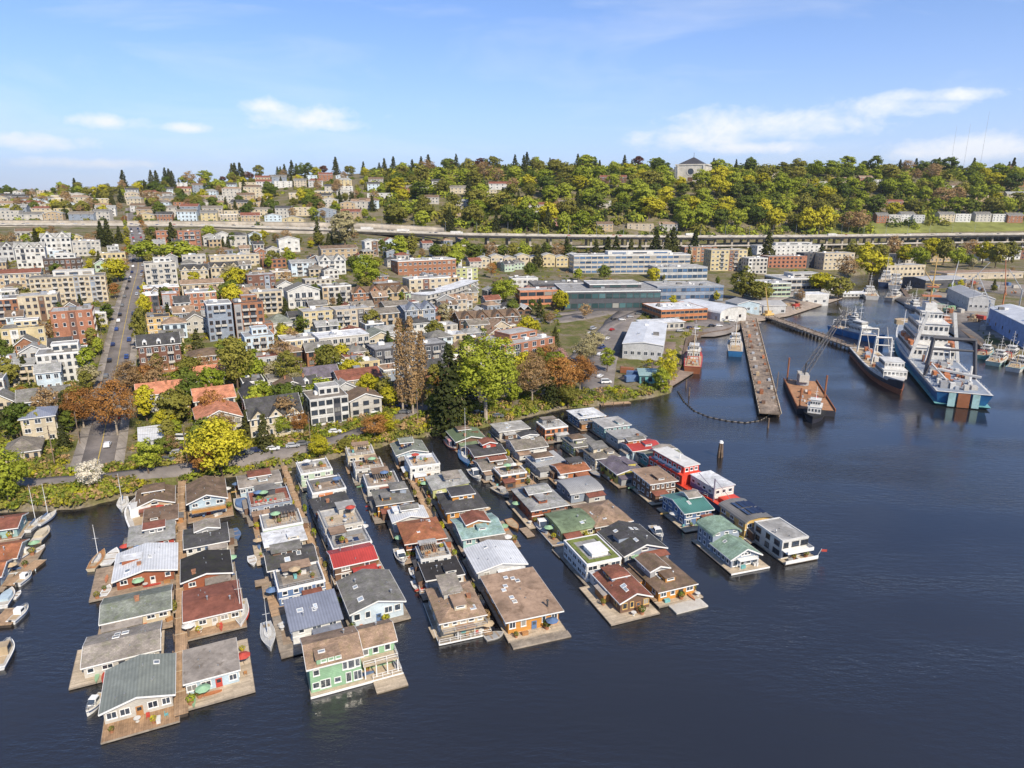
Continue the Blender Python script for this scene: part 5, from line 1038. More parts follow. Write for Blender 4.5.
wb = hb(781, 529, 5.8, 6.6, 8.4, 'flat', 'white', 'pale', 'white two-storey box houseboat', 'flying a small flag at the open end of the fifth dock', rot=E_, floors=2, deck=(1.8, .5, 1.2, .5), dm=M_DECKL, win=(3, 3, 3), wsize=(1.5, 1.5), rdeck=0, fcol='dark', chim=1)
MB().box(-3.3, 3.3, -5.9, -4.25, 3.1, 3.25).obj('balcony', M_TRIM, wb); MB().box(-3.3, 3.3, -5.98, -5.9, 3.1, 4.1).box(3.22, 3.3, -5.9, -4.25, 3.1, 4.1).obj('balcony_wall', M_TRIM, wb)
MB().box(-3.8, 4.5, -6.2, -6.06, .46, 1.4).obj('deck_wall', M_TRIM, wb)
MB().bar((4.3, -5.9, .5), (5.0, -6.3, 3.4), .05, 5).obj('flag_staff', M_TRIM, wb); MB().box(0, 1.1, -.015, .015, 0, .7).obj('flag', paint('red', .8), wb, (4.98, -6.3, 2.6), -.4)
# orange panel and blue gable balcony, front porches
r, d = HB['white box houseboat with an orange panel']; MB().box(-2.6, .8, -4.08, -4.003, 3.3, 5.2).obj('panel', paint('orange', .6), r)
r, d = HB['light blue two-storey houseboat with a brown gable']; MB().box(-3.6, 4.0, -7.7, -5.26, 2.9, 3.05).obj('balcony', M_DECK, r); railing(r, [(-3.5, -7.6), (3.9, -7.6), (3.9, -5.4)], 3.05, 1.0, mat('orange_timber', (.45, .22, .06), .7, .15)); MB().box(-3.5, 3.9, -7.66, -7.58, 3.1, 3.9).obj('balcony_panel', MATS['orange_timber'], r)
r, d = HB['cream houseboat with a brown hipped roof']; MB().box(-3.9, 4.2, -6.3, -4.85, 2.6, 2.75).obj('balcony', M_DECKL, r); railing(r, [(-3.8, -6.2), (4.1, -6.2), (4.1, -4.9)], 2.75, 1.0, M_STEEL)

# ---------------------------------------------------------------- docks
def dock(a, b, label, width=2.0, z=.75, piles=True, rail=False):
    p = np.array(at(*a, z)); q = np.array(at(*b, z)); d = q - p; Ln = np.linalg.norm(d); ang = math.atan2(d[1], d[0]); r = thing('dock', label, 'dock', (p[0], p[1], 0), ang, 'houseboat docks')
    n = int(Ln / 6) + 1; s = Ln / n
    me_ = MB().box(0, s - .06, -width / 2, width / 2, z - .2, z).mesh('deck_section', M_DOCK); jo = MB().box(-.09, .09, -width / 2 - .25, width / 2 + .25, z + .004, z + .07).mesh('joint_batten', M_DECKL); pi = MB().cyl(0, 0, -3, 1, .17, .15, 8).mesh('pile', M_PILE)
    for i in range(n):
        link('deck_section', me_, r, (i * s, 0, 0)); link('joint_batten', jo, r, (i * s, 0, 0))
        for sg in (-1, 1):
            if piles: link('pile', pi, r, (i * s + 1, sg * (width / 2 + .2), 0), scale=(1, 1, random.Random(i * 7 + sg + a[0]).uniform(.9, 2.6)))
    MB().box(0, Ln, -width / 2 + .1, width / 2 - .1, -.4, z - .204).obj('float', M_LOG, r)
    if rail:
        for sg in (-1, 1): railing(r, [(0, sg * width / 2), (Ln, sg * width / 2)], z, 1.0, M_DECKL, 3)
    return r
dock((182, 466), (181, 714), 'long brown plank dock, leftmost of the houseboat docks', 2.2)
dock((281, 458), (336, 612), 'plank dock ending behind the green double houseboat', 1.8)
dock((386, 428), (489, 634), 'plank dock ending beside the orange timber tan-roofed houseboat', 1.7)
dock((459, 414), (657, 600), 'plank dock between the moss green roof and the dark gabled houseboat', 1.9)
dock((595, 408), (747, 552), 'plank dock ending beside the white two-storey box houseboat', 1.6)
dock((40, 560), (8, 585), 'short grey plank dock by the small boats at the left edge', 2.6, piles=False)
dock((16, 608), (0, 625), 'grey plank float with motorboats at the left edge', 4.0, piles=False)
dock((600, 404), (630, 402), 'short grey landing stage on the point behind the turquoise box', 2.6)
# small timber floats beside the homes
for i, (px, py, w_, l_, lab) in enumerate([(110, 583, 4.5, 6, 'timber float left of the white-metal-roofed houseboat'), (270, 590, 3.2, 5, 'timber float behind the white sailboat'), (288, 634, 2.4, 6.5, 'orange-brown timber float beside the white sailboat'), (436, 631, 2.2, 3.6, 'small pale float left of the cream hipped houseboat'), (527, 532, 2.2, 5, 'timber float right of the turquoise teal-roofed houseboat'), (562, 552, 3.6, 4.2, 'grey float beside the white modern houseboat'), (552, 530, 2, 6, 'brown float along the moss green rounded roof'), (262, 582, 3, 2.5, 'square timber float left of the blue cluttered houseboat')]):
    c = at(px, py, .4); r = thing('float', lab, 'float', (c[0], c[1], 0), R(23), 'timber floats'); MB().box(-w_ / 2, w_ / 2, -l_ / 2, l_ / 2, .2, .42).obj('deck', [M_DECK, M_DECK, M_DECK, M_DECKL, M_DECK, M_DECKG, M_DOCK, M_DECK][i], r); MB().box(-w_ / 2 + .1, w_ / 2 - .1, -l_ / 2 + .1, l_ / 2 - .1, -.5, .196).obj('log_base', M_LOG, r)
# ================================================================= the town on the slope
TROT = 28
def building(px, py, wpx, hpx, depth, wall, roof, rt, floors, cols, label, cat='building', rot=TROT, rise=None, side=None, scols=None, balc=(), pent=0, gables=0, fcol='white', g=G, ww=None, wh=None, name=None, band=None, rk='shingle', over=.5, hvac=0, dorm=0, base=None, group=None, strip=False, found=5.0, drop=.04, chim=0, sillf=.3):
    """px, py: foot of the middle of the front; wpx, hpx: front width and eaves height as seen"""
    p = ground(px, py); k = mpp(p); rz = R(rot); u = (px - 512) / FPX
    W = wpx * k / max(.35, abs(math.cos(rz) - u * math.sin(rz))); H = hpx * k * 1.02; L = depth; rng = random.Random(int(px * 97 + py * 13))
    c = (p[0] - math.sin(rz) * L / 2, p[1] + math.cos(rz) * L / 2, p[2] + .15)
    root = thing(name or ('house' if floors <= 2 else 'apartment_building'), label, cat, c, rz, group); FOOT.append((c[0], c[1], max(W, L) * .5))
    if rise is None: rise = min(W, L) * .24
    wall_roof(root, W, L, 0, H, rt, rise, wallm(wall), roofm(roof, rk if rt not in ('flat', 'slab') else 'flat'), over, found=found)
    z0 = 0; fh = H / floors
    if base:
        MB().box(-W / 2 - .06, W / 2 + .06, -L / 2 - .07, -L / 2 - .003, -found, fh * .98).box(-W / 2 - .07, -W / 2 - .003, -L / 2, L / 2, -found, fh * .98).obj('base_storey', wallm(base), root)
    if band:
        for f in range(1, floors + (1 if rt == 'flat' else 0)): MB().box(-W / 2 - .07, W / 2 + .07, -L / 2 - .08, -L / 2 - .004, f * fh - .22, f * fh + .16).obj('floor_band', paint(band, .7), root)
    sd = side or ('r' if px < 137 else 'l')
    if fcol == 'white' and rng.random() < .5: fcol = rng.choice(['dark', 'dark', 'tan', 'brown'])
    w_ = ww or min(W / cols * .55, 2.4); h_ = wh or min(fh * .52, 1.9)
    if strip:
        for f in range(floors):
            n = cols; 
            for cidx in range(n): window(root, 'f', W, L, -W / 2 + W * (cidx + .5) / n, f * fh + fh * sillf, W / n * .92, fh * .5, fcol, g, detail=False)
        ns = scols or max(2, int(L / 4))
        for f in range(floors):
            for cidx in range(ns): window(root, sd, W, L, -L / 2 + L * (cidx + .5) / ns, f * fh + fh * sillf, L / ns * .9, fh * .5, fcol, g, detail=False)
    else:
        for f in range(floors):
            for cidx in range(cols):
                if rng.random() < drop: continue
                t = -W / 2 + W * (cidx + .5) / cols; zz = f * fh + fh * sillf
                if cidx in balc and (f > 0 or floors < 3):
                    loc, a = on_wall('f', W, L, t, f * fh + .02); bw = W / cols * .9
                    MB().box(-bw / 2, bw / 2, -1.3, -.004, -.1, .1).box(-bw / 2, bw / 2, -1.36, -1.28, .1, 1.05).box(-bw / 2, -bw / 2 + .07, -1.28, -.01, .1, 1.05).box(bw / 2 - .07, bw / 2, -1.28, -.01, .1, 1.05).obj('balcony', paint(rng.choice(['offwhite', 'offwhite', 'grey']) if not band else band, .7), root, loc, a)
                    window(root, 'f', W, L, t, f * fh + .25, w_ * 1.25, fh * .72, fcol, g, 2, False); continue
                window(root, 'f', W, L, t, zz, w_, h_, fcol, g, 2 if w_ > 1.3 else 1, False)
        ns = scols if scols is not None else max(1, min(6, int(L / 4.2)))
        for f in range(floors):
            for cidx in range(ns):
                if rng.random() < .15: continue
                window(root, sd, W, L, -L / 2 + L * (cidx + .5) / ns, f * fh + fh * sillf, min(1.5, L / ns * .4), h_, fcol, g, 1, False)
    if floors >= 3 and not strip and not base and rng.random() < .75:
        ac = paint(rng.choice(['tan', 'brown', 'grey', 'sand', 'bluegrey', 'darkbrick', 'charcoal', 'white']), .75)
        for cidx in rng.sample(range(cols), max(1, cols // 4)):
            t = -W / 2 + W * (cidx + .5) / cols; MB().box(t - W / cols * .46, t + W / cols * .46, -L / 2 - .022, -L / 2 - .002, 0, H - .05).obj('wall_panel', ac, root)
    if rt == 'flat' and floors >= 2: hvac += 3
    if gables:
        gw = W / gables
        for i in range(gables):
            x = -W / 2 + gw * (i + .5); gm = MB().prism([(x - gw * .42, H - .3), (x + gw * .42, H - .3), (x, H + gw * .42)], 'y', -L / 2 - .5, -L / 2 + L * .35); gm.obj('front_gable', wallm(wall), root)
            s = .42 + .05; MB().prism([(x - gw * s, H - .35), (x, H + gw * .46), (x + gw * s, H - .35), (x + gw * s, H - .1), (x, H + gw * .46 + .28), (x - gw * s, H - .1)], 'y', -L / 2 - .85, -L / 2 + L * .36).obj('gable_roof', roofm(roof, rk), root)
            window(root, 'f', W, L + 1.0, x, H + .1, gw * .2, gw * .2, fcol, g, 1, False)
    if dorm:
        for i in range(dorm):
            x = -W / 2 + W * (i + .5) / dorm; dw = min(1.6, W / dorm * .3); zb = H + .2
            MB().box(x - dw / 2, x + dw / 2, -L / 2 + .3, -L / 2 + 2.8, zb, zb + 1.5).prism([(x - dw / 2, zb + 1.49), (x + dw / 2, zb + 1.49), (x, zb + 2.3)], 'y', -L / 2 + .3, -L / 2 + 2.8).obj('dormer', M_TRIM, root)
            window(root, 'f', W, L - .6, x, zb + .3, dw * .6, 1.0, 'dark', g, 1, False)
    if pent:
        wall_roof(root, W * .55, L * .5, H + .17, H + 2.9, 'flat', 0, wallm('white' if pent == 1 else wall), roofm('pale', 'flat'), cx=W * .08, cy=L * .08, rname='penthouse_roof', wname='penthouse')
        for i in range(3): window(root, 'f', W * .55, L * .5, -W * .18 + i * W * .18, H + .9, W * .12, 1.4, fcol, g, 1, False, cx=W * .08, cy=L * .08)
    for i in range(hvac):
        x = rng.uniform(-.38, .38) * W; y = rng.uniform(-.35, .35) * L; s = rng.uniform(.6, 1.6)
        zz = roof_z(rt, W, L, H, rise, x, y); MB().box(x - s, x + s, y - s * .8, y + s * .8, zz - .3, zz + s * .9).obj('roof_unit', rng.choice([M_STEEL, M_TRIM, roofm('grey', 'flat')]), root)
    for i in range(chim):
        x = rng.uniform(-.3, .3) * W; y = rng.uniform(-.25, .25) * L; chimney(root, x, y, roof_z(rt, W, L, H, rise, x, y), 1.2, 'stack')
    return root
b = building
TOWN = 'buildings of the lakeside town'
# left of the uphill street
b(45, 409, 52, 9, 10, 'bluegrey', 'grey', 'gable_c', 1, 5, 'low house with long grey roof and blue gable near the uphill street', name='house', rise=3.4, gables=0, chim=1)
b(42, 443, 34, 26, 11, 'cream', 'bluegrey', 'hip', 3, 3, 'cream three-storey house with pale blue-grey roof near the shore road', name='house', rise=1.8, rk='metal')
b(24, 463, 36, 11, 11, 'sand', 'warmgrey', 'hip', 1, 4, 'low house with a dark hip roof by the shore road', rise=3.2)
b(3, 414, 24, 12, 9, 'cream', 'grey', 'gable_a', 2, 3, 'cream gabled house at the left edge', rise=2.6)
b(66, 383, 50, 29, 13, 'white', 'lightgrey', 'flat', 4, 7, 'white four-storey block with dark windows beside the uphill street', fcol='dark', balc=(2, 6), hvac=3, pent=1)
b(77, 346, 42, 34, 15, 'redbrick', 'pale', 'flat', 4, 5, 'plain red brick block beside the uphill street', hvac=2, scols=4, ww=1.3)
b(15, 387, 44, 20, 15, 'cream', 'pale', 'hip', 3, 6, 'cream three-storey walk-up with a pale roof', rise=1.5, balc=(1, 4), band='sand')
b(27, 353, 44, 24, 13, 'paleyellow', 'grey', 'flat', 3, 5, 'pale yellow flats with a dark upper storey', pent=2, balc=(2, 3))
b(42, 323, 40, 26, 15, 'cream', 'pale', 'flat', 4, 6, 'cream and brown flats left of the white roof', balc=(0, 5), hvac=2)
b(8, 326, 30, 26, 15, 'brick', 'grey', 'flat', 4, 4, 'red-brown flats with grey balconies at the left edge', balc=(1, 2), hvac=1)
b(72, 304, 76, 26, 17, 'cream', 'grey', 'flat', 5, 14, 'long cream five-storey apartment block with many balconies', balc=(1, 4, 6, 9, 12), pent=1, hvac=4, band='offwhite')
b(90, 326, 36, 12, 15, 'offwhite', 'white', 'flat', 2, 6, 'low building with a white roof below the long cream block', hvac=4)
b(20, 292, 48, 18, 12, 'cream', 'redbrown', 'gable_c', 3, 9, 'cream flats with a red-brown roof at the left edge', rise=2, balc=(2, 6))
b(65, 277, 38, 17, 13, 'darkbrown', 'grey', 'flat', 3, 7, 'dark brown modern flats above the long cream block', hvac=2, pent=1)
b(33, 268, 30, 20, 12, 'white', 'pale', 'gable_c', 3, 6, 'white townhouses with front gables left of the brown flats', gables=3, balc=(1, 4))
b(58, 254, 30, 16, 12, 'white', 'pale', 'gable_c', 3, 6, 'white gabled townhouses below the retaining wall', gables=2)
b(88, 256, 28, 14, 12, 'offwhite', 'pale', 'flat', 3, 6, 'off-white flats above the dark brown modern flats', hvac=1)
b(113, 265, 28, 11, 12, 'paleyellow', 'pale', 'flat', 2, 6, 'pale yellow low flats near the top of the uphill street', hvac=2)
b(103, 277, 13, 13, 9, 'palegreen', 'dark', 'gable_a', 2, 2, 'pale green gabled house left of the yellow-green street tree', rise=2.4)
b(4, 262, 24, 15, 11, 'lightgrey', 'grey', 'gable_c', 3, 4, 'light grey townhouses at the left edge', gables=2)
b(5, 304, 26, 12, 12, 'offwhite', 'pale', 'flat', 2, 5, 'off-white low block at the left edge above the red-brown flats')
b(30, 242, 26, 10, 10, 'offwhite', 'brown', 'gable_c', 2, 5, 'small off-white house under the retaining wall, far left', chim=1)
b(95, 296, 14, 14, 8, 'darkbrown', 'dark', 'gable_a', 2, 2, 'small dark house beside the yellow-green street tree', rise=2.2)
# right of the uphill street
b(163, 286, 32, 22, 14, 'offwhite', 'grey', 'flat', 4, 5, 'white stepped apartment tower right of the uphill street', pent=1, balc=(1, 3))
b(163, 300, 36, 12, 12, 'brick', 'white', 'flat', 2, 6, 'low brick flats with white roof right of the uphill street', hvac=2)
b(153, 314, 16, 18, 13, 'redbrick', 'white', 'flat', 3, 2, 'left one of the twin orange brick flats', hvac=1)
b(172, 313, 16, 18, 13, 'redbrick', 'white', 'flat', 3, 2, 'right one of the twin orange brick flats', hvac=1)
b(203, 311, 31, 18, 14, 'redbrick', 'pale', 'flat', 3, 5, 'wide orange brick flats right of the twin brick flats', hvac=2)
b(161, 337, 24, 19, 12, 'yellow', 'dark', 'flat', 3, 3, 'yellow house with a dark blue roof terrace', band='white')
b(163, 373, 42, 28, 13, 'darkbrick', 'dark', 'gable_c', 3, 6, 'dark craftsman townhouse with white dormers', dorm=3, rise=3.6, base='brick', balc=(1, 4))
b(197, 333, 22, 12, 11, 'offwhite', 'warmgrey', 'gable_a', 2, 3, 'small white gabled house behind the craftsman townhouse', rise=3.4)
b(223, 341, 25, 36, 14, 'bluegrey', 'lightgrey', 'flat', 5, 4, 'tall blue-grey modern flats', balc=(1, 2), hvac=2)
b(252, 338, 29, 34, 14, 'brick', 'dark', 'flat', 5, 4, 'tall brown brick modern flats right of the blue-grey flats', balc=(1, 2), pent=2, hvac=2)
b(209, 370, 34, 14, 13, 'brick', 'brown', 'hip', 2, 5, 'two-storey brick flats with brown roof above the terracotta roofs', rise=2.2)
t1 = b(165, 411, 50, 18, 11, 'white', 'terracotta', 'gable_c', 2, 8, 'white townhouse wing with terracotta roof and arches', rise=3.0, rk='shingle', chim=3)
b(209, 389, 34, 14, 11, 'white', 'terracotta', 'gable_c', 2, 5, 'small white block with a terracotta roof behind the wing', rise=2.6, chim=1)
b(222, 437, 44, 18, 17, 'offwhite', 'terracotta', 'gable_a', 2, 5, 'white townhouse with terracotta roof behind the bright yellow tree', rise=3.0, chim=2)
b(217, 416, 40, 17, 14, 'white', 'terracotta', 'gable_c', 2, 5, 'middle white townhouse with terracotta roof', rise=2.8, chim=2)
b(153, 449, 24, 9, 12, 'lightgrey', 'white', 'shed', 1, 4, 'carport with a white ribbed roof near the first dock', name='carport', rk='metal', rise=.8)
b(278, 437, 52, 22, 13, 'cream', 'dark', 'gable_c', 2, 9, 'cream townhouses with three dark front gables', gables=3, rise=5)
b(258, 424, 18, 22, 20, 'cream', 'dark', 'gable_a', 2, 3, 'dark-roofed long house behind the triple gabled townhouses', rise=3.2)
b(331, 424, 38, 26, 13, 'white', 'warmgrey', 'flat', 3, 5, 'white three-storey house with a furnished roof terrace', pent=1, fcol='dark', ww=2.2, hvac=2)
b(322, 392, 38, 14, 13, 'brick', 'purple', 'gable_c', 2, 5, 'house with a purple-brown gabled roof', rise=3.4)
b(362, 395, 42, 16, 14, 'sand', 'redbrown', 'gable_c', 2, 7, 'tan hall with a dark red roof beside the car park', rise=2.6, hvac=1)
b(262, 364, 29, 27, 13, 'paleblue', 'lightgrey', 'flat', 4, 4, 'pale blue flats right of the olive tree', balc=(1, 2), pent=2)
b(304, 360, 38, 20, 14, 'paleyellow', 'pale', 'flat', 3, 6, 'pale yellow three-storey flats', balc=(1, 4))
b(346, 360, 50, 23, 15, 'offwhite', 'white', 'flat', 3, 8, 'long white three-storey flats with balconies', balc=(0, 1, 2, 3, 4, 5, 6, 7), band='offwhite')
b(322, 334, 34, 22, 14, 'paleyellow', 'sand' if False else 'pale', 'flat', 4, 5, 'pale yellow and blue four-storey flats', balc=(2,), base='paleblue')
b(355, 333, 35, 23, 14, 'sand', 'pale', 'flat', 4, 5, 'tan four-storey flats with brown balconies', balc=(0, 1, 4))
b(282, 334, 24, 11, 12, 'white', 'greengrey', 'hip', 1, 4, 'white house with a large grey-green hip roof', rise=4)
b(385, 334, 30, 20, 14, 'tan', 'warmgrey', 'gable_c', 3, 5, 'tan stepped flats left of the bare poplars', rise=2, balc=(1, 3))
b(382, 356, 26, 18, 13, 'cream', 'greengrey', 'gable_a', 3, 3, 'cream gabled flats behind the bare poplars', rise=2.8)
b(413, 371, 72, 24, 13, 'charcoal', 'lightgrey', 'flat', 3, 9, 'long black and white modern flats behind the bare poplars', fcol='white', balc=(1, 3, 5, 7), hvac=3)
b(269, 314, 30, 21, 13, 'cream', 'pale', 'flat', 4, 5, 'cream and rust four-storey flats', balc=(1, 2, 3))
b(263, 294, 28, 18, 14, 'darkbrick', 'pale', 'flat', 3, 5, 'plain dark brown block', hvac=1)
b(305, 308, 32, 17, 14, 'white', 'grey', 'gable_a', 2, 5, 'large white gabled house above the lawn', rise=3.6, balc=(1, 2, 3))
b(287, 296, 18, 10, 11, 'white', 'warmgrey', 'gable_a', 2, 3, 'small white gabled house left of the large white one', rise=3)
b(204, 297, 42, 13, 12, 'cream', 'tan', 'gable_c', 2, 7, 'cream rowhouses with a tan roof', rise=2)
b(196, 283, 28, 13, 11, 'cream', 'dark', 'gable_c', 2, 6, 'left cream rowhouse with three dark gables', gables=3)
b(226, 280, 28, 13, 11, 'cream', 'dark', 'gable_c', 2, 6, 'right cream rowhouse with three dark gables', gables=3)
b(195, 266, 24, 10, 11, 'offwhite', 'pale', 'flat', 2, 5, 'off-white low flats above the left dark-gabled rowhouse')
b(236, 266, 50, 10, 12, 'cream', 'pale', 'flat', 2, 10, 'long low cream flats below the freeway wall', hvac=2)
b(167, 246, 19, 14, 12, 'redbrick', 'pale', 'flat', 3, 4, 'small red brick flats under the freeway wall', hvac=1)
b(191, 249, 23, 17, 12, 'redbrick', 'grey', 'flat', 4, 4, 'red brick flats with white balconies under the freeway wall', balc=(1, 2))
for i, (x, y, w_, h_, wl_, rf, lab) in enumerate([(211, 246, 14, 9, 'lightgrey', 'brown', 'light grey gabled house right of the brick flats'), (224, 246, 13, 11, 'white', 'grey', 'white gabled house under the freeway wall'), (239, 247, 17, 11, 'offwhite', 'dark', 'off-white house with a dark hip roof under the freeway wall'), (256, 245, 13, 10, 'paleblue', 'dark', 'pale blue house under the freeway wall'), (290, 252, 21, 12, 'white', 'warmgrey', 'white three-gabled house under the freeway wall'), (274, 259, 14, 9, 'offwhite', 'dark', 'small dark-roofed house behind the terracotta cottage'), (262, 259, 11, 7, 'brick', 'terracotta', 'small cottage with a terracotta roof')]):
    b(x, y, w_, h_, 10, wl_, rf, 'hip' if i == 2 else 'gable_a', 2, 3, lab, rise=2.6)
b(275, 268, 24, 8, 11, 'brick', 'brown', 'flat', 2, 5, 'brown low flats left of the pale blue-grey townhouses')
b(282, 280, 19, 8, 10, 'tan', 'tan', 'flat', 2, 4, 'small tan flat-roofed house')
b(306, 276, 28, 13, 12, 'paleblue', 'lightgrey', 'gable_c', 3, 5, 'pale blue-grey townhouses right of the brown flats', balc=(1, 3), rise=1.8)
b(333, 275, 27, 14, 12, 'white', 'lightgrey', 'gable_c', 3, 5, 'white townhouses right of the pale blue-grey ones', gables=2, balc=(2,))
b(321, 289, 30, 9, 11, 'offwhite', 'pale', 'flat', 2, 6, 'low off-white block with a pale roof', hvac=1)
b(338, 304, 29, 17, 13, 'offwhite', 'pale', 'flat', 3, 5, 'off-white flats with tan stripes', balc=(1, 3), hvac=1)
b(340, 258, 36, 9, 12, 'tan', 'brown', 'gable_c', 2, 6, 'tan house with a wide brown roof below the willow', rise=2.4)
b(372, 256, 13, 14, 10, 'white', 'pale', 'gable_a', 3, 2, 'narrow white tower house below the freeway', rise=2)
b(428, 278, 58, 17, 18, 'brick', 'pale', 'flat', 3, 12, 'orange brick office with a roof garden', hvac=6, scols=4)
b(430, 296, 40, 17, 14, 'cream', 'pale', 'flat', 3, 6, 'cream three-storey flats with a pink side', hvac=2)
b(398, 262, 22, 10, 10, 'bluegrey', 'dark', 'gable_a', 2, 3, 'blue-grey gabled house left of the orange office', rise=3)
b(467, 281, 22, 12, 12, 'lime', 'pale', 'flat', 3, 4, 'yellow-green flats behind the curved white apartments')
def curved_flats():
    pts = [ground(*q) for q in ((427, 311), (440, 309), (453, 306), (466, 302), (478, 297))]
    r = thing('apartment_building', 'curved white four-storey apartments with pale roof', 'building', pts[2], 0, TOWN)
    for i, (p, q) in enumerate(zip(pts, pts[1:])):
        a = math.atan2(q[1] - p[1], q[0] - p[0]); w_ = math.dist(p[:2], q[:2]); m_ = ((p[0] + q[0]) / 2 - pts[2][0], (p[1] + q[1]) / 2 - pts[2][1])
        cx_, cy_ = m_[0] - math.sin(a) * 6, m_[1] + math.cos(a) * 6
        e = MB().box(-w_ / 2 - .8, w_ / 2 + .8, -6, 6, -5, 11.5).obj('wing', wallm('offwhite'), r, (cx_, cy_, 0), a); MB().box(-w_ / 2 - 1, w_ / 2 + 1, -6.6, 6.2, 11.504, 11.9).obj('roof', roofm('white', 'flat'), r, (cx_, cy_, i * .006), a)
        for f in range(4):
            MB().box(-w_ / 2, w_ / 2, -7.0, -6.004, f * 2.85 - .08, f * 2.85 + .08).box(-w_ / 2, w_ / 2, -7.05, -6.97, f * 2.85 + .08, f * 2.85 + .95).obj('balcony', paint('offwhite', .7), e)
            for c_ in range(3): window(e, 'f', w_, 12, -w_ / 3 + c_ * w_ / 3, f * 2.85 + .3, 1.8, 1.9, 'dark', G, 2, False)
curved_flats()
b(368, 303, 30, 10, 12, 'brick', 'brown', 'gable_c', 2, 5, 'brown shingled townhouses with orange gables, left pair', rise=3, gables=2)
b(396, 303, 27, 10, 12, 'tan', 'brown', 'gable_c', 2, 5, 'brown shingled townhouses with tan gables, right pair', rise=3, gables=2)
b(387, 291, 28, 7, 12, 'brown', 'pale', 'flat', 1, 5, 'low brown building with a white roof', hvac=1)
b(421, 330, 30, 20, 15, 'bluegrey', 'bluegrey', 'gable_c', 3, 5, 'blue-grey terraced flats right of the tan stepped flats', pent=0, gables=2, rise=2)
b(398, 320, 24, 14, 12, 'tan', 'warmgrey', 'gable_c', 3, 4, 'tan flats behind the blue-grey terrace', rise=2)
b(446, 336, 24, 10, 12, 'offwhite', 'pale', 'flat', 2, 4, 'small off-white flat-roofed house above the conifers', hvac=1)
b(452, 346, 30, 10, 12, 'cream', 'white', 'flat', 2, 5, 'cream house with a white roof behind the conifers', hvac=1)
b(490, 332, 60, 14, 15, 'brown', 'brown', 'gable_c', 2, 9, 'row of brown shingled houses behind the red brick office', rise=3.2, gables=4, rot=20)
b(530, 364, 50, 22, 24, 'redbrick', 'pale', 'flat', 3, 6, 'red brick corner office with big windows', rot=40, ww=2.6, wh=2.4, scols=6, hvac=4, fcol='white', pent=2)
def zigzag():
    p = ground(505, 316); r = thing('hall', 'low hall with a white zigzag folded roof', 'building', p, R(20), TOWN); k = mpp(p); W = 56 * k
    MB().box(-W / 2, W / 2, 0, 12, -3, 3.4).obj('wall', wallm('brown'), r); n = 7
    for i in range(n):
        x = -W / 2 + W * (i + .5) / n; h = W / n / 2
        MB().prism([(x - h * .98, 3.404), (x, 3.5 + h * .9), (x + h * .98, 3.404), (x + h * .98, 3.7), (x, 3.8 + h * .9), (x - h * .98, 3.7)], 'y', -1, 12.5).obj('roof_fold', paint('white', .7), r)
        window(r, 'f', W, 0, x, .8, h * 1.2, 1.6, 'dark', G, 2, False)
zigzag()
b(540, 305, 40, 14, 16, 'terracotta', 'pale', 'flat', 2, 5, 'pinkish concrete office on pillars', rot=12, strip=True, fcol='dark')
b(525, 291, 26, 12, 13, 'white', 'pale', 'flat', 2, 5, 'small white flat-roofed office', rot=12, hvac=2)
b(612, 311, 96, 19, 46, 'charcoal', 'lightgrey', 'flat', 2, 14, 'dark office with a teal glass front', rot=5, g=G_T, strip=True, fcol='dark', hvac=7, pent=2, scols=6)
b(560, 297, 54, 12, 24, 'charcoal', 'grey', 'flat', 2, 9, 'dark low office left of the teal glass front', rot=8, hvac=4, strip=True, fcol='dark')
b(632, 274, 116, 18, 24, 'offwhite', 'pale', 'flat', 4, 20, 'long white four-storey office with blue glass', rot=6, g=G_B, strip=True, hvac=6, pent=1, name='office_building')
for i in range(8):
    b(484 + i * 13, 268 - i * .2, 12, 9 + (i % 2) * 2, 11, 'paleyellow' if i > 3 else 'cream', 'pale', 'gable_a', 2, 3, 'pale yellow rowhouse under the viaduct, %s from the left' % nth(i), rot=14, rise=2.2, group='pale yellow rowhouses')
b(690, 301, 66, 14, 32, 'bluegrey', 'pale', 'flat', 2, 14, 'low blue glass office with a white roof', rot=8, g=G_B, strip=True, hvac=8)
b(682, 280, 50, 12, 26, 'lightgrey', 'pale', 'flat', 2, 10, 'grey-blue office behind the low blue glass one', rot=8, g=G_B, strip=True, hvac=5)
b(700, 262, 32, 14, 18, 'brick', 'pale', 'flat', 4, 8, 'orange-tan brick flats right of the long white office', rot=8)
b(728, 271, 36, 20, 18, 'paleyellow', 'pale', 'flat', 5, 8, 'tall pale yellow flats right of the orange-tan flats', rot=8, balc=(2, 5))
b(757, 274, 19, 15, 16, 'offwhite', 'pale', 'flat', 4, 5, 'narrow off-white flats right of the tall yellow flats', rot=8)
b(787, 268, 38, 11, 18, 'redbrick', 'pale', 'flat', 3, 9, 'red brick flats below the freeway on the right', rot=10)
b(790, 256, 66, 10, 18, 'white', 'lightgrey', 'flat', 3, 14, 'long white flats just below the freeway', rot=10, pent=1)
b(814, 268, 22, 14, 16, 'charcoal', 'grey', 'flat', 4, 5, 'dark grey flats below the freeway', rot=10)
b(838, 270, 30, 16, 16, 'cream', 'pale', 'flat', 4, 7, 'cream flats right of the dark grey flats', rot=12)
b(770, 297, 40, 13, 24, 'palegreen', 'pale', 'flat', 3, 9, 'white and pale green striped office', rot=8, strip=True, hvac=4)
b(808, 291, 54, 12, 30, 'lightgrey', 'pale', 'flat', 2, 11, 'wide grey office with a bright roof', rot=8, strip=True, hvac=6, pent=2)
b(905, 277, 38, 11, 20, 'cream', 'pale', 'flat', 2, 9, 'cream office at the head of the ship canal', rot=10, hvac=3)
b(907, 264, 24, 9, 14, 'offwhite', 'grey', 'flat', 2, 5, 'off-white block behind the cream canal office', rot=10)
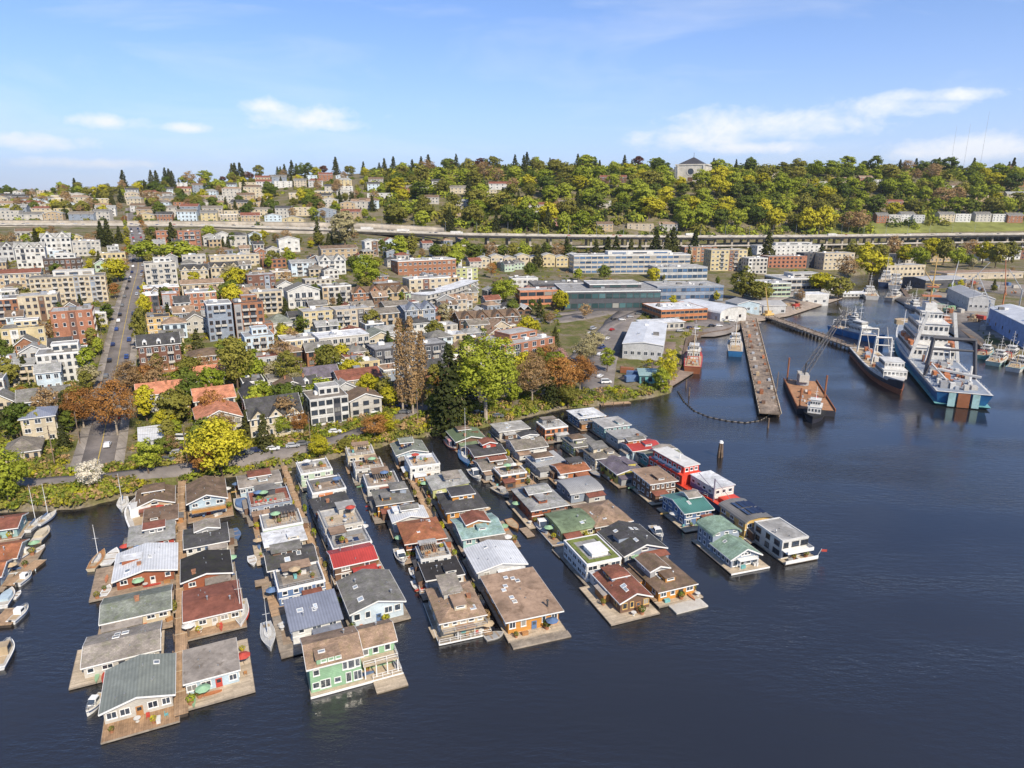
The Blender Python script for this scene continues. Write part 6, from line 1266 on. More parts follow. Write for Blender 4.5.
b(1003, 260, 44, 12, 18, 'white', 'pale', 'flat', 3, 8, 'white and dark modern flats at the right edge', rot=14, fcol='dark', balc=(2, 4, 6))
b(940, 262, 20, 8, 14, 'tan', 'grey', 'flat', 2, 5, 'small tan block among the trees below the freeway', rot=12)
# quay sheds
b(642, 360, 40, 15, 62, 'lightgrey', 'white', 'gable_a', 1, 6, 'large grey metal warehouse with a white roof', 'warehouse', name='warehouse', rot=-14, rk='metal', rise=1.2, hvac=3, over=.3, side='l', scols=5)
b(650, 384, 21, 8, 9, 'teal', 'tealpale', 'shed', 1, 3, 'small shed with a mint green roof by the water', 'shed', name='shed', rot=-4, rise=.8, rk='metal')
b(684, 321, 46, 11, 30, 'orange', 'white', 'flat', 2, 10, 'orange and white quay office with a bright white roof', rot=14, hvac=5, strip=True)
b(664, 330, 40, 7, 12, 'offwhite', 'white', 'slab', 1, 8, 'low white lean-to in front of the quay office', rot=14)
b(733, 321, 26, 9, 40, 'white', 'white', 'barrel', 1, 2, 'white round-roofed boat shed on the quay', 'shed', name='boat_shed', rot=32, rise=3.2, rk='metal', side='l', scols=6)
b(768, 316, 34, 10, 18, 'lightgrey', 'pale', 'gable_c', 1, 6, 'pale grey shed behind the yellow crane', 'shed', name='shed', rot=8, rise=2.2, rk='metal')
b(748, 313, 22, 9, 16, 'lightblue', 'lightgrey', 'gable_a', 1, 3, 'pale blue shed right of the boat shed', 'shed', name='shed', rot=14, rise=2, rk='metal')
b(815, 306, 26, 11, 14, 'white', 'white', 'flat', 1, 3, 'plain white boxy shed on the quay', 'shed', name='shed', rot=8)
b(980, 312, 26, 13, 60, 'lightgrey', 'pale', 'gable_a', 1, 5, 'long grey shipyard shed with a pale roof', 'shed', name='shipyard_shed', rot=-19, side='l', hvac=3, rise=2.4, rk='metal', over=.3)
b(1052, 352, 50, 22, 75, 'shedblue', 'white', 'gable_a', 1, 6, 'large blue-sided shipyard shed at the right edge', 'shed', name='shipyard_shed', rot=-19, side='l', hvac=4, rise=2.6, rk='metal', over=.3)
b(985, 279, 76, 6, 22, 'sand', 'tan', 'slab', 1, 12, 'long low tan shed behind the shipyard', 'shed', name='shed', rot=10)
b(945, 288, 40, 8, 26, 'charcoal', 'pale', 'gable_c', 1, 6, 'dark-walled shed with a pale roof behind the canal boats', 'shed', name='shed', rot=14, rise=1.6, rk='metal')
def float_shed():
    p = at(852, 297); r = thing('boathouse', 'floating white boathouse in the ship canal', 'boathouse', p, R(5)); k = mpp(p)
    MB().box(-14 * k, 13 * k, -4, 4, -.4, .5).obj('float', M_LOG, r); wall_roof(r, 24 * k, 7, .504, 3.4, 'gable_c', 1.4, wallm('white'), roofm('white', 'metal'), .4)
    for i in range(6): window(r, 'f', 24 * k, 7, (-10 + i * 4) * k, 1.4, 1.6, 1.1, 'dark', G, 1, False)
float_shed()

# ---------------------------------------------------------------- smaller houses filling the blocks
BL = [(o.location.x, o.location.y, o['label']) for o in bpy.data.objects if o.parent is None and o.get('category') in ('building', 'warehouse', 'shed') and len(o['label'].split()) <= 10]
TLAB = set()
def beside(p, what):
    for x, y, lab in sorted(BL, key=lambda t: (t[0] - p[0]) ** 2 + (t[1] - p[1]) ** 2)[:12]:
        dx, dy = p[0] - x, p[1] - y; rel = ('left of' if dx < 0 else 'right of') if abs(dx) > abs(dy) else ('in front of' if dy < 0 else 'behind')
        t = '%s %s the %s' % (what, rel, lab)
        if t not in TLAB and len(t.split()) <= 16: TLAB.add(t); return t
    return what + ' between the town houses'
def off_street(p, path, r):
    for a, c in zip(path, path[1:]):
        d = (c[0] - a[0], c[1] - a[1]); t = max(0, min(1, ((p[0] - a[0]) * d[0] + (p[1] - a[1]) * d[1]) / (d[0] ** 2 + d[1] ** 2)))
        if math.dist((a[0] + t * d[0], a[1] + t * d[1]), p[:2]) < r: return False
    return True
fh_ = random.Random(8); nf = 0
for tr in range(5200):
    px = fh_.uniform(-5, 520); py = fh_.uniform(244, 432 - max(0, px - 330) * .35); p = ground(px, py)
    if (140 < px < 252 and 372 < py < 450) or (255 < px < 350 and py > 405): continue
    if land_dist(p[0], p[1])[0] < 16 or blocked(p[0], p[1], 3.0) or not off_street(p, UPHILL, 14) or not off_street(p, SHORERD, 9.5): continue
    wc = fh_.choice(['cream', 'offwhite', 'tan', 'white', 'sand', 'lightgrey', 'brick', 'brown', 'paleblue', 'bluegrey', 'palegreen', 'paleyellow', 'grey']); rc = fh_.choice(['grey', 'brown', 'dark', 'warmgrey', 'lightgrey', 'tan', 'redbrown']); rt = fh_.choice(['gable_a', 'gable_c', 'gable_c', 'hip', 'flat'])
    k = mpp(p); nm = {'paleyellow': 'pale yellow', 'paleblue': 'pale blue', 'bluegrey': 'blue-grey', 'palegreen': 'pale green', 'offwhite': 'off-white', 'lightgrey': 'light grey'}.get(wc, wc)
    lab = beside(p, 'small %s house' % nm)
    building(px, py, fh_.uniform(8, 12) / k, fh_.uniform(5.2, 8) / k, fh_.uniform(8, 11), wc, rc, rt, 2, 3, lab, 'house', rise=fh_.uniform(2, 3.4), chim=fh_.choice([0, 1]), name='small_house', dorm=fh_.choice([0, 0, 1]) if rt == 'gable_c' else 0, group='small houses of the town'); nf += 1
    if nf >= 165: break

# ---------------------------------------------------------------- houses on the far hillside
HILLW = ['cream', 'offwhite', 'white', 'tan', 'paleyellow', 'sand', 'lightgrey', 'cream', 'offwhite', 'paleblue', 'brick', 'bluegrey']; HILLR = ['grey', 'brown', 'warmgrey', 'tan', 'dark', 'lightgrey', 'redbrown']
def hill_house(x, y, W, L, H, wc, rc, rt, label, rot, group, cols=3, floors=2):
    z = height(x, y); r = thing('house', label, 'house', (x, y, z - .3), R(rot), group); FOOT.append((x, y, max(W, L) * .55))
    wall_roof(r, W, L, 0, H, rt, min(W, L) * .3, wallm(wc), roofm(rc, 'shingle' if rt != 'flat' else 'flat'), .5, found=6)
    fh = H / floors
    for f in range(floors):
        for c in range(cols): window(r, 'f', W, L, -W / 2 + W * (c + .5) / cols, f * fh + fh * .3, min(1.9, W / cols * .6), fh * .5, 'white', G, 1, False)
    return r
CN = dict(paleyellow='pale yellow', offwhite='off-white', lightgrey='light grey', paleblue='pale blue', bluegrey='blue-grey', sand='sand-coloured', brick='brick', tan='tan', cream='cream', white='white')
hr = random.Random(11)
rows = [(622, 'lowest', 0.92), (664, 'second', .94), (704, 'third', .93), (748, 'fourth', .85), (794, 'fifth', .8), (842, 'sixth', .7), (892, 'topmost', .55)]
for Y, rn, dens in rows:
    px = -14.0; i = 0
    while px < 372:
        u = (px - 512) / FPX; y = Y * KS + hr.uniform(-10, 10) + (px / 340) * 24; x = u * y * .985; wpx = hr.uniform(14, 23) * 640 / Y
        px += wpx * hr.uniform(1.0, 1.32)
        if abs(px - wpx / 2 - 131) < 7 or hr.random() > dens: continue
        if px > 290 and hr.random() < .3: continue
        u = (px - wpx / 2 - 512) / FPX; x = u * y * .99
        W = wpx * y * .97 / FPX; wc = hr.choice(HILLW); rc = hr.choice(HILLR); H = hr.uniform(8, 13)
        hill_house(x, y, W, hr.uniform(9, 12), H, wc, rc, hr.choice(['gable_a', 'gable_c', 'gable_c', 'hip', 'flat']), '%s house, %s from the left in the %s row of hillside houses' % (CN[wc], nth(i), rn), hr.choice([5, 14, 20]), 'houses on the left hillside', cols=hr.choice([3, 4, 5]), floors=3 if H > 9 else 2); i += 1
mid = [(300, 195, 20, 'cream'), (322, 198, 22, 'paleyellow'), (345, 188, 16, 'white'), (362, 205, 20, 'offwhite'), (380, 195, 24, 'white'), (352, 215, 20, 'tan'), (335, 225, 16, 'offwhite'), (405, 190, 14, 'brick'), (398, 210, 18, 'sand'), (418, 188, 20, 'white'), (432, 200, 14, 'offwhite'), (440, 184, 16, 'white'), (458, 190, 16, 'cream'), (462, 205, 14, 'offwhite'), (452, 215, 18, 'tan'), (500, 186, 22, 'white'), (490, 192, 14, 'cream'), (536, 208, 24, 'white'), (567, 204, 18, 'white'), (600, 203, 22, 'offwhite'), (613, 180, 26, 'brown'), (560, 172, 16, 'brown'), (640, 226, 26, 'sand'), (604, 227, 16, 'tan'), (668, 227, 18, 'offwhite'), (560, 222, 12, 'pink'), (822, 183, 20, 'white'), (838, 181, 14, 'cream'), (864, 180, 14, 'brick'), (876, 181, 14, 'white'), (770, 175, 14, 'cream'), (950, 188, 22, 'white'), (975, 197, 22, 'tan'), (1010, 182, 24, 'brick'), (1014, 196, 20, 'cream'), (890, 204, 22, 'brick')]
for i, (px, py, w_, wc) in enumerate(sorted(mid)):
    p = ground(px, py + 3); k = mpp(p); hill_house(p[0], p[1], w_ * k, 11, 7.5 + (i % 3), wc, hr.choice(HILLR), 'gable_c' if i % 3 else 'flat', '%s house among trees on the hill, %s from the left of that group' % (CN.get(wc, wc), nth(i)), hr.choice([-6, 0, 8]), 'houses among the trees on the hill', cols=4)
rowr = [(880, 222, 12), (892, 222, 12), (905, 221, 14), (916, 222, 12), (944, 221, 16), (960, 221, 16), (980, 221, 16), (996, 221, 14), (1012, 222, 16)]
for i, (px, py, w_) in enumerate(rowr):
    p = ground(px, py); k = mpp(p); wc = ['brick', 'offwhite', 'white', 'lightgrey', 'cream', 'white', 'offwhite', 'white', 'brick'][i]
    hill_house(p[0], p[1], w_ * k, 12, 11, wc, 'grey', 'flat' if i % 2 else 'gable_c', '%s townhouse above the grass bank, %s from the left' % (CN.get(wc, wc), nth(i)), 4, 'townhouses above the grass bank', cols=4, floors=3)
def church():
    p = ground(690, 181); k = mpp(p); r = thing('church', 'pale stone church with rose window and dark pyramid roof on the hilltop', 'church', p, R(-24)); s = 30 * k; st = mat('pale_stone', (.58, .54, .47), .85, .15, .4, grime=.25)
    MB().box(-s * .5, s * .5, 0, s * .9, -10, s * .5).obj('wall', st, r)
    MB().box(-s * .53, s * .53, -.8, s * .93, s * .5 + .02, s * .54).obj('parapet', st, r)
    V = [(-s * .42, s * .02, s * .545), (s * .42, s * .02, s * .545), (s * .42, s * .86, s * .545), (-s * .42, s * .86, s * .545), (0, s * .44, s * .78)]; MB().add(V, [(0, 1, 4), (1, 2, 4), (2, 3, 4), (3, 0, 4), (3, 2, 1, 0)]).obj('roof', roofm('dark', 'metal'), r)
    MB().bar((0, s * .44, s * .76), (0, s * .44, s * .95), .5, 5, 0, .1).obj('spire', roofm('dark', 'metal'), r)
    for i in range(5):
        for sg, side in ((-1, 'l'), (1, 'r')): MB().box(*sorted((sg * s * .5, sg * s * .56)), s * (.06 + .18 * i), s * (.11 + .18 * i), -10, s * .46).obj('buttress', st, r)
    for i in range(4):
        for sd in 'lr': window(r, sd, s, 0, s * (.17 + .18 * i), s * .12, s * .07, s * .26, 'dark', G, 1, False)
    for i in (-1, 1): MB().box(i * s * .42 - 1.2, i * s * .42 + 1.2, -1.5, -.01, -10, s * .5).obj('buttress', st, r)
    o = MB(); n = 16
    for i in range(n): a0, a1 = 6.2832 * i / n, 6.2832 * (i + 1) / n; o.prism([(s * .13 * math.cos(a0), s * .3 + s * .13 * math.sin(a0)), (s * .13 * math.cos(a1), s * .3 + s * .13 * math.sin(a1)), (s * .1 * math.cos(a1), s * .3 + s * .1 * math.sin(a1)), (s * .1 * math.cos(a0), s * .3 + s * .1 * math.sin(a0))], 'y', -.5, .01)
    rw_ = o.obj('rose_window', st, r); MB().prism([(s * .1 * math.cos(6.2832 * i / n), s * .3 + s * .1 * math.sin(6.2832 * i / n)) for i in range(n)], 'y', -.12, .01).obj('pane', G, rw_)
    for sg in (-1, 1): MB().box(*sorted((sg * s * .57, sg * s * .82)), s * .1, s * .8, -10, s * .28).obj('wing', st, r); MB().box(*sorted((sg * s * .57, sg * s * .84)), s * .08, s * .82, s * .282, s * .31).obj('wing_roof', roofm('grey', 'flat'), r)
    MB().box(-s * .08, s * .08, -.3, .01, -2, s * .12).obj('door', paint('brown'), r)
church()
# ================================================================= trees of the hill and the gardens
fr_ = random.Random(21)
def zone(px): return 'below the church' if 560 < px < 760 else ('right of the church' if px >= 760 else ('above the viaduct' if px > 420 else 'among the hillside houses'))
def far_tree(px, py, hm, kind, lk, label, group, w=None):
    p = ground(px, py); k = mpp(p)
    return tree((p[0], p[1], p[2] - .3), hm, kind, lk, label, w, None, False, group, fr_)
LKN = dict(fresh='fresh green', yellow='yellow-green', olive='olive', green='dark green', brown='bare brown', rust='rust brown', pale='pale', maroon='maroon', dark='dark')
# wooded slope right of the middle: broadleaf trees in bands from the freeway to the crest
cnt = 0
bands = [(229, 19), (222, 20), (214, 20), (206, 19), (198, 18), (190, 18), (182, 17), (175, 16), (168, 15)]
BN = ['lowest', 'second', 'third', 'fourth', 'fifth', 'sixth', 'seventh', 'eighth', 'topmost']
for bi, (py, step) in enumerate(bands):
    ti = 0; px = 395 + fr_.uniform(0, 10)
    while px < 1030:
        yy = py + fr_.uniform(-3, 3); x_ = px; px += step * fr_.uniform(.75, 1.15) * (1.0 if x_ > 480 else 1.35)
        if (860 < x_ and py > 216) or (664 < x_ < 714 and yy < 186 ): continue
        p = ground(x_, yy)
        if p[1] > 1015 * KS or blocked(p[0], p[1], 4): continue
        lk = fr_.choices(['fresh', 'yellow', 'olive', 'green', 'brown', 'dark'], [8, 3.4, 4, 4, .9, 1.2] if 560 < x_ < 880 else [6, 2.6, 4, 4, 1, 1.8])[0]
        kd = 'conifer' if lk == 'dark' else ('bare' if lk == 'brown' else fr_.choice(['round', 'round', 'oval']))
        hm = fr_.uniform(22, 36)
        tree((p[0], p[1], p[2] - 1), hm, kd, lk, '%s %stree on the wooded hill, %s from the left in the %s band' % (LKN[lk], 'conifer ' if kd == 'conifer' else '', nth(ti), BN[bi]), hm * fr_.uniform(.85, 1.15) if kd != 'conifer' else hm * .5, None, False, 'trees of the wooded hill', fr_); cnt += 1; ti += 1
# the bright yellow pair and the brown trees above the freeway on the right
ptree(822, 234, 28, 24, 'round', 'yellow', 'brightest yellow tree beside the freeway, right of two', False, 1)
ptree(806, 235, 26, 24, 'round', 'yellow', 'brightest yellow tree beside the freeway, left of two', False, 0)
ptree(858, 234, 24, 22, 'bare', 'brown', 'brown bare tree right of the brightest yellow pair', False, 1)
ptree(848, 233, 22, 20, 'bare', 'brown', 'brown bare tree just right of the yellow pair', False, 2)
# skyline
px = 60.0; i = 0
while px < 1026:
    top = np.interp(px, [60, 120, 200, 300, 400, 500, 560, 660, 700, 780, 900, 1024], [181, 172, 164, 160, 154, 153, 154, 155, 157, 162, 160, 156]) + fr_.uniform(-3, 12)
    Yc = np.interp(px, [0, 170, 340, 512, 700, 1024], [930, 985, 1000, 1000, 1000, 1040]) * KS + fr_.uniform(-30, 10)
    u = (px - 512) / FPX; v = (384 - top) / FPX; dy = math.cos(PITCH) + v * math.sin(PITCH); dz = -math.sin(PITCH) + v * math.cos(PITCH)
    x = u / dy * Yc; ztop = CAM_H + dz / dy * Yc; g_ = height(x, Yc); hm = max(9, min(34, ztop - g_))
    con = fr_.random() < (.62 if px < 640 or px > 900 else .4)
    if not 668 < px < 712:
        lk = 'dark' if con else fr_.choice(['olive', 'green', 'brown', 'fresh', 'maroon']); kd = 'conifer' if con else ('bare' if lk in ('brown',) else 'oval')
        tree((x, Yc, g_ - 1), hm * (1.05 if con else .85), kd, lk, '%s %s on the skyline, %s tree along the crest from the left' % (LKN[lk], 'conifer' if con else 'broadleaf tree', nth(i)), None if con else hm * .8, None, False, 'trees on the skyline', fr_, 'skyline_conifer' if con else 'skyline_tree'); i += 1
    px += fr_.choice([3, 4, 5, 7, 9, 12, 16]) * (1.5 if px < 150 else 1)
# trees between the houses of the left hill
LC = {}
for px in sorted(fr_.uniform(0, 420) for _ in range(380)):
    px = px; py = fr_.uniform(float(np.interp(px, [0, 130, 220, 300, 420], [194, 184, 176, 169, 166])), 219); p = ground(px, py)
    if blocked(p[0], p[1], -5.5) or abs(px - 131) < 6: continue
    lk = fr_.choices(['olive', 'green', 'fresh', 'dark', 'brown', 'yellow'], [4, 4, 2, 4, 3, 2])[0]; kd = 'conifer' if lk == 'dark' else ('bare' if lk == 'brown' else 'round'); hm = fr_.uniform(10, 23); LC[lk] = LC.get(lk, -1) + 1
    tree((p[0], p[1], p[2] - .5), hm, kd, lk, '%s %stree between the left hillside houses, %s such tree from the left' % (LKN[lk], 'conifer ' if kd == 'conifer' else '', nth(LC[lk])), None, None, False, 'trees of the left hillside', fr_, 'hillside_conifer' if kd == 'conifer' else 'hillside_tree')
# conifers in front of the viaduct
for i, px0 in enumerate([148, 156, 170, 100, 112, 122, 320, 332, 566, 576, 586, 595, 606, 615, 628, 640, 652, 663, 675, 686, 697, 708, 720, 750, 769, 822, 548, 538]):
    px = px0; big = px > 500; py = (262 if big else 246) + fr_.uniform(-3, 6); px += fr_.uniform(-4, 4); hp = fr_.uniform(17, 38) if big else fr_.uniform(16, 28); p = ground(px, py); k = mpp(p)
    tree((p[0], p[1], p[2] - .5), hp * k, 'conifer', 'dark', 'dark conifer in front of the freeway, %s from the left' % nth(sorted([148, 156, 170, 100, 112, 122, 320, 332, 566, 576, 586, 595, 606, 615, 628, 640, 652, 663, 675, 686, 697, 708, 720, 750, 769, 822, 548, 538]).index(px0)), None if big else hp * k * .5, None, False, 'conifers in front of the freeway', fr_, 'viaduct_conifer')
# broadleaf trees along the foot of the viaduct on the right
for i, px in enumerate(range(852, 1020, 13)):
    lk = ['olive', 'yellow', 'olive', 'brown', 'yellow', 'fresh', 'yellow', 'olive', 'fresh', 'brown', 'yellow', 'olive', 'olive'][i]; ptree(px, 262 + (i % 3) * 3, 20 + (i % 4) * 2, 20, 'round' if lk != 'brown' else 'bare', lk, '%s tree under the freeway at the right, %s from the left' % (LKN[lk], nth(i)), False, None, 'trees under the freeway at the right')
for i, px in enumerate(list(range(436, 570, 11))):
    lk = ['green', 'olive', 'fresh', 'olive', 'green', 'brown'][i % 6]; ptree(px, 259 + (i % 3) * 2, 15 + (i % 3) * 3, 16, 'round' if lk != 'brown' else 'bare', lk, '%s tree below the middle of the viaduct, %s from the left' % (LKN[lk], nth(i)), False, None, 'trees below the viaduct')
# garden trees of the town wherever there is room
n = 0; tries = 0
while n < 318 and tries < 8000:
    tries += 1; px = fr_.uniform(0, 600) if fr_.random() < .85 else fr_.uniform(600, 1020); py = (fr_.uniform(240, 462) if px < 330 else fr_.uniform(250, 415)) if px < 600 else fr_.uniform(252, 312); p = ground(px, py)
    if land_dist(np.array([p[0]]), np.array([p[1]]))[0] < 5 or blocked(p[0], p[1], -3.5): continue
    if any(abs((p[0] - a[0]) * (b_[1] - a[1]) - (p[1] - a[1]) * (b_[0] - a[0])) / math.dist(a[:2], b_[:2]) < 7.5 and min(a[1], b_[1]) - 3 < p[1] < max(a[1], b_[1]) + 3 for a, b_ in zip(UPHILL, UPHILL[1:])): continue
    lk = fr_.choices(['olive', 'green', 'fresh', 'dark', 'brown', 'yellow', 'rust', 'pale', 'pink'], [5, 6, 4, 5, 3, 3, 2, 2, .5])[0]; kd = 'conifer' if lk == 'dark' else ('bare' if lk in ('brown', 'rust') else fr_.choice(['round', 'oval'])); hm = fr_.uniform(6, 15)
    tree((p[0], p[1], p[2] - .3), hm, kd, lk, beside(p, '%s %s' % (LKN.get(lk, lk), 'conifer' if kd == 'conifer' else 'garden tree')), None, None, False, 'garden trees of the town', fr_, 'garden_conifer' if kd == 'conifer' else 'garden_tree'); FOOT.append((p[0], p[1], 2.0)); n += 1
# ground cover: hedges, undergrowth and the far wood behind the single trees
def cover(name, pts, size, lk, per=26, leaf=.45, seed=1, squash=.75):
    r = np.random.default_rng(seed); C = []; NN = []; S = []
    for x, y, s in pts:
        z = max(height(x, y), 0); e = r.normal(0, 1, (per, 3)); e /= np.linalg.norm(e, axis=1, keepdims=True); e[:, 2] = np.abs(e[:, 2]); c = np.array((x, y, z)) + e * s * r.uniform(.6, 1.1, (per, 1)) * (1, 1, squash) * size; C.append(c); NN.append(e); S.append(np.full((per, 1), s))
    C = np.concatenate(C); NN = np.concatenate(NN); S = np.concatenate(S); V, F = quads(C, NN, leaf * S ** .5, r)
    return struct(link(name, np_mesh(name, V, F, LEAF[lk])), 'stuff')
sets = {k: [] for k in ('green', 'olive', 'fresh', 'brown', 'yellow')}
tries = 0
while sum(map(len, sets.values())) < 5200 and tries < 18000:
    tries += 1; px = fr_.uniform(-10, 700); py = fr_.uniform(238, 512); p = ground(px, py); d = float(land_dist(np.array([p[0]]), np.array([p[1]]))[0])
    if d < .8 or blocked(p[0], p[1], -3): continue
    if any(abs((p[0] - a[0]) * (b_[1] - a[1]) - (p[1] - a[1]) * (b_[0] - a[0])) / math.dist(a[:2], b_[:2]) < 9.5 and min(a[1], b_[1]) - 3 < p[1] < max(a[1], b_[1]) + 3 for a, b_ in zip(UPHILL, UPHILL[1:])): continue
    if any(abs((p[0] - a[0]) * (b_[1] - a[1]) - (p[1] - a[1]) * (b_[0] - a[0])) / math.dist(a[:2], b_[:2]) < 3.6 and min(a[0], b_[0]) - 2 < p[0] < max(a[0], b_[0]) + 2 for a, b_ in zip(SHORERD, SHORERD[1:])): continue
    if 560 < px < 640 and 300 < py < 395: continue
    sets[fr_.choices(list(sets), [5, 6, 3, 3, 2])[0]].append((p[0], p[1], fr_.uniform(.8, 2.4)))
tries = 0; nb = 0
while nb < 900 and tries < 6000:
    tries += 1; px = fr_.uniform(0, 690); py = fr_.uniform(388, 512); p = ground(px, py); d = float(land_dist(np.array([p[0]]), np.array([p[1]]))[0])
    if d < .6 or d > 17 or blocked(p[0], p[1], -4): continue
    if any(abs((p[0] - a[0]) * (b_[1] - a[1]) - (p[1] - a[1]) * (b_[0] - a[0])) / math.dist(a[:2], b_[:2]) < 3.4 and min(a[0], b_[0]) - 2 < p[0] < max(a[0], b_[0]) + 2 for a, b_ in zip(SHORERD, SHORERD[1:])): continue
    sets[fr_.choices(list(sets), [4, 6, 4, 4, 2])[0]].append((p[0], p[1], fr_.uniform(1.0, 2.6))); nb += 1
for j, (k, v) in enumerate(sets.items()): cover('undergrowth', v, 1.0, k, 44, .34, j)
wood = {k: [] for k in ('green', 'olive', 'fresh')}
for j in range(2000):
    u = fr_.uniform(-.2, .82); y = fr_.uniform(660, 1060) * KS; x = u * y
    if y < np.interp(u, [-.2, 0, .25, .5, .8], [720, 645, 680, 745, 830]) * KS or blocked(x, y, 5): continue
    wood[fr_.choice(list(wood))].append((x, y, fr_.uniform(7, 12) if not (.2 < x / y < .3 and y > 770 * KS) else 4))
for j in range(500):
    u = fr_.uniform(-.8, -.15); y = fr_.uniform(600, 960) * KS; x = u * y
    if blocked(x, y, 1) or abs(u + .56) < .012: continue
    wood[fr_.choice(list(wood))].append((x, y, fr_.uniform(2.5, 6)))
for j, (k, v) in enumerate(wood.items()): cover('hill_wood', v, 1.0, k, 60, .75, 20 + j, 1.1)

# street trees along both sides of the uphill street
for s_, nm in ((-1, 'right'), (1, 'left')):
    k_ = 0
    for i in range(13):
        f = .08 + .062 * i + fr_.uniform(-.012, .012); P_ = [np.array(p[:2]) for p in UPHILL]; Ls = [np.linalg.norm(b_ - a) for a, b_ in zip(P_, P_[1:])]; d = f * sum(Ls)
        for a, b_, l in zip(P_, P_[1:], Ls):
            if d <= l: t = (b_ - a) / l; q = a + t * d + np.array((-t[1], t[0])) * s_ * 8.2; break
            d -= l
        if blocked(q[0], q[1], -5): continue
        lk = fr_.choice(['olive', 'fresh', 'rust', 'brown', 'yellow', 'green', 'olive']); hm = fr_.uniform(7, 12)
        tree((q[0], q[1], height(q[0], q[1]) - .2), hm, 'bare' if lk in ('rust', 'brown') else 'oval', lk, '%s street tree on the %s side of the uphill street, %s from the shore' % (LKN[lk], nm, nth(k_)), None, None, False, 'street trees of the uphill street', fr_, 'street_tree'); k_ += 1

for i, px in enumerate(np.linspace(2, 352, 34)):
    px = float(px) + fr_.uniform(-4, 4); p = ground(px, 243 + fr_.uniform(-2, 5))
    if abs(px - 135) < 7 or blocked(p[0], p[1], -3): continue
    lk = fr_.choice(['green', 'olive', 'fresh', 'dark', 'brown', 'green', 'olive', 'yellow']); kd = 'conifer' if lk == 'dark' else ('bare' if lk == 'brown' else 'round'); hm = fr_.uniform(8, 16)
    tree((p[0], p[1], p[2] - .3), hm, kd, lk, '%s tree below the left freeway wall, %s from the left' % (LKN[lk], nth(i)), None, None, False, 'trees below the freeway wall', fr_, 'wayside_tree')
# ================================================================= boats and ships
def loft(L, B, z0, z1, stern=.8, bowp=2.0, sheer=.0, flare=.7, n=14, inset=0.0, double=False):
    """closed hull from z0 (bottom) to z1 (deck edge): +x is the bow"""
    mb = MB(); top = []; bot = []
    for i in range(n + 1):
        t = i / n; x = -L / 2 + L * t
        if double: b = math.sin(math.pi * min(max(t, .001), .999)) ** .7
        else: b = (stern + (1 - stern) * min(1, t / .35)) * (1 - max(0, (t - .5) / .5) ** bowp * .985)
        b = max(.01, b * B / 2 - inset); zs = z1 + sheer * max(0, (t - .4) / .6) ** 2
        top.append((x, b, zs)); bot.append((x * .96, b * flare, z0))
    V = []
    for (x, b, z), (x2, b2, z2) in zip(top, bot): V += [(x, b, z), (x, -b, z), (x2, b2, z2), (x2, -b2, z2)]
    F = []
    for i in range(n):
        a = i * 4; c = a + 4; F += [(a, c, c + 2, a + 2), (a + 1, a + 3, c + 3, c + 1), (a, a + 1, c + 1, c), (a + 2, c + 2, c + 3, a + 3)]
    F += [(0, 2, 3, 1), (n * 4, n * 4 + 1, n * 4 + 3, n * 4 + 2)]
    return mb.add(V, F)
def boat_root(name, ps, pb, label, cat, group=None, z=0):
    p = at(*ps); q = at(*pb); a = math.atan2(q[1] - p[1], q[0] - p[0])
    return thing(name, label, cat, ((p[0] + q[0]) / 2, (p[1] + q[1]) / 2, z), a, group), math.dist(p[:2], q[:2])
def sailboat(ps, pb, label, mast=1.15, hull='boatwhite', cover='blue', deck='offwhite', Lmin=6.5, stripe=None):
    r, L = boat_root('sailboat', ps, pb, label, 'sailboat', 'sailboats among the houseboats'); L = max(L, Lmin); B = L * .3
    loft(L, B, -.4, .75, .7, 1.7, .3, .6).obj('hull', paint(hull, .35), r)
    if stripe: loft(L * 1.004, B * 1.012, -.39, .22, .7, 1.7, .05, .62).obj('boot_stripe', paint(stripe, .4), r)
    loft(L * .96, B * .93, .74, .82, .7, 1.7, .31, 1).obj('deck', paint(deck, .6), r)
    loft(L * .42, B * .52, .8, 1.25, .9, 2, .0, 1.1).obj('cabin', paint('white', .4), r)
    MB().box(-L * .38, -L * .16, -B * .22, B * .22, .825, .9).obj('cockpit', paint('tan', .6), r)
    H = L * mast; MB().bar((L * .06, 0, .8), (L * .06, 0, H), .085, 6, 0, .05).bar((L * .06, -B * .25, H * .62), (L * .06, B * .25, H * .62), .03, 4).obj('mast', M_TRIM if hull != 'wood' else M_POLE, r)
    MB().bar((L * .05, 0, 1.75), (-L * .36, 0, 1.7), .07, 6).obj('boom', M_TRIM, r); MB().bar((L * .04, 0, 1.9), (-L * .34, 0, 1.82), .17, 6, 0, .1).obj('sail_cover', paint(cover, .8), r)
    s = MB()
    for e in ((L * .48, 0, 1.0), (-L * .48, 0, .8), (0, B * .46, .8), (0, -B * .46, .8)): s.bar((L * .06, 0, H * .98), e, .018, 3)
    s.obj('rigging', M_WIRE, r); return r
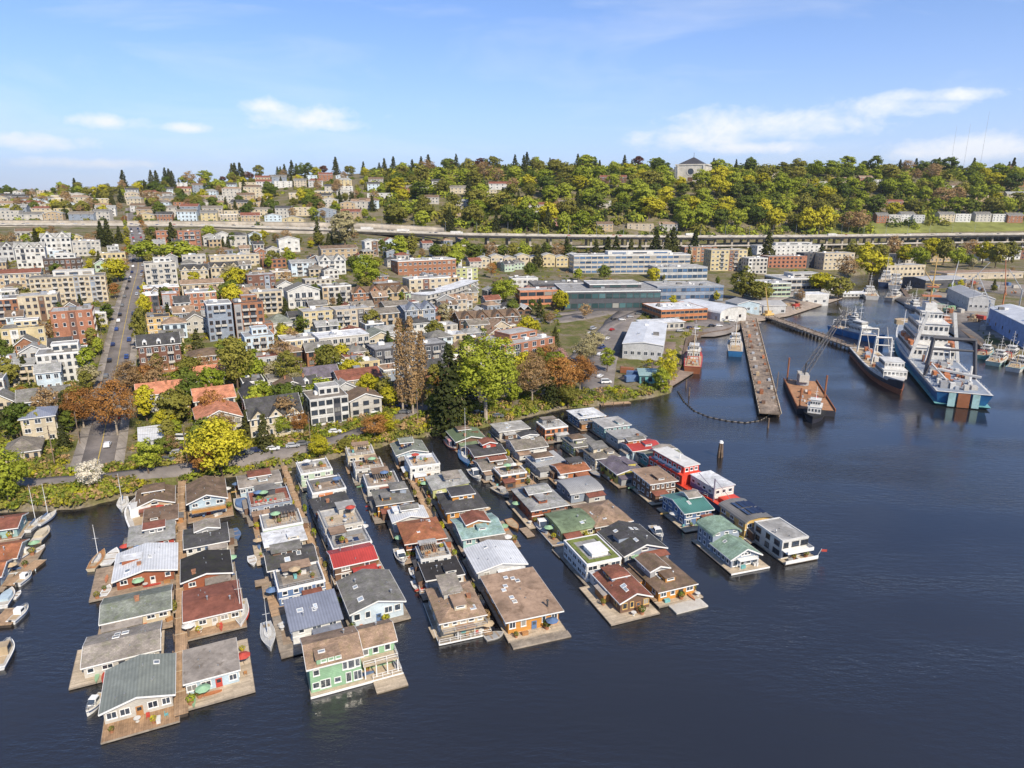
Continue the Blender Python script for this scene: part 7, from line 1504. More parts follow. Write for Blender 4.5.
def motorboat(ps, pb, label, hull='boatwhite', top='boatwhite', Lmin=5.0, fly=False, cover=None):
    r, L = boat_root('motorboat', ps, pb, label, 'boat', 'motorboats among the houseboats'); L = max(L, Lmin); B = L * .36
    loft(L, B, -.3, .8, .92, 2.2, .35, .7).obj('hull', paint(hull, .35), r); loft(L * .95, B * .9, .79, .88, .92, 2.2, .34, 1).obj('deck', paint('offwhite', .6), r)
    loft(L * 1.003, B * 1.01, .5, .62, .92, 2.2, .3, 1).obj('rub_rail', paint('navy', .5), r)
    if cover: loft(L * .6, B * .8, .86, 1.5, .8, 2, 0, 1.1).obj('canvas_cover', paint(cover, .85), r); return r
    h = 1.1 if L < 8 else 1.7
    MB().prism([(-L * .12, .86), (L * .22, .86), (L * .12, .86 + h), (-L * .1, .86 + h)], 'y', -B * .34, B * .34).obj('cabin', paint(top, .4), r)
    MB().prism([(L * .205, 1.25), (L * .13, .8 + h), (L * .145, .8 + h), (L * .225, 1.25)], 'y', -B * .3, B * .3).obj('windscreen', G, r)
    for s in (-1, 1): MB().box(-L * .08, L * .1, *sorted((s * B * .342, s * B * .35)), 1.3, .7 + h).obj('window', G, r)
    MB().box(-L * .4, -L * .15, -B * .3, B * .3, .885, .95).obj('cockpit', paint('tan', .7), r)
    if fly: MB().box(-L * .1, L * .1, -B * .28, B * .28, .87 + h, 1.5 + h).obj('flybridge', paint('white', .4), r); MB().bar((0, 0, 1.4 + h), (0, 0, 3 + h), .05, 5).obj('mast', M_TRIM, r)
    MB().box(-L * .54, -L * .49, -.22, .22, .1, 1.1).obj('outboard_motor', M_DTRIM, r)
    railing(r, [(L * .15, -B * .38), (L * .42, -B * .1), (L * .42, B * .1), (L * .15, B * .38)], 1.0, .5, M_STEEL, 2.0)
    return r
def dinghy(ps, pb, label, hull='boatwhite', inside='white', double=False, Lmin=3.0, slim=.4):
    r, L = boat_root('kayak' if double else 'dinghy', ps, pb, label, 'kayak' if double else 'dinghy', 'small open boats'); L = max(L, Lmin); B = L * slim if not double else .75
    loft(L, B, -.15, .42, .8, 1.8, .15, .7, double=double).obj('hull', paint(hull, .4), r); loft(L * .88, B * .8, .40, .45, .8, 1.8, .14, 1, double=double).obj('interior', paint(inside, .7), r)
    for x in ((-.2, .15) if not double else (-.02,)): MB().box(L * x - .15, L * x + .15, -B * .36, B * .36, .452, .5).obj('seat', M_DECK if not double else M_DTRIM, r)
    return r
sailboat((38, 527), (57, 513), 'white sailboat with blue stripe at the far left bank, outer of the pair', 1.25, cover='blue', stripe='navy')
sailboat((28, 533), (43, 519), 'white sailboat with tall mast at the far left bank, inner of the pair', 1.4, cover='blue')
motorboat((36, 544), (49, 529), 'cream covered boat beside the pair of white sailboats', 'cream', cover='cream')
motorboat((20, 560), (33, 551), 'small white runabout beside the orange-roofed houseboat', Lmin=5)
motorboat((20, 585), (30, 577), 'white runabout below the long rowing shell', Lmin=5)
dinghy((35, 554), (45, 546), 'small white dinghy off the timber deck at the left edge')
dinghy((12, 575), (30, 572), 'long white and blue rowing shell at the left edge', 'paleblue', double=True, Lmin=6)
motorboat((2, 609), (13, 591), 'white motorboat with blue canvas at the left edge', cover='lightblue')
dinghy((14, 600), (21, 592), 'tiny white dinghy beside the blue canvas motorboat')
motorboat((11, 625), (29, 608), 'open white motorboat at the end of the grey plank float')
motorboat((-4, 672), (11, 642), 'white and tan boat cut off by the left edge', top='tan')
sailboat((124, 499), (122, 513), 'small white sailboat with short mast beside the log-edged bank', 1.0, deck='white')
sailboat((91, 572), (105, 552), 'old wooden sailboat with cream deck left of the white-metal-roofed houseboat', 1.0, 'cream', 'tan', 'wood')
dinghy((106, 566), (117, 549), 'long white skiff beside the old wooden sailboat', Lmin=5)
motorboat((147, 531), (137, 500), 'white motor yacht with flybridge moored beside the first dock', fly=True, Lmin=10)
dinghy((103, 598), (110, 586), 'white dinghy off the timber float of the white-metal-roofed houseboat')
sailboat((242, 602), (241, 629), 'white sailboat with a red hull stripe beside the red-brown roof', 1.05, stripe='red', cover='tan')
sailboat((266, 625), (271, 652), 'white sailboat moored alone between the first two docks', 1.0, cover='white', deck='lightgrey')
motorboat((103, 697), (88, 716), 'small white motorboat left of the near grey-green gable', Lmin=5)
dinghy((251, 557), (254, 567), 'white dinghy left of the navy charcoal-roofed houseboat')
motorboat((398, 551), (404, 566), 'white motorboat in the channel left of the red-brown hipped houseboat')
dinghy((412, 569), (418, 581), 'upper of two white dinghies beside the black flat roof', Lmin=4)
dinghy((414, 582), (422, 594), 'lower of two white dinghies beside the black flat roof', Lmin=4)
dinghy((387, 571), (393, 586), 'white kayak beside the grey shingle gabled houseboat', double=True, Lmin=4.5)
dinghy((398, 600), (402, 614), 'blue kayak beside the grey shingle gabled houseboat', 'blue', 'lightblue', double=True, Lmin=4.5)
sailboat((463, 450), (468, 467), 'sailboat under a bright blue cover beside the red-walled houseboat', 1.15, 'hull_blue', 'blue', 'blue')
motorboat((448, 441), (456, 452), 'red and white boat behind the blue-covered sailboat', 'redwood', 'pink')
motorboat((471, 471), (480, 482), 'white motorboat below the blue-covered sailboat', Lmin=5.5)
motorboat((493, 489), (509, 498), 'tan and white workboat beside the large red-brown houseboat', 'sand', 'offwhite', Lmin=6)
motorboat((537, 521), (547, 536), 'white motorboat in the channel beside the large red-brown houseboat')
dinghy((608, 479), (620, 486), 'yellow kayak beside the bright yellow houseboat', 'brightyellow', 'yellow', double=True, Lmin=4.5)
dinghy((590, 470), (600, 478), 'dark dinghy behind the bright yellow houseboat', 'navy', 'grey')
dinghy((600, 520), (607, 531), 'white dinghy below the brown shingled hip roof', Lmin=4)
dinghy((485, 640), (504, 634), 'white-rimmed square raft at the end of the third dock', 'offwhite', 'grey', slim=.6)
dinghy((233, 530), (238, 541), 'blue tarpaulin-covered dinghy left of the brown roof terrace', 'blue', 'blue', Lmin=4)
motorboat((240, 500), (244, 515), 'blue canvas covered boat left of the pale blue houseboat', 'white', cover='blue')
motorboat((652, 528), (662, 541), 'white canopied boat beside the dark grey gabled houseboat', Lmin=5)
dinghy((508, 520), (518, 531), 'brown skiff beside the turquoise teal-roofed houseboat', 'wood', 'tan')

# ---------------------------------------------------------------- ships at the quays
def rig_clutter(r, L, B, z, n, seed, x0=-.45, x1=.3):
    q = random.Random(seed)
    for i in range(n):
        x = q.uniform(x0, x1) * L; y = q.uniform(-.32, .32) * B; s = q.uniform(.008, .02) * min(L, 90)
        MB().box(x - s, x + s, y - s * .7, y + s * .7, z, z + s * q.uniform(.8, 1.8)).obj(q.choice(['winch', 'hatch', 'locker']), paint(q.choice(['white', 'offwhite', 'rust', 'grey', 'orange', 'steel'])), r)
def gantry(r, x, w, h, z, m, t=.5, lean=0.0, name='gantry'):
    mb = MB()
    for s in (-1, 1): mb.bar((x, s * w / 2, z), (x + lean, s * w / 2 * .82, z + h), t, 4)
    mb.bar((x + lean, -w / 2 * .86, z + h), (x + lean, w / 2 * .86, z + h), t, 4).bar((x + lean * .7, -w / 2 * .86, z + h * .72), (x + lean * .7, w / 2 * .86, z + h * .72), t * .6, 4)
    return mb.obj(name, m, r)
def mast_part(r, x, y, z, h, m, cross=3, t=.25):
    mb = MB().bar((x, y, z), (x, y, z + h), t, 6, 0, t * .5)
    for i in range(cross): zz = z + h * (.4 + .2 * i); w_ = h * .14 * (1 - .2 * i); mb.bar((x, y - w_, zz), (x, y + w_, zz), t * .45, 4)
    return mb.obj('mast', m, r)
def house_block(r, x0, x1, w, z0, z1, rake=.0, n=6, m=None, name='deckhouse', roofm_=None, aft=True, wz=.45):
    m = m or paint('white', .45); MB().prism([(x0, z0), (x1, z0), (x1 - rake, z1), (x0 + rake * .3, z1)], 'y', -w / 2, w / 2).obj(name, m, r)
    MB().box(x0 - .2, x1 + .2 - rake, -w / 2 - .25, w / 2 + .25, z1 + .004, z1 + .16).obj('roof', roofm_ or paint('white', .5), r)
    h = z1 - z0; ww = w / n * .55
    for i in range(n):
        y = -w / 2 + w * (i + .5) / n
        if aft: window(r, 'f', w, 0, y, z0 + h * wz, ww, h * .3, 'dark', G, 1, False).matrix_basis = Matrix_at(x0 - .004 + rake * .1, y, z0 + h * wz, -math.pi / 2)
        window(r, 'f', w, 0, y, z0 + h * wz, ww, h * .3, 'dark', G, 1, False).matrix_basis = Matrix_at(x1 + .004 - rake * .6, y, z0 + h * wz, math.pi / 2)
    k = max(2, int((x1 - x0) / (w / n)))
    for i in range(k):
        x = x0 + (x1 - x0) * (i + .5) / k
        for s, a in ((-1, 0), (1, math.pi)): window(r, 'f', w, 0, 0, 0, ww, h * .3, 'dark', G, 1, False).matrix_basis = Matrix_at(x, s * (w / 2 + .002), z0 + h * wz, a)
from mathutils import Matrix
def Matrix_at(x, y, z, a): return Matrix.Translation((x, y, z)) @ Matrix.Rotation(a, 4, 'Z')
def big_ship():
    r, L = boat_root('factory_trawler', (962, 408), (899, 336), 'large blue-hulled factory ship with white superstructure and dark stern gantry', 'ship'); B = L * .135; D = L * .038
    loft(L, B, -1, D, .93, 2.1, D * .7, .8, 20).obj('hull', paint('hull_blue', .4), r)
    loft(L * 1.002, B * 1.006, -.9, 1.1, .93, 2.1, 0, .81, 20).obj('boot_stripe', paint('teal', .5), r)
    loft(L * 1.004, B * 1.012, D - .7, D + .3, .93, 2.1, D * .7, 1, 20).obj('bulwark', paint('white', .5), r)
    loft(L * .985, B * .93, D + .29, D + .34, .93, 2.1, D * .69, 1, 20).obj('deck', paint('bluegrey', .7), r)
    z = D + .35
    loft(L * .06, B * .5, z + D * .5, z + D * .95, .9, 2, 0, 1).obj('bow_platform', paint('tan', .7), r).location = (L * .44, 0, 0)
    w0 = B * .86
    for i, (x0, x1, ws, h0, h1) in enumerate([(-.1, .18, 1.0, 0, .034), (-.04, .17, .8, .034, .066), (-.05, .14, .72, .066, .1), (.0, .12, .5, .1, .128)]):
        house_block(r, L * x0, L * x1, w0 * ws, z + L * h0 + i * .17, z + L * h1 + i * .17, 1.0, 8 - i)
    for s in (-1, 1): MB().prism([(s * w0 * .52, z), (s * w0 * .6, z), (s * w0 * .34, z + L * .15), (s * w0 * .26, z + L * .15)], 'y', 0, 1).obj('side_frame', paint('white', .45), r, (-L * .11, 0, 0), math.pi / 2)
    MB().box(L * .03, L * .09, -B * .12, B * .12, z + L * .13, z + L * .155).obj('funnel', paint('white', .5), r)
    mast_part(r, L * .06, 0, z + L * .15, L * .16, paint('yellow', .5), 3, .4)
    MB().box(L * .045, L * .075, -B * .2, B * .2, z + L * .175, z + L * .179).box(L * .05, L * .07, -B * .12, B * .12, z + L * .205, z + L * .208).obj('radar_platform', paint('orange', .5), r)
    gantry(r, -L * .33, B * .9, L * .105, z, paint('charcoal', .5), .85, L * .02, 'stern_gantry')
    gantry(r, -L * .16, B * .5, L * .05, z, paint('white', .5), .45)
    for s in (-1, 1): MB().bar((-L * .42, s * B * .2, z + 2), (-L * .33, s * B * .36, z + L * .035), .45, 5).obj('deck_crane', paint('white', .5), r)
    MB().bar((-L * .46, -B * .3, z + L * .035), (-L * .44, B * .42, z + L * .045), .6, 5).obj('stern_boom', paint('lightgrey', .5), r)
    for s in (-1, 1):
        for i in range(3): o = loft(7, 2.6, 0, 2.0, .6, 1.6, .2, .7).obj('lifeboat', paint('orange', .5), r); o.location = (L * (-.05 + .07 * i), s * w0 * .5, z + L * .036)
        railing(r, [(-L * .48, s * B * .44), (-L * .05, s * B * .47)], z, 1.3, M_TRIM, 4)
    for i in range(9): q_ = random.Random(i); mast_part(r, L * q_.uniform(-.07, .15), B * q_.uniform(-.3, .3), z + L * q_.uniform(.06, .12), L * q_.uniform(.03, .08), M_TRIM, 1, .14)
    rig_clutter(r, L, B, z, 60, 4, -.48, -.12); rig_clutter(r, L, B, z + D * .2, 7, 9, .3, .42)
    MB().box(-L * .503, -L * .496, -B * .1, B * .1, .2, D).obj('stern_ramp', paint('rust', .7), r)
    for s in (-1, 1): MB().box(-L * .504, -L * .497, *sorted((s * B * .14, s * B * .26)), .4, D).obj('transom_panel', paint('turquoise', .5), r)
    mast_part(r, L * .36, B * .1, z + D * .4, L * .07, M_TRIM, 1, .25)
big_ship()
def black_trawler():
    r, L = boat_root('trawler', (861, 356), (901, 396), 'black-hulled trawler with white wheelhouse and two white gantries', 'ship'); B = L * .17; D = L * .055
    loft(L, B, -1, D, .92, 2.4, D * .55, .85, 16).obj('hull', paint('hull_black', .4), r); loft(L * 1.003, B * 1.012, -.9, D * .42, .92, 2.4, D * .2, .88, 16).obj('rust_band', paint('hull_rust', .6), r)
    loft(L * 1.004, B * 1.015, D - .35, D + .15, .92, 2.4, D * .55, 1, 16).obj('bulwark', paint('white', .5), r); loft(L * .97, B * .9, D + .14, D + .2, .92, 2.4, D * .5, 1, 16).obj('deck', paint('tan', .8), r); z = D + .21
    house_block(r, L * .14, L * .34, B * .72, z, z + L * .045, .6, 6); house_block(r, L * .16, L * .3, B * .6, z + L * .045 + .17, z + L * .085, .5, 6)
    gantry(r, -L * .0, B * .6, L * .17, z, paint('white', .5), .5); gantry(r, -L * .36, B * .7, L * .16, z, paint('white', .5), .5)
    mast_part(r, L * .2, 0, z + L * .085, L * .11, M_TRIM, 3, .2); rig_clutter(r, L, B, z, 30, 6, -.46, .08)
    for s in (-1, 1): MB().bar((L * .02, s * B * .3, z), (-L * .2, s * B * .36, z + L * .2), .14, 5).obj('derrick', paint('offwhite', .5), r)
black_trawler()
def fishing_boat(ps, pb, label, hull, band, seed, house='white', Bf=.27, aft=True):
    r, L = boat_root('fishing_boat', ps, pb, label, 'ship', 'working boats at the quays'); B = L * Bf; D = L * .08
    loft(L, B, -.8, D, .9, 2.2, D * .7, .85).obj('hull', paint(hull, .45), r); loft(L * 1.004, B * 1.014, D - .3, D + .25, .9, 2.2, D * .7, 1).obj('bulwark', paint(band, .5), r); loft(L * .96, B * .88, D + .1, D + .27, .9, 2.2, D * .6, 1).obj('deck', paint('tan', .8), r); z = D + .28
    x0 = -.1 if aft else .05; house_block(r, L * x0, L * (x0 + .28), B * .66, z, z + L * .09, .4, 5, paint(house, .5)); house_block(r, L * (x0 + .04), L * (x0 + .22), B * .5, z + L * .09 + .17, z + L * .15, .4, 5, paint(house, .5))
    mast_part(r, L * (x0 + .12), 0, z + L * .15, L * .3, M_TRIM, 3, .16); mast_part(r, -L * .25, 0, z, L * .32, paint('yellow' if seed % 2 else 'white', .5), 2, .18)
    MB().bar((-L * .24, 0, z + L * .08), (-L * .46, B * .2, z + L * .26), .14, 5).bar((L * .2, 0, z + L * .05), (L * .38, -B * .1, z + L * .2), .12, 5).obj('boom', paint('offwhite', .5), r)
    rig_clutter(r, L, B, z, 14, seed, -.46, .42); gantry(r, -L * .42, B * .7, L * .1, z, paint('red' if seed % 3 == 0 else 'white', .5), .2)
    s = MB()
    for e in ((L * .48, 0, z + D * .6), (-L * .46, B * .3, z), (-L * .46, -B * .3, z)): s.bar((L * (x0 + .12), 0, z + L * .42), e, .05, 3)
    s.obj('rigging', M_WIRE, r); return r
for a in [((692, 374), (694, 355), 'rust-streaked white fishing boat along the warehouse quay', 'hull_rust', 'red', 3, 'white', .21),
    ((735, 357), (734, 343), 'blue and white fishing boat beside the long brown pier', 'hull_blue', 'offwhite', 5, 'white', .22),
    ((832, 331), (884, 345), 'bright blue-hulled ship behind the curved pier', 'hull_blue', 'blue', 8, 'white', .2),
    ((838, 322), (868, 328), 'white fishing boat behind the bright blue-hulled ship', 'offwhite', 'white', 7, 'white', .2),
    ((888, 301), (900, 297), 'grey-white fishing boat in the ship canal', 'grey', 'offwhite', 10, 'white', .22),
    ((884, 287), (886, 281), 'navy fishing boat at the head of the ship canal', 'navy', 'lightgrey', 11, 'white', .22),
    ((894, 290), (896, 284), 'light grey boat beside the navy fishing boat', 'steel', 'white', 13, 'white', .22),
    ((908, 306), (920, 312), 'grey workboat along the right quay of the canal', 'steel', 'white', 14, 'white', .24),
    ((936, 322), (952, 330), 'white and orange supply boat behind the factory ship', 'offwhite', 'orange', 9, 'orange', .24),
    ((992, 366), (1004, 358), 'turquoise and white crab boat near the blue shed', 'turquoise', 'white', 16, 'white', .28),
    ((1012, 372), (1026, 364), 'turquoise-trimmed white boat at the right edge', 'white', 'turquoise', 17, 'white', .28),
    ((980, 359), (990, 352), 'small turquoise workboat left of the crab boat', 'teal', 'turquoise', 18, 'white', .28),
    ((872, 300), (866, 294), 'white cabin cruiser moored by the floating boathouse', 'white', 'white', 20, 'white', .3),
    ((1004, 362), (1016, 354), 'navy and white seiner between the turquoise boats', 'navy', 'white', 24, 'white', .26),
    ((918, 314), (928, 319), 'rust-hulled tender ahead of the grey workboat', 'hull_rust', 'offwhite', 26, 'white', .26),
    ((848, 316), (862, 319), 'small white trawler beside the floating boathouse', 'white', 'offwhite', 28, 'white', .26),
    ((905, 293), (912, 291), 'tan and white boat by the canal sheds', 'sand', 'white', 22, 'white', .26)]: fishing_boat(*a)
def crane_barge():
    p = at(807, 399); a = math.atan2(at(812, 384)[1] - at(829, 412)[1], at(812, 384)[0] - at(829, 412)[0]); r = thing('crane_barge', 'brown crane barge with tall lattice boom beside the pier', 'barge', p, a); L = 46.0; B = 14.0
    MB().prism([(-L / 2, -.4), (-L / 2, 2.0), (-L / 2 + 1, 2.2), (L / 2 - 1, 2.2), (L / 2, 2.0), (L / 2, -.4)], 'y', -B / 2, B / 2).obj('hull', paint('hull_black', .6), r)
    MB().box(-L / 2 + .4, L / 2 - .4, -B / 2 + .3, B / 2 - .3, 2.204, 2.35).obj('deck', mat('rusty_deck', (.36, .19, .10), .9, .3, .8), r)
    MB().box(-L / 2, L / 2, -B / 2 - .1, -B / 2 + .2, 2.0, 3.0).box(-L / 2, L / 2, B / 2 - .2, B / 2 + .1, 2.0, 3.0).obj('bulwark', paint('rust', .8), r)
    x = L * .33; MB().cyl(x, 0, 2.35, 4.2, 2.6, 2.6, 12).obj('turntable', paint('grey', .6), r)
    MB().box(x - 3.5, x + 2.5, -2, 2, 4.2, 7.4).box(x + .5, x + 2.6, .6, 2.4, 4.21, 8.0).obj('crane_cab', paint('offwhite', .5), r)
    bl = L * .74; b_ = MB(); n = 12; el = R(54); yaw = -.95
    ax = np.array((math.cos(el) * math.cos(yaw), math.cos(el) * math.sin(yaw), math.sin(el))); sd_ = np.array((-math.sin(yaw), math.cos(yaw), 0)); up = np.cross(ax, sd_); o_ = np.array((x + 1.5, 0, 6.5))
    for i in range(n):
        for s1 in (-1, 1):
            for s2 in (-1, 1):
                w1 = 1.2 * (1 - .55 * i / n); w2 = 1.2 * (1 - .55 * (i + 1) / n); p1 = o_ + ax * bl * i / n + sd_ * s1 * w1 + up * s2 * w1; p2 = o_ + ax * bl * (i + 1) / n + sd_ * s1 * w2 + up * s2 * w2
                b_.bar(p1, p2, .24, 4); b_.bar(p1, o_ + ax * bl * (i + 1) / n - sd_ * s1 * w2 + up * s2 * w2, .13, 4)
    b_.obj('boom', paint('charcoal', .5), r)
    tip = o_ + ax * bl; MB().bar((x - 2.5, 0, 7.4), (x - 3, 0, 13), .25, 5).bar((x - 3, 0, 13), tip, .07, 4).bar(tip, tip - np.array((0, 0, bl * .5)), .06, 4).obj('cable', M_WIRE, r)
    for xx, yy, h in ((-L * .1, -B * .42, 12), (-L * .44, B * .42, 10), (L * .45, B * .42, 13)): MB().bar((xx, yy, -1), (xx, yy, h), .35, 8).obj('spud', paint('rust', .7), r)
    rig_clutter(r, L, B, 2.36, 12, 21, -.45, .2)
crane_barge()
def tug():
    r, L = boat_root('tugboat', (816, 409), (812, 424), 'white and red tugboat at the near end of the crane barge', 'boat'); B = L * .36; D = 1.9
    loft(L, B, -.6, D, .9, 2, .9, .85).obj('hull', paint('hull_black', .5), r); loft(L * .95, B * .88, D - .05, D + .12, .9, 2, .85, 1).obj('deck', paint('rust', .8), r)
    house_block(r, -L * .12, L * .22, B * .62, D + .13, D + 3, .3, 4); house_block(r, L * .0, L * .18, B * .46, D + 3.17, D + 5.6, .3, 4); MB().cyl(-L * .04, 0, D + 3, D + 6, .7, .6, 10).obj('funnel', paint('red', .5), r); mast_part(r, L * .08, 0, D + 5.7, 5, M_TRIM, 2, .12)
    loft(L * 1.03, B * 1.06, D - .2, D + .35, .9, 2, .9, 1).obj('fender', M_RUB, r)
tug()
# piers
def timber_pier(a, b, w0, w1, label, z=2.2, step=4.0):
    p = np.array(at(*a, z)); q = np.array(at(*b, z)); d = q - p; Ln = np.linalg.norm(d); ang = math.atan2(d[1], d[0]); r = thing('pier', label, 'pier', (p[0], p[1], 0), ang, 'working piers'); n = int(Ln / step)
    dm_ = mat('pier_planks', (.30, .235, .18), .9, .3, .8, 'planks_x', .5, bump=.3, grime=.5, stain=(.13, .09, .06), sfac=.8)
    for i in range(n):
        f0, f1 = i / n, (i + 1) / n; wa, wb_ = w0 + (w1 - w0) * f0, w0 + (w1 - w0) * f1
        MB().prism([(Ln * f0, -wa / 2), (Ln * f1 - .05, -wb_ / 2), (Ln * f1 - .05, wb_ / 2), (Ln * f0, wa / 2)], 'z', z - .5, z).obj('deck_section', dm_, r)
        for s in (-1, 0, 1): MB().cyl(Ln * f0 + .6, s * (wa / 2 - .3), -3, z + (random.Random(i * 3 + s).uniform(.3, 1.4) if s else -.52), .28, .26, 7).obj('pile', M_PILE, r)
    for s in (-1, 1): MB().prism([(0, s * w0 / 2), (Ln, s * w1 / 2), (Ln, s * w1 / 2 + .3), (0, s * w0 / 2 + .3)], 'z', z + .004, z + .4).obj('bull_rail', M_DECKL, r)
    return r, Ln
pr, Ln = timber_pier((748, 318), (770, 413), 11, 8, 'long wide brown timber pier running towards the camera')
for i in range(26): MB().box(Ln * (.06 + .035 * i), Ln * (.06 + .035 * i) + 1.2 + i % 3, 2.4 * (-1) ** i, 2.4 * (-1) ** i + 1.1 + .3 * (i % 2), 2.202, 2.9 + .3 * (i % 4)).obj('crate', paint(['orange', 'offwhite', 'rust', 'grey', 'brown', 'tan', 'steel'][i % 7], .7), pr)
MB().bar((Ln * .93, 3, 2.2), (Ln * .93, 3, 15), .16, 6).obj('light_pole', M_POLE, pr); MB().bar((Ln * .5, -4, 2.2), (Ln * .5, -4, 11), .14, 6).obj('light_pole', M_POLE, pr)
timber_pier((770, 317), (862, 350), 7, 6, 'dark timber pier curving out to the black trawler')
# floating boom
pts = [at(*q) for q in ((678, 392), (684, 402), (694, 411), (708, 417), (726, 421), (745, 423), (760, 421), (772, 414))]
fb = thing('floating_boom', 'curved string of dark floats closing off the basin', 'boom', pts[3]); fm = MB().cyl(0, 0, -.25, .35, .55, .45, 8).mesh('float', M_RUB); Q = [np.array(p) for p in pts]; tot = 0
for a, b_ in zip(Q, Q[1:]):
    n = max(2, int(np.linalg.norm(b_ - a) / 2.2))
    for i in range(n): c = a + (b_ - a) * i / n; link('float', fm, fb, tuple(c - Q[3]))
cb = MB()
for a, b_ in zip(Q, Q[1:]): cb.bar(a - Q[3] + (0, 0, .1), b_ - Q[3] + (0, 0, .1), .14, 4)
cb.obj('cable', M_DECKG, fb)
p = at(720, 457); dl = thing('mooring_dolphin', 'lone wooden mooring pile standing in open water', 'pile', p)
for i in range(5): MB().bar((math.cos(i * 1.26) * .9, math.sin(i * 1.26) * .9, -2), (math.cos(i * 1.26) * .35, math.sin(i * 1.26) * .35, 5.2), .32, 7).obj('pile', M_PILE, dl)
MB().cyl(0, 0, 5.0, 5.7, .8, .5, 8).obj('cap', M_TRIM, dl)
for i, (px, py) in enumerate([(686, 388), (689, 396), (768, 428)]):
    p = at(px, py); o = MB().cyl(0, 0, -2, 3.6, .35, .3, 8).cyl(0, 0, 3.604, 3.8, .4, .3, 8).obj('mooring_pile', M_PILE, None, p); tag(o, ['upper mooring pile at the boom by the warehouse shore', 'lower mooring pile at the boom by the warehouse shore', 'short mooring pile off the end of the wide pier'][i], 'pile', 'mooring piles')
# quay crane
p = ground(768, 317); r = thing('mobile_crane', 'yellow mobile crane on the quay', 'crane', p, .4); MB().box(-4, 4, -1.6, 1.6, .9, 2.6).obj('chassis', paint('yellow'), r); MB().box(-2, 1.5, -1.4, 1.4, 2.6, 4.6).obj('cab', paint('yellow'), r); MB().bar((0, 0, 4), (-3, 2, 21), .6, 4, 0, .3).obj('boom', paint('yellow'), r)
for x in (-3, -1, 1, 3):
    for s in (-1.7, 1.7): o = MB().cyl(0, 0, -.25, .25, .75, .75, 12).obj('wheel', M_RUB, r, (x, s, .75)); o.rotation_euler = (math.pi / 2, 0, 0)

# gear standing about on the quays and yards
qr = random.Random(12); gi = 0
for zone_, (x0, y0, x1, y1), cnt_ in (('dock yard by the warehouse', (622, 372, 668, 388), 16), ('quay apron by the yellow crane', (742, 311, 828, 305), 26), ('right shipyard', (918, 300, 1020, 322), 34), ('yard behind the canal sheds', (905, 284, 1020, 294), 20)):
    cc = {}
    for i in range(cnt_):
        f = qr.random(); px = x0 + (x1 - x0) * qr.random(); py = y0 + (y1 - y0) * qr.random() if zone_[0] != 'r' else 300 + (px - 918) * .36 + qr.uniform(-3, 3); p = ground(px, py)
        if blocked(p[0], p[1], -3) or land_dist(p[0], p[1])[0] < 1: continue
        c = qr.choice(['rust', 'offwhite', 'orange', 'blue', 'steel', 'red', 'tan', 'green']); cc[c] = cc.get(c, -1) + 1; kind = qr.choice(['container', 'gear_pile', 'gear_pile'])
        r = thing(kind, '%s %s, %s of that colour in the %s' % (c if c != 'offwhite' else 'off-white', {'container': 'container', 'gear_pile': 'stack of gear'}[kind], nth(cc[c]), zone_), 'container' if kind == 'container' else 'gear', (p[0], p[1], p[2] + .3), qr.uniform(0, 3), 'gear on the quays')
        if kind == 'container':
            MB().box(-3, 3, -1.2, 1.2, 0, 2.6).obj('box', paint(c, .6), r)
            for k in range(9): MB().box(-2.8 + k * .65, -2.6 + k * .65, -1.26, -1.203, .1, 2.5).obj('rib', paint(c, .6), r)
        else:
            for k in range(5): a = qr.uniform(.6, 1.6); bx = qr.uniform(-2, 2); by = qr.uniform(-1.5, 1.5); MB().box(bx - a, bx + a, by - a * .6, by + a * .6, 0, qr.uniform(.6, 2.4)).obj(qr.choice(['crate', 'pallet', 'net_bale']), paint(qr.choice([c, 'brown', 'grey', 'tan']), .8), r)
for i, (px, py, h, c) in enumerate([(985, 330, 34, 'steel'), (1000, 318, 38, 'orange'), (950, 300, 30, 'steel'), (930, 300, 26, 'yellow'), (970, 296, 28, 'lightgrey'), (1018, 312, 30, 'steel')]):
    p = ground(px, py); r = thing('dock_crane', '%s lattice crane in the shipyard, %s from the left' % (c, nth(sorted([985, 1000, 950, 930, 970, 1018]).index(px))), 'crane', p, qr.uniform(0, 6), 'shipyard cranes'); MB().box(-2, 2, -2, 2, 0, 3).obj('base', paint('grey'), r); mb = MB().bar((0, 0, 3), (0, 0, h * .55), .45, 4)
    mb.obj('tower', paint(c), r); MB().bar((0, 0, h * .5), (h * .35, 0, h), .35, 4, 0, .2).bar((0, 0, h * .5), (-5, 0, h * .42), .3, 4).obj('jib', paint(c), r); MB().bar((h * .35, 0, h), (h * .35, 0, h * .45), .06, 4).obj('hoist_cable', M_WIRE, r)
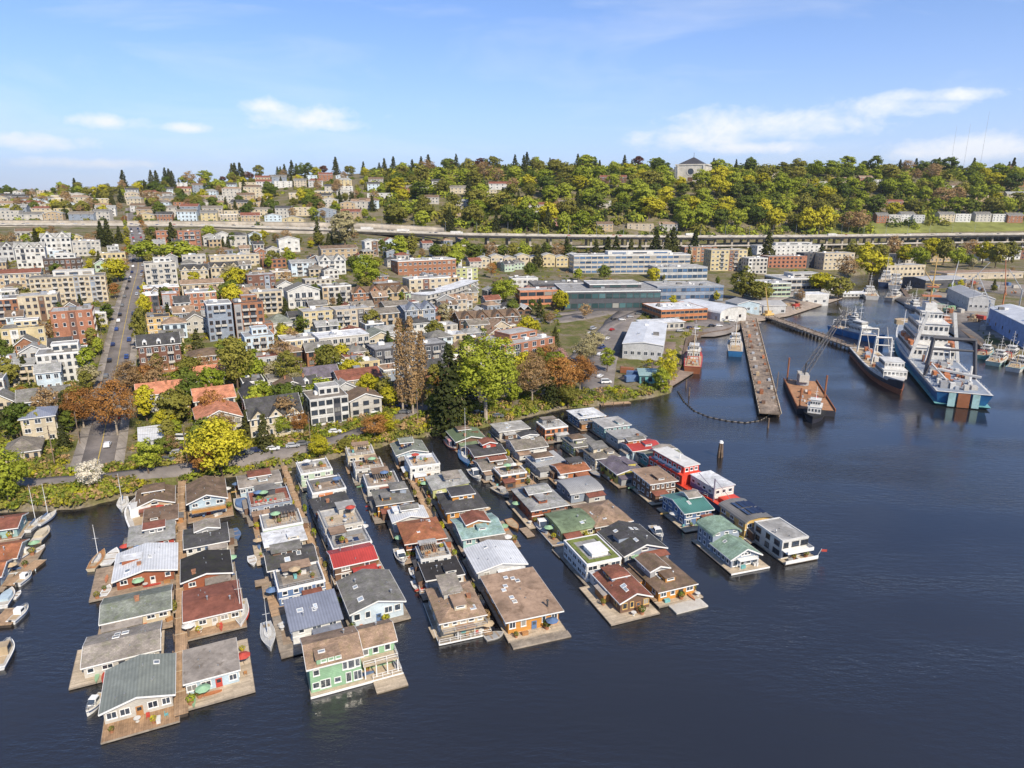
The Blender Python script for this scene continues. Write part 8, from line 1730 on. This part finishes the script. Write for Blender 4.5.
# ================================================================= vehicles, poles, deck furniture
_CM = {}
CARC = dict(white=(.7, .7, .7), silver=(.42, .43, .45), black=(.02, .02, .025), grey=(.14, .145, .15), blue=(.03, .06, .2), red=(.4, .03, .03), navy=(.02, .03, .09), purple=(.10, .03, .07), green=(.04, .12, .08))
def car_mesh(c, van=False):
    k = (c, van)
    if k in _CM: return _CM[k]
    pm = mat('car_' + c, CARC[c], .25, .02, 1, spec=.6, grime=.05); sec = [(-2.2, .35), (2.2, .35), (2.25, .75), (1.3, .95), (-2.2, 1.0)] if not van else [(-2.4, .35), (2.4, .35), (2.45, 1.0), (1.7, 1.15), (-2.4, 1.15)]
    cab = [(-1.9, .99), (1.15, .94), (.45, 1.48), (-1.4, 1.5)] if not van else [(-2.35, 1.14), (1.6, 1.14), (1.0, 2.05), (-2.35, 2.1)]
    body = MB().prism(sec, 'y', -.88, .88).prism(cab, 'y', -.74, .74).mesh('body', pm); gl = MB()
    zc_ = [(x * .93 - .03, z + .08 if i < 2 else z - .1) for i, (x, z) in enumerate(cab)]
    for s in (-1, 1): gl.prism(zc_, 'y', *sorted((s * .742, s * .765)))
    x0, z0 = cab[1]; x1, z1 = cab[2]; gl.prism([(x0 + .01, z0 + .08), (x1 + .04, z1 - .06), (x1 + .07, z1 - .06), (x0 + .05, z0 + .08)], 'y', -.66, .66)
    whl = MB().cyl(0, 0, -.1, .1, .34, .34, 12).cyl(0, 0, .1, .115, .2, .18, 10, 1).mesh('wheel', [M_RUB, M_STEEL])
    _CM[k] = (body, gl.mesh('window_glass', G), whl); return _CM[k]
def car(p, rz, c, label, group, van=False, parts=True, pitch=0.0):
    body, gl, whl = car_mesh(c, van); r = thing('van' if van else 'parked_car', label, 'van' if van else 'car', p, rz, group); r.rotation_euler = (0, pitch, rz); link('body', body, r); link('window_glass', gl, r)
    if parts:
        for x in (-1.35, 1.4):
            for s in (-1, 1): o = link('wheel', whl, r, (x, s * .84, .34)); o.rotation_euler = (-s * math.pi / 2, 0, 0)
    return r
cr_ = random.Random(4); CCOL = ['white', 'silver', 'black', 'grey', 'blue', 'navy', 'red', 'white', 'silver', 'grey', 'black']
def on_street(path, f, off):
    P = [np.array(p[:2]) for p in path]; Ls = [np.linalg.norm(b_ - a) for a, b_ in zip(P, P[1:])]; d = f * sum(Ls)
    for a, b_, l in zip(P, P[1:], Ls):
        if d <= l: t = (b_ - a) / l; q = a + t * d + np.array((-t[1], t[0])) * off; z0 = height(*q) + .34; q2 = q + t * 4; return (q[0], q[1], z0), math.atan2(t[1], t[0]), -math.atan2(height(*q2) + .34 - z0, 4)
        d -= l
    return None
k = {-1: 0, 1: 0}
for s, nm in ((-1, 'right'), (1, 'left')):
    for f in (.05, .08, .10, .13, .16, .185, .205, .225, .25, .28, .305, .33, .35, .37, .395, .43, .452, .475, .50, .52, .545, .58, .61, .64, .67):
        if cr_.random() < .12: continue
        q = on_street(UPHILL, f + cr_.uniform(-.004, .004), s * 3.3)
        if q: c = cr_.choice(CCOL); car((q[0][0], q[0][1], q[0][2]), q[1] + (math.pi if s < 0 else 0), c, '%s car parked on the %s side of the uphill street, %s from the shore' % (c, nm, nth(k[s])), 'cars parked on the uphill street', pitch=q[2] * (1 if s > 0 else -1)); k[s] += 1
p = ground(108, 447); car((p[0], p[1], p[2] + .34), R(110), 'white', 'white car driving at the foot of the uphill street', 'cars near the shore')
for i, (px, py, a, c, van, lab) in enumerate([(178, 455, 20, 'silver', False, 'silver car parked by the head of the first dock'), (185, 452, 25, 'purple', False, 'dark purple car parked by the head of the first dock'), (168, 462, 10, 'grey', False, 'grey car half hidden on the bank by the first dock'), (247, 455, 15, 'grey', False, 'grey car parked on the shore road, left of a pair'), (256, 453, 15, 'navy', False, 'navy car parked on the shore road, right of a pair'), (273, 451, 15, 'white', False, 'white car parked behind the yellow tree'), (293, 448, 18, 'silver', False, 'silver car parked by the second dock, left one'), (303, 446, 18, 'grey', False, 'grey car parked by the second dock, right one'), (335, 434, 22, 'white', False, 'white car parked in front of the white terrace house'), (366, 410, 12, 'silver', False, 'silver car in the apartment car park, nearest the lake'), (373, 414, 12, 'white', False, 'white car in the apartment car park corner'), (388, 399, 12, 'black', False, 'black car in the apartment car park, upper one'), (395, 404, 12, 'navy', False, 'navy car in the apartment car park, middle one'), (402, 408, 12, 'blue', False, 'blue car in the apartment car park, lower one'), (183, 441, 0, 'white', True, 'white covered boat trailer beside the utility pole'), (405, 414, 5, 'grey', False, 'grey car under the bare poplars'),
    (590, 336, 50, 'white', True, 'white box van in the middle of the car park'), (593, 330, 50, 'silver', True, 'silver van behind the white box van'), (602, 349, 55, 'blue', True, 'blue van near the pale trees of the car park'), (600, 356, 55, 'white', False, 'white car below the blue van'), (582, 346, 50, 'grey', False, 'grey car on the left of the car park'), (577, 353, 50, 'white', False, 'white car on the left of the car park'), (570, 362, 48, 'black', False, 'black car on the left side road of the car park'), (607, 340, 55, 'white', False, 'white car on the right of the car park'), (612, 331, 55, 'red', False, 'red car at the top right of the car park'), (614, 320, 20, 'black', False, 'black car in the upper row of the car park'), (622, 321, 20, 'white', False, 'white car in the upper row of the car park'), (630, 318, 20, 'silver', False, 'silver car in the upper row of the car park'), (638, 315, 20, 'grey', False, 'grey car in the upper row of the car park'), (600, 378, 60, 'white', False, 'white car at the water end of the car park'), (606, 384, 10, 'white', True, 'white truck body at the water end of the car park'),
    (712, 327, 10, 'black', False, 'black car on the quay yard, left one'), (719, 327, 10, 'white', False, 'white car on the quay yard, middle one'), (727, 325, 10, 'grey', False, 'grey car on the quay yard, right one'), (722, 321, 10, 'silver', False, 'silver car behind the quay yard row'), (732, 322, 10, 'white', False, 'white car beside the quay boat shed'), (690, 329, 10, 'navy', False, 'navy car beside the quay office'), (697, 330, 10, 'white', False, 'white car beside the quay office lean-to'), (680, 332, 10, 'silver', False, 'silver car at the corner of the lean-to'),
    (498, 418, 12, 'grey', False, 'grey car under the tallest cottonwood'), (478, 415, 12, 'black', False, 'black car behind the tallest cottonwood')]):
    p = ground(px, py); car((p[0], p[1], p[2] + .38), R(a), c, lab, 'cars near the shore', van)
# traffic on the freeway
for i in range(110):
    f = (i + cr_.uniform(.1, .9)) / 110; q = FQ[int(f * (len(FQ) - 2))]; q2 = FQ[int(f * (len(FQ) - 2)) + 1]; t = q2 - q; a = math.atan2(t[1], t[0]); off = cr_.choice([-12, -8.5, -5, 5, 8.5]); u = cr_.random(); pos = q + t * u; big = i in (38, 41, 44, 60, 72, 90)
    pos = (pos[0] - math.sin(a) * off, pos[1] + math.cos(a) * off, pos[2] + .02)
    if not -440 * KS < pos[0] < 520 * KS: continue
    if big:
        r = thing('lorry', ['white', 'red', 'white'][i % 3] + ' lorry on the freeway deck, %s vehicle from the left' % nth(i), 'lorry', pos, a, 'traffic on the freeway'); MB().box(-7, 5, -1.3, 1.3, 1.1, 4).obj('trailer', paint(['white', 'brightred', 'white'][i % 3]), r); MB().box(5.3, 7.6, -1.2, 1.2, .6, 3.2).obj('cab', paint(['white', 'brightred', 'white'][i % 3]), r)
        for x in (-5.5, -4, 6.5):
            for s in (-1, 1): o = MB().cyl(0, 0, -.15, .15, .5, .5, 8).obj('wheel', M_RUB, r, (x, s * 1.1, .5)); o.rotation_euler = (math.pi / 2, 0, 0)
    else:
        c = cr_.choice(CCOL); r = car(pos, a, c, '%s car on the freeway, %s vehicle from the left' % (c, nth(i)), 'traffic on the freeway', parts=False); r.name = 'freeway_car'
# utility poles and wires
def pole(px, py, h, label):
    p = ground(px, py); r = thing('utility_pole', label, 'pole', p, R(118), 'utility poles'); MB().cyl(0, 0, -1, h, .19, .12, 8).obj('post', M_POLE, r)
    for z in (h - .7, h - 2.0): MB().box(-1.3, 1.3, -.07, .07, z, z + .14).obj('crossarm', M_POLE, r)
    MB().cyl(.35, 0, h - 3.6, h - 2.7, .24, .24, 8).obj('transformer', M_STEEL, r); return (p[0], p[1], p[2] + h)
PL = [pole(55, 466, 13, 'utility pole on the bank below the pale blue roofed house'), pole(188, 466, 13.5, 'utility pole at the head of the first dock'), pole(311, 448, 12.5, 'utility pole by the second dock behind the small round tree'), pole(418, 424, 13, 'utility pole at the foot of the bare poplars'), pole(80, 444, 11, 'utility pole beside the rust brown street tree'), pole(104, 352, 11, 'utility pole beside the plain red brick block'), pole(196, 455, 11, 'shorter utility pole behind the bright yellow tree'), pole(-20, 480, 13, 'utility pole at the left edge')]
def wire(a, b_, label, sag=1.2):
    mb = MB(); n = 10; A = np.array(a); Bq = np.array(b_); prev = A
    for i in range(1, n + 1):
        t = i / n; q = A + (Bq - A) * t - np.array((0, 0, sag * 4 * t * (1 - t))); mb.bar(prev, q, .035, 3); prev = q
    tag(mb.obj('power_line', M_WIRE), label, 'wire', 'power lines along the shore road')
for i, (a, b_) in enumerate([(7, 0), (0, 1), (1, 2), (2, 3)]):
    nm = ['from the left edge to the bank pole', 'from the bank pole to the first dock pole', 'from the first dock pole to the second dock pole', 'from the second dock pole to the bare poplars pole'][i]
    wire(PL[a], PL[b_], 'upper black power line ' + nm); q = lambda t: (t[0] + .5, t[1] + .6, t[2] - 2); wire(q(PL[a]), q(PL[b_]), 'lower black power line ' + nm, 1.5)
wire(PL[4], PL[5], 'black power line rising along the uphill street')
# freeway light poles
for i, q in enumerate(FQ[4:-4:3]):
    if not -430 * KS < q[0] < 500 * KS: continue
    r = thing('street_light', 'tall freeway lamp post, %s from the left' % nth(i), 'lamp post', (q[0], q[1] + 15.6, q[2] - 1), 0, 'lamp posts of the freeway'); MB().cyl(0, 0, -1, 15, .22, .12, 6).obj('post', M_STEEL, r); MB().bar((0, 0, 15), (0, -4, 15.6), .09, 4).box(-.2, .2, -4.6, -3.8, 15.5, 15.7).obj('lamp_arm', M_STEEL, r)
# radio masts on the hill at the right
for i, (px, h) in enumerate([(912, 44), (924, 46), (939, 58)]):
    Yc = 1030 * KS; x = (px - 512) / FPX * Yc * 1.045; mb = MB().bar((0, 0, -2), (0, 0, h * 2.0), .35, 4, 0, .2); o = mb.obj('radio_mast', paint('lightgrey'), None, (x, Yc, height(x, Yc))); tag(o, 'thin radio mast on the right skyline, %s from the left' % nth(i), 'mast', 'radio masts')
# ---------------------------------------------------------------- furniture and plants of the floating homes
dr_ = random.Random(77)
POT = MB().cyl(0, 0, 0, .5, .28, .38, 10).mesh('pot', mat('clay_pot', (.38, .17, .09), .8, .15, 3)); r_ = np.random.default_rng(3); e = r_.normal(0, 1, (60, 3)); e /= np.linalg.norm(e, axis=1, keepdims=True); Vq, Fq = quads(e * .5 * (1, 1, .9) + (0, 0, .85), e, .16, r_); PLM = [np_mesh('foliage', Vq, Fq, LEAF[kk]) for kk in ('green', 'fresh', 'olive', 'yellow')]
def chair_mesh(c): return MB().box(-.28, .28, -.28, .28, .38, .46).box(-.28, .28, .2, .28, .46, .95).box(-.26, -.2, -.26, -.2, 0, .38).box(.2, .26, -.26, -.2, 0, .38).box(-.26, -.2, .2, .26, 0, .38).box(.2, .26, .2, .26, 0, .38).mesh('patio_chair', paint(c, .6))
CHM = {c: chair_mesh(c) for c in ('white', 'red', 'wood', 'blue', 'dark', 'teal')}
TBM = MB().cyl(0, 0, .68, .74, .55, .55, 14).cyl(0, 0, 0, .68, .06, .06, 6).cyl(0, 0, 0, .05, .3, .3, 10).mesh('patio_table', paint('white', .5))
BXM = {c: MB().box(-.6, .6, -.3, .3, 0, .6).box(-.64, .64, -.34, .34, .604, .68).mesh('storage_box', paint(c, .6)) for c in ('white', 'teal', 'grey', 'wood')}
UMM = MB().cyl(0, 0, 0, 2.4, .035, .035, 6).mesh('pole', M_POLE)
for short, (root, d) in list(HB.items()):
    rz = root.rotation_euler.z; ox, oy = root.location.x, root.location.y
    def lb(nm, where, short): t = '%s on the %s of the %s' % (nm, where, short); return t if len(t.split()) <= 16 else '%s on the %s' % (nm, short)
    def place(x, y, z): x *= root.scale.x; y *= root.scale.y; z *= root.scale.z; return (ox + math.cos(rz) * x - math.sin(rz) * y, oy + math.sin(rz) * x + math.cos(rz) * y, z)
    x0, x1, y0, y1 = d['deck']; fy = None
    spots = []
    if 'W' in d:
        W, L, h = d['W'], d['L'], d['h']; dep = (-L / 2) - y0
        if dep > .7: spots += [(dr_.uniform(x0 + .5, x1 - .5), y0 + dep * dr_.uniform(.3, .7), .464) for _ in range(6)]
        for s, wd, xx in ((-1, -W / 2 - x0, x0), (1, x1 - W / 2, x1)):
            if wd > .9: spots += [(xx - s * wd * .5, dr_.uniform(-L / 2 + .5, L / 2 - .5), .464) for _ in range(3)]
        if any(ch.name.startswith('roof_deck') for ch in root.children): spots += [(dr_.uniform(-W * .33, W * .33), dr_.uniform(-L * .36, L * .1), h + .245) for _ in range(7)]
    else: spots = [(dr_.uniform(x0, x1), dr_.uniform(y0, y1), .464) for _ in range(3)]
    used = {}
    for (x, y, z) in spots:
        kind = dr_.choice(['plant', 'plant', 'chair', 'table', 'box', 'umbrella', 'kayak']); where = 'terrace' if z > 2 else 'deck'
        if kind == 'umbrella':
            c = dr_.choice(['red', 'white', 'green', 'blue', 'tan']); kk = c + kind + where
            if kk in used: continue
            r = thing('patio_umbrella', lb('open %s patio umbrella' % c, where, short), 'umbrella', place(x, y, z), 0, 'deck furniture'); link('pole', UMM, r); MB().add([(1.3 * math.cos(a_ * .785), 1.3 * math.sin(a_ * .785), 1.95) for a_ in range(8)] + [(0, 0, 2.5), (0, 0, 2.4)], [(a_, (a_ + 1) % 8, 8) for a_ in range(8)] + [((a_ + 1) % 8, a_, 9) for a_ in range(8)]).obj('canopy', paint(c, .8), r)
        elif kind == 'kayak':
            c = dr_.choice(['red', 'yellow', 'orange', 'blue', 'green']); kk = c + kind + where
            if kk in used or where == 'terrace': continue
            o_ = tag(loft(3.6, .7, 0, .32, .8, 1.8, .05, .6, double=True).obj('kayak', paint(c, .4), None, place(x, y, z), rz + dr_.choice([0, 1.57])), lb(c + ' kayak', where, short), 'kayak', 'kayaks on the decks')
        elif kind == 'plant':
            i = dr_.randrange(4); nm = ['dark green', 'light green', 'olive', 'yellow-green'][i] + ' potted plant'; kk = nm + where
            if kk in used: continue
            r = thing('potted_plant', lb(nm, where, short), 'plant', place(x, y, z), dr_.uniform(0, 6), 'deck plants'); sc_ = dr_.uniform(.8, 1.5); r.scale = (sc_,) * 3; link('pot', POT, r); link('foliage', PLM[i], r)
        else:
            c = dr_.choice(list(CHM) if kind == 'chair' else (list(BXM) if kind == 'box' else ['white'])); nm = {'chair': c + ' patio chair', 'table': 'round white table', 'box': c + ' storage box'}[kind]; kk = nm + where
            if kk in used: continue
            tag(link({'chair': 'patio_chair', 'table': 'patio_table', 'box': 'storage_box'}[kind], {'chair': CHM.get(c), 'table': TBM, 'box': BXM.get(c)}[kind], None, place(x, y, z), rz + dr_.choice([0, .5, 1.57, 3.1])), lb(nm, where, short), {'chair': 'chair', 'table': 'table', 'box': 'box'}[kind], 'deck furniture')
        used[kk] = 1
root, d = HB['houseboat with a brown roof terrace']; rz = root.rotation_euler.z
for i in range(5):
    x, y = (-3.2 + i * 1.1) * HSC, -2.6 * HSCL; tag(link('patio_chair', CHM['red'], None, (root.location.x + math.cos(rz) * x - math.sin(rz) * y, root.location.y + math.sin(rz) * x + math.cos(rz) * y, (d['h'] + .245) * HSCZ), rz + 3.1), 'orange-red terrace chair, %s from the left in the line on the brown roof terrace' % nth(i), 'chair', 'red terrace chairs')

# planter boxes with shrubs along the houseboat docks
e = r_.normal(0, 1, (130, 3)); e /= np.linalg.norm(e, axis=1, keepdims=True); Vq, Fq = quads(e * (1.0, .5, .75) + (0, 0, 1.0), e, .2, r_); SHM = [np_mesh('shrub', Vq, Fq, LEAF[kk]) for kk in ('olive', 'green', 'fresh', 'yellow', 'brown')]; BOXM = MB().box(-1, 1, -.35, .35, 0, .55).mesh('box', M_DECKG)
for (a, b_, nm, cnt_) in [((281, 458), (336, 612), 'second', 12), ((386, 428), (489, 634), 'third', 18), ((459, 414), (657, 600), 'fourth', 16), ((595, 408), (747, 552), 'fifth', 8), ((182, 466), (181, 714), 'first', 6)]:
    p = np.array(at(*a, .75)); q = np.array(at(*b_, .75)); t = (q - p) / np.linalg.norm(q - p); nn = np.array((-t[1], t[0], 0)); k = {-1: 0, 1: 0}
    for i in range(cnt_):
        s = 1 if i % 2 else -1; c = p + (q - p) * ((i + dr_.uniform(.2, .8)) / cnt_) + nn * s * 1.25; j = dr_.randrange(5)
        r = thing('planter', 'planter with %s shrub, %s from the shore on the %s of the %s dock' % (['olive', 'dark green', 'light green', 'yellow', 'brown'][j], nth(k[s]), 'right' if s > 0 else 'left', nm), 'planter', (c[0], c[1], .5), math.atan2(t[1], t[0]), 'planters along the docks'); k[s] += 1
        z_ = dr_.uniform(.8, 1.5); link('box', BOXM, r); link('shrub', SHM[j], r, scale=(z_, 1, z_))

# the air: thin even haze round everything
hz_ = MB().box(-17000, 17000, -1500, 17400, -8, 760).obj('haze', M_WIRE)
hm_ = bpy.data.materials.new('haze_air'); hm_.use_nodes = True; hn = hm_.node_tree.nodes; hn.remove(hn['Principled BSDF']); pv = hn.new('ShaderNodeVolumePrincipled'); pv.inputs['Color'].default_value = (.80, .88, 1.0, 1); pv.inputs['Density'].default_value = 2.9e-5; pv.inputs['Anisotropy'].default_value = .2
hm_.node_tree.links.new(pv.outputs[0], hn['Material Output'].inputs['Volume']); hz_.data.materials.clear(); hz_.data.materials.append(hm_); struct(hz_, 'stuff')
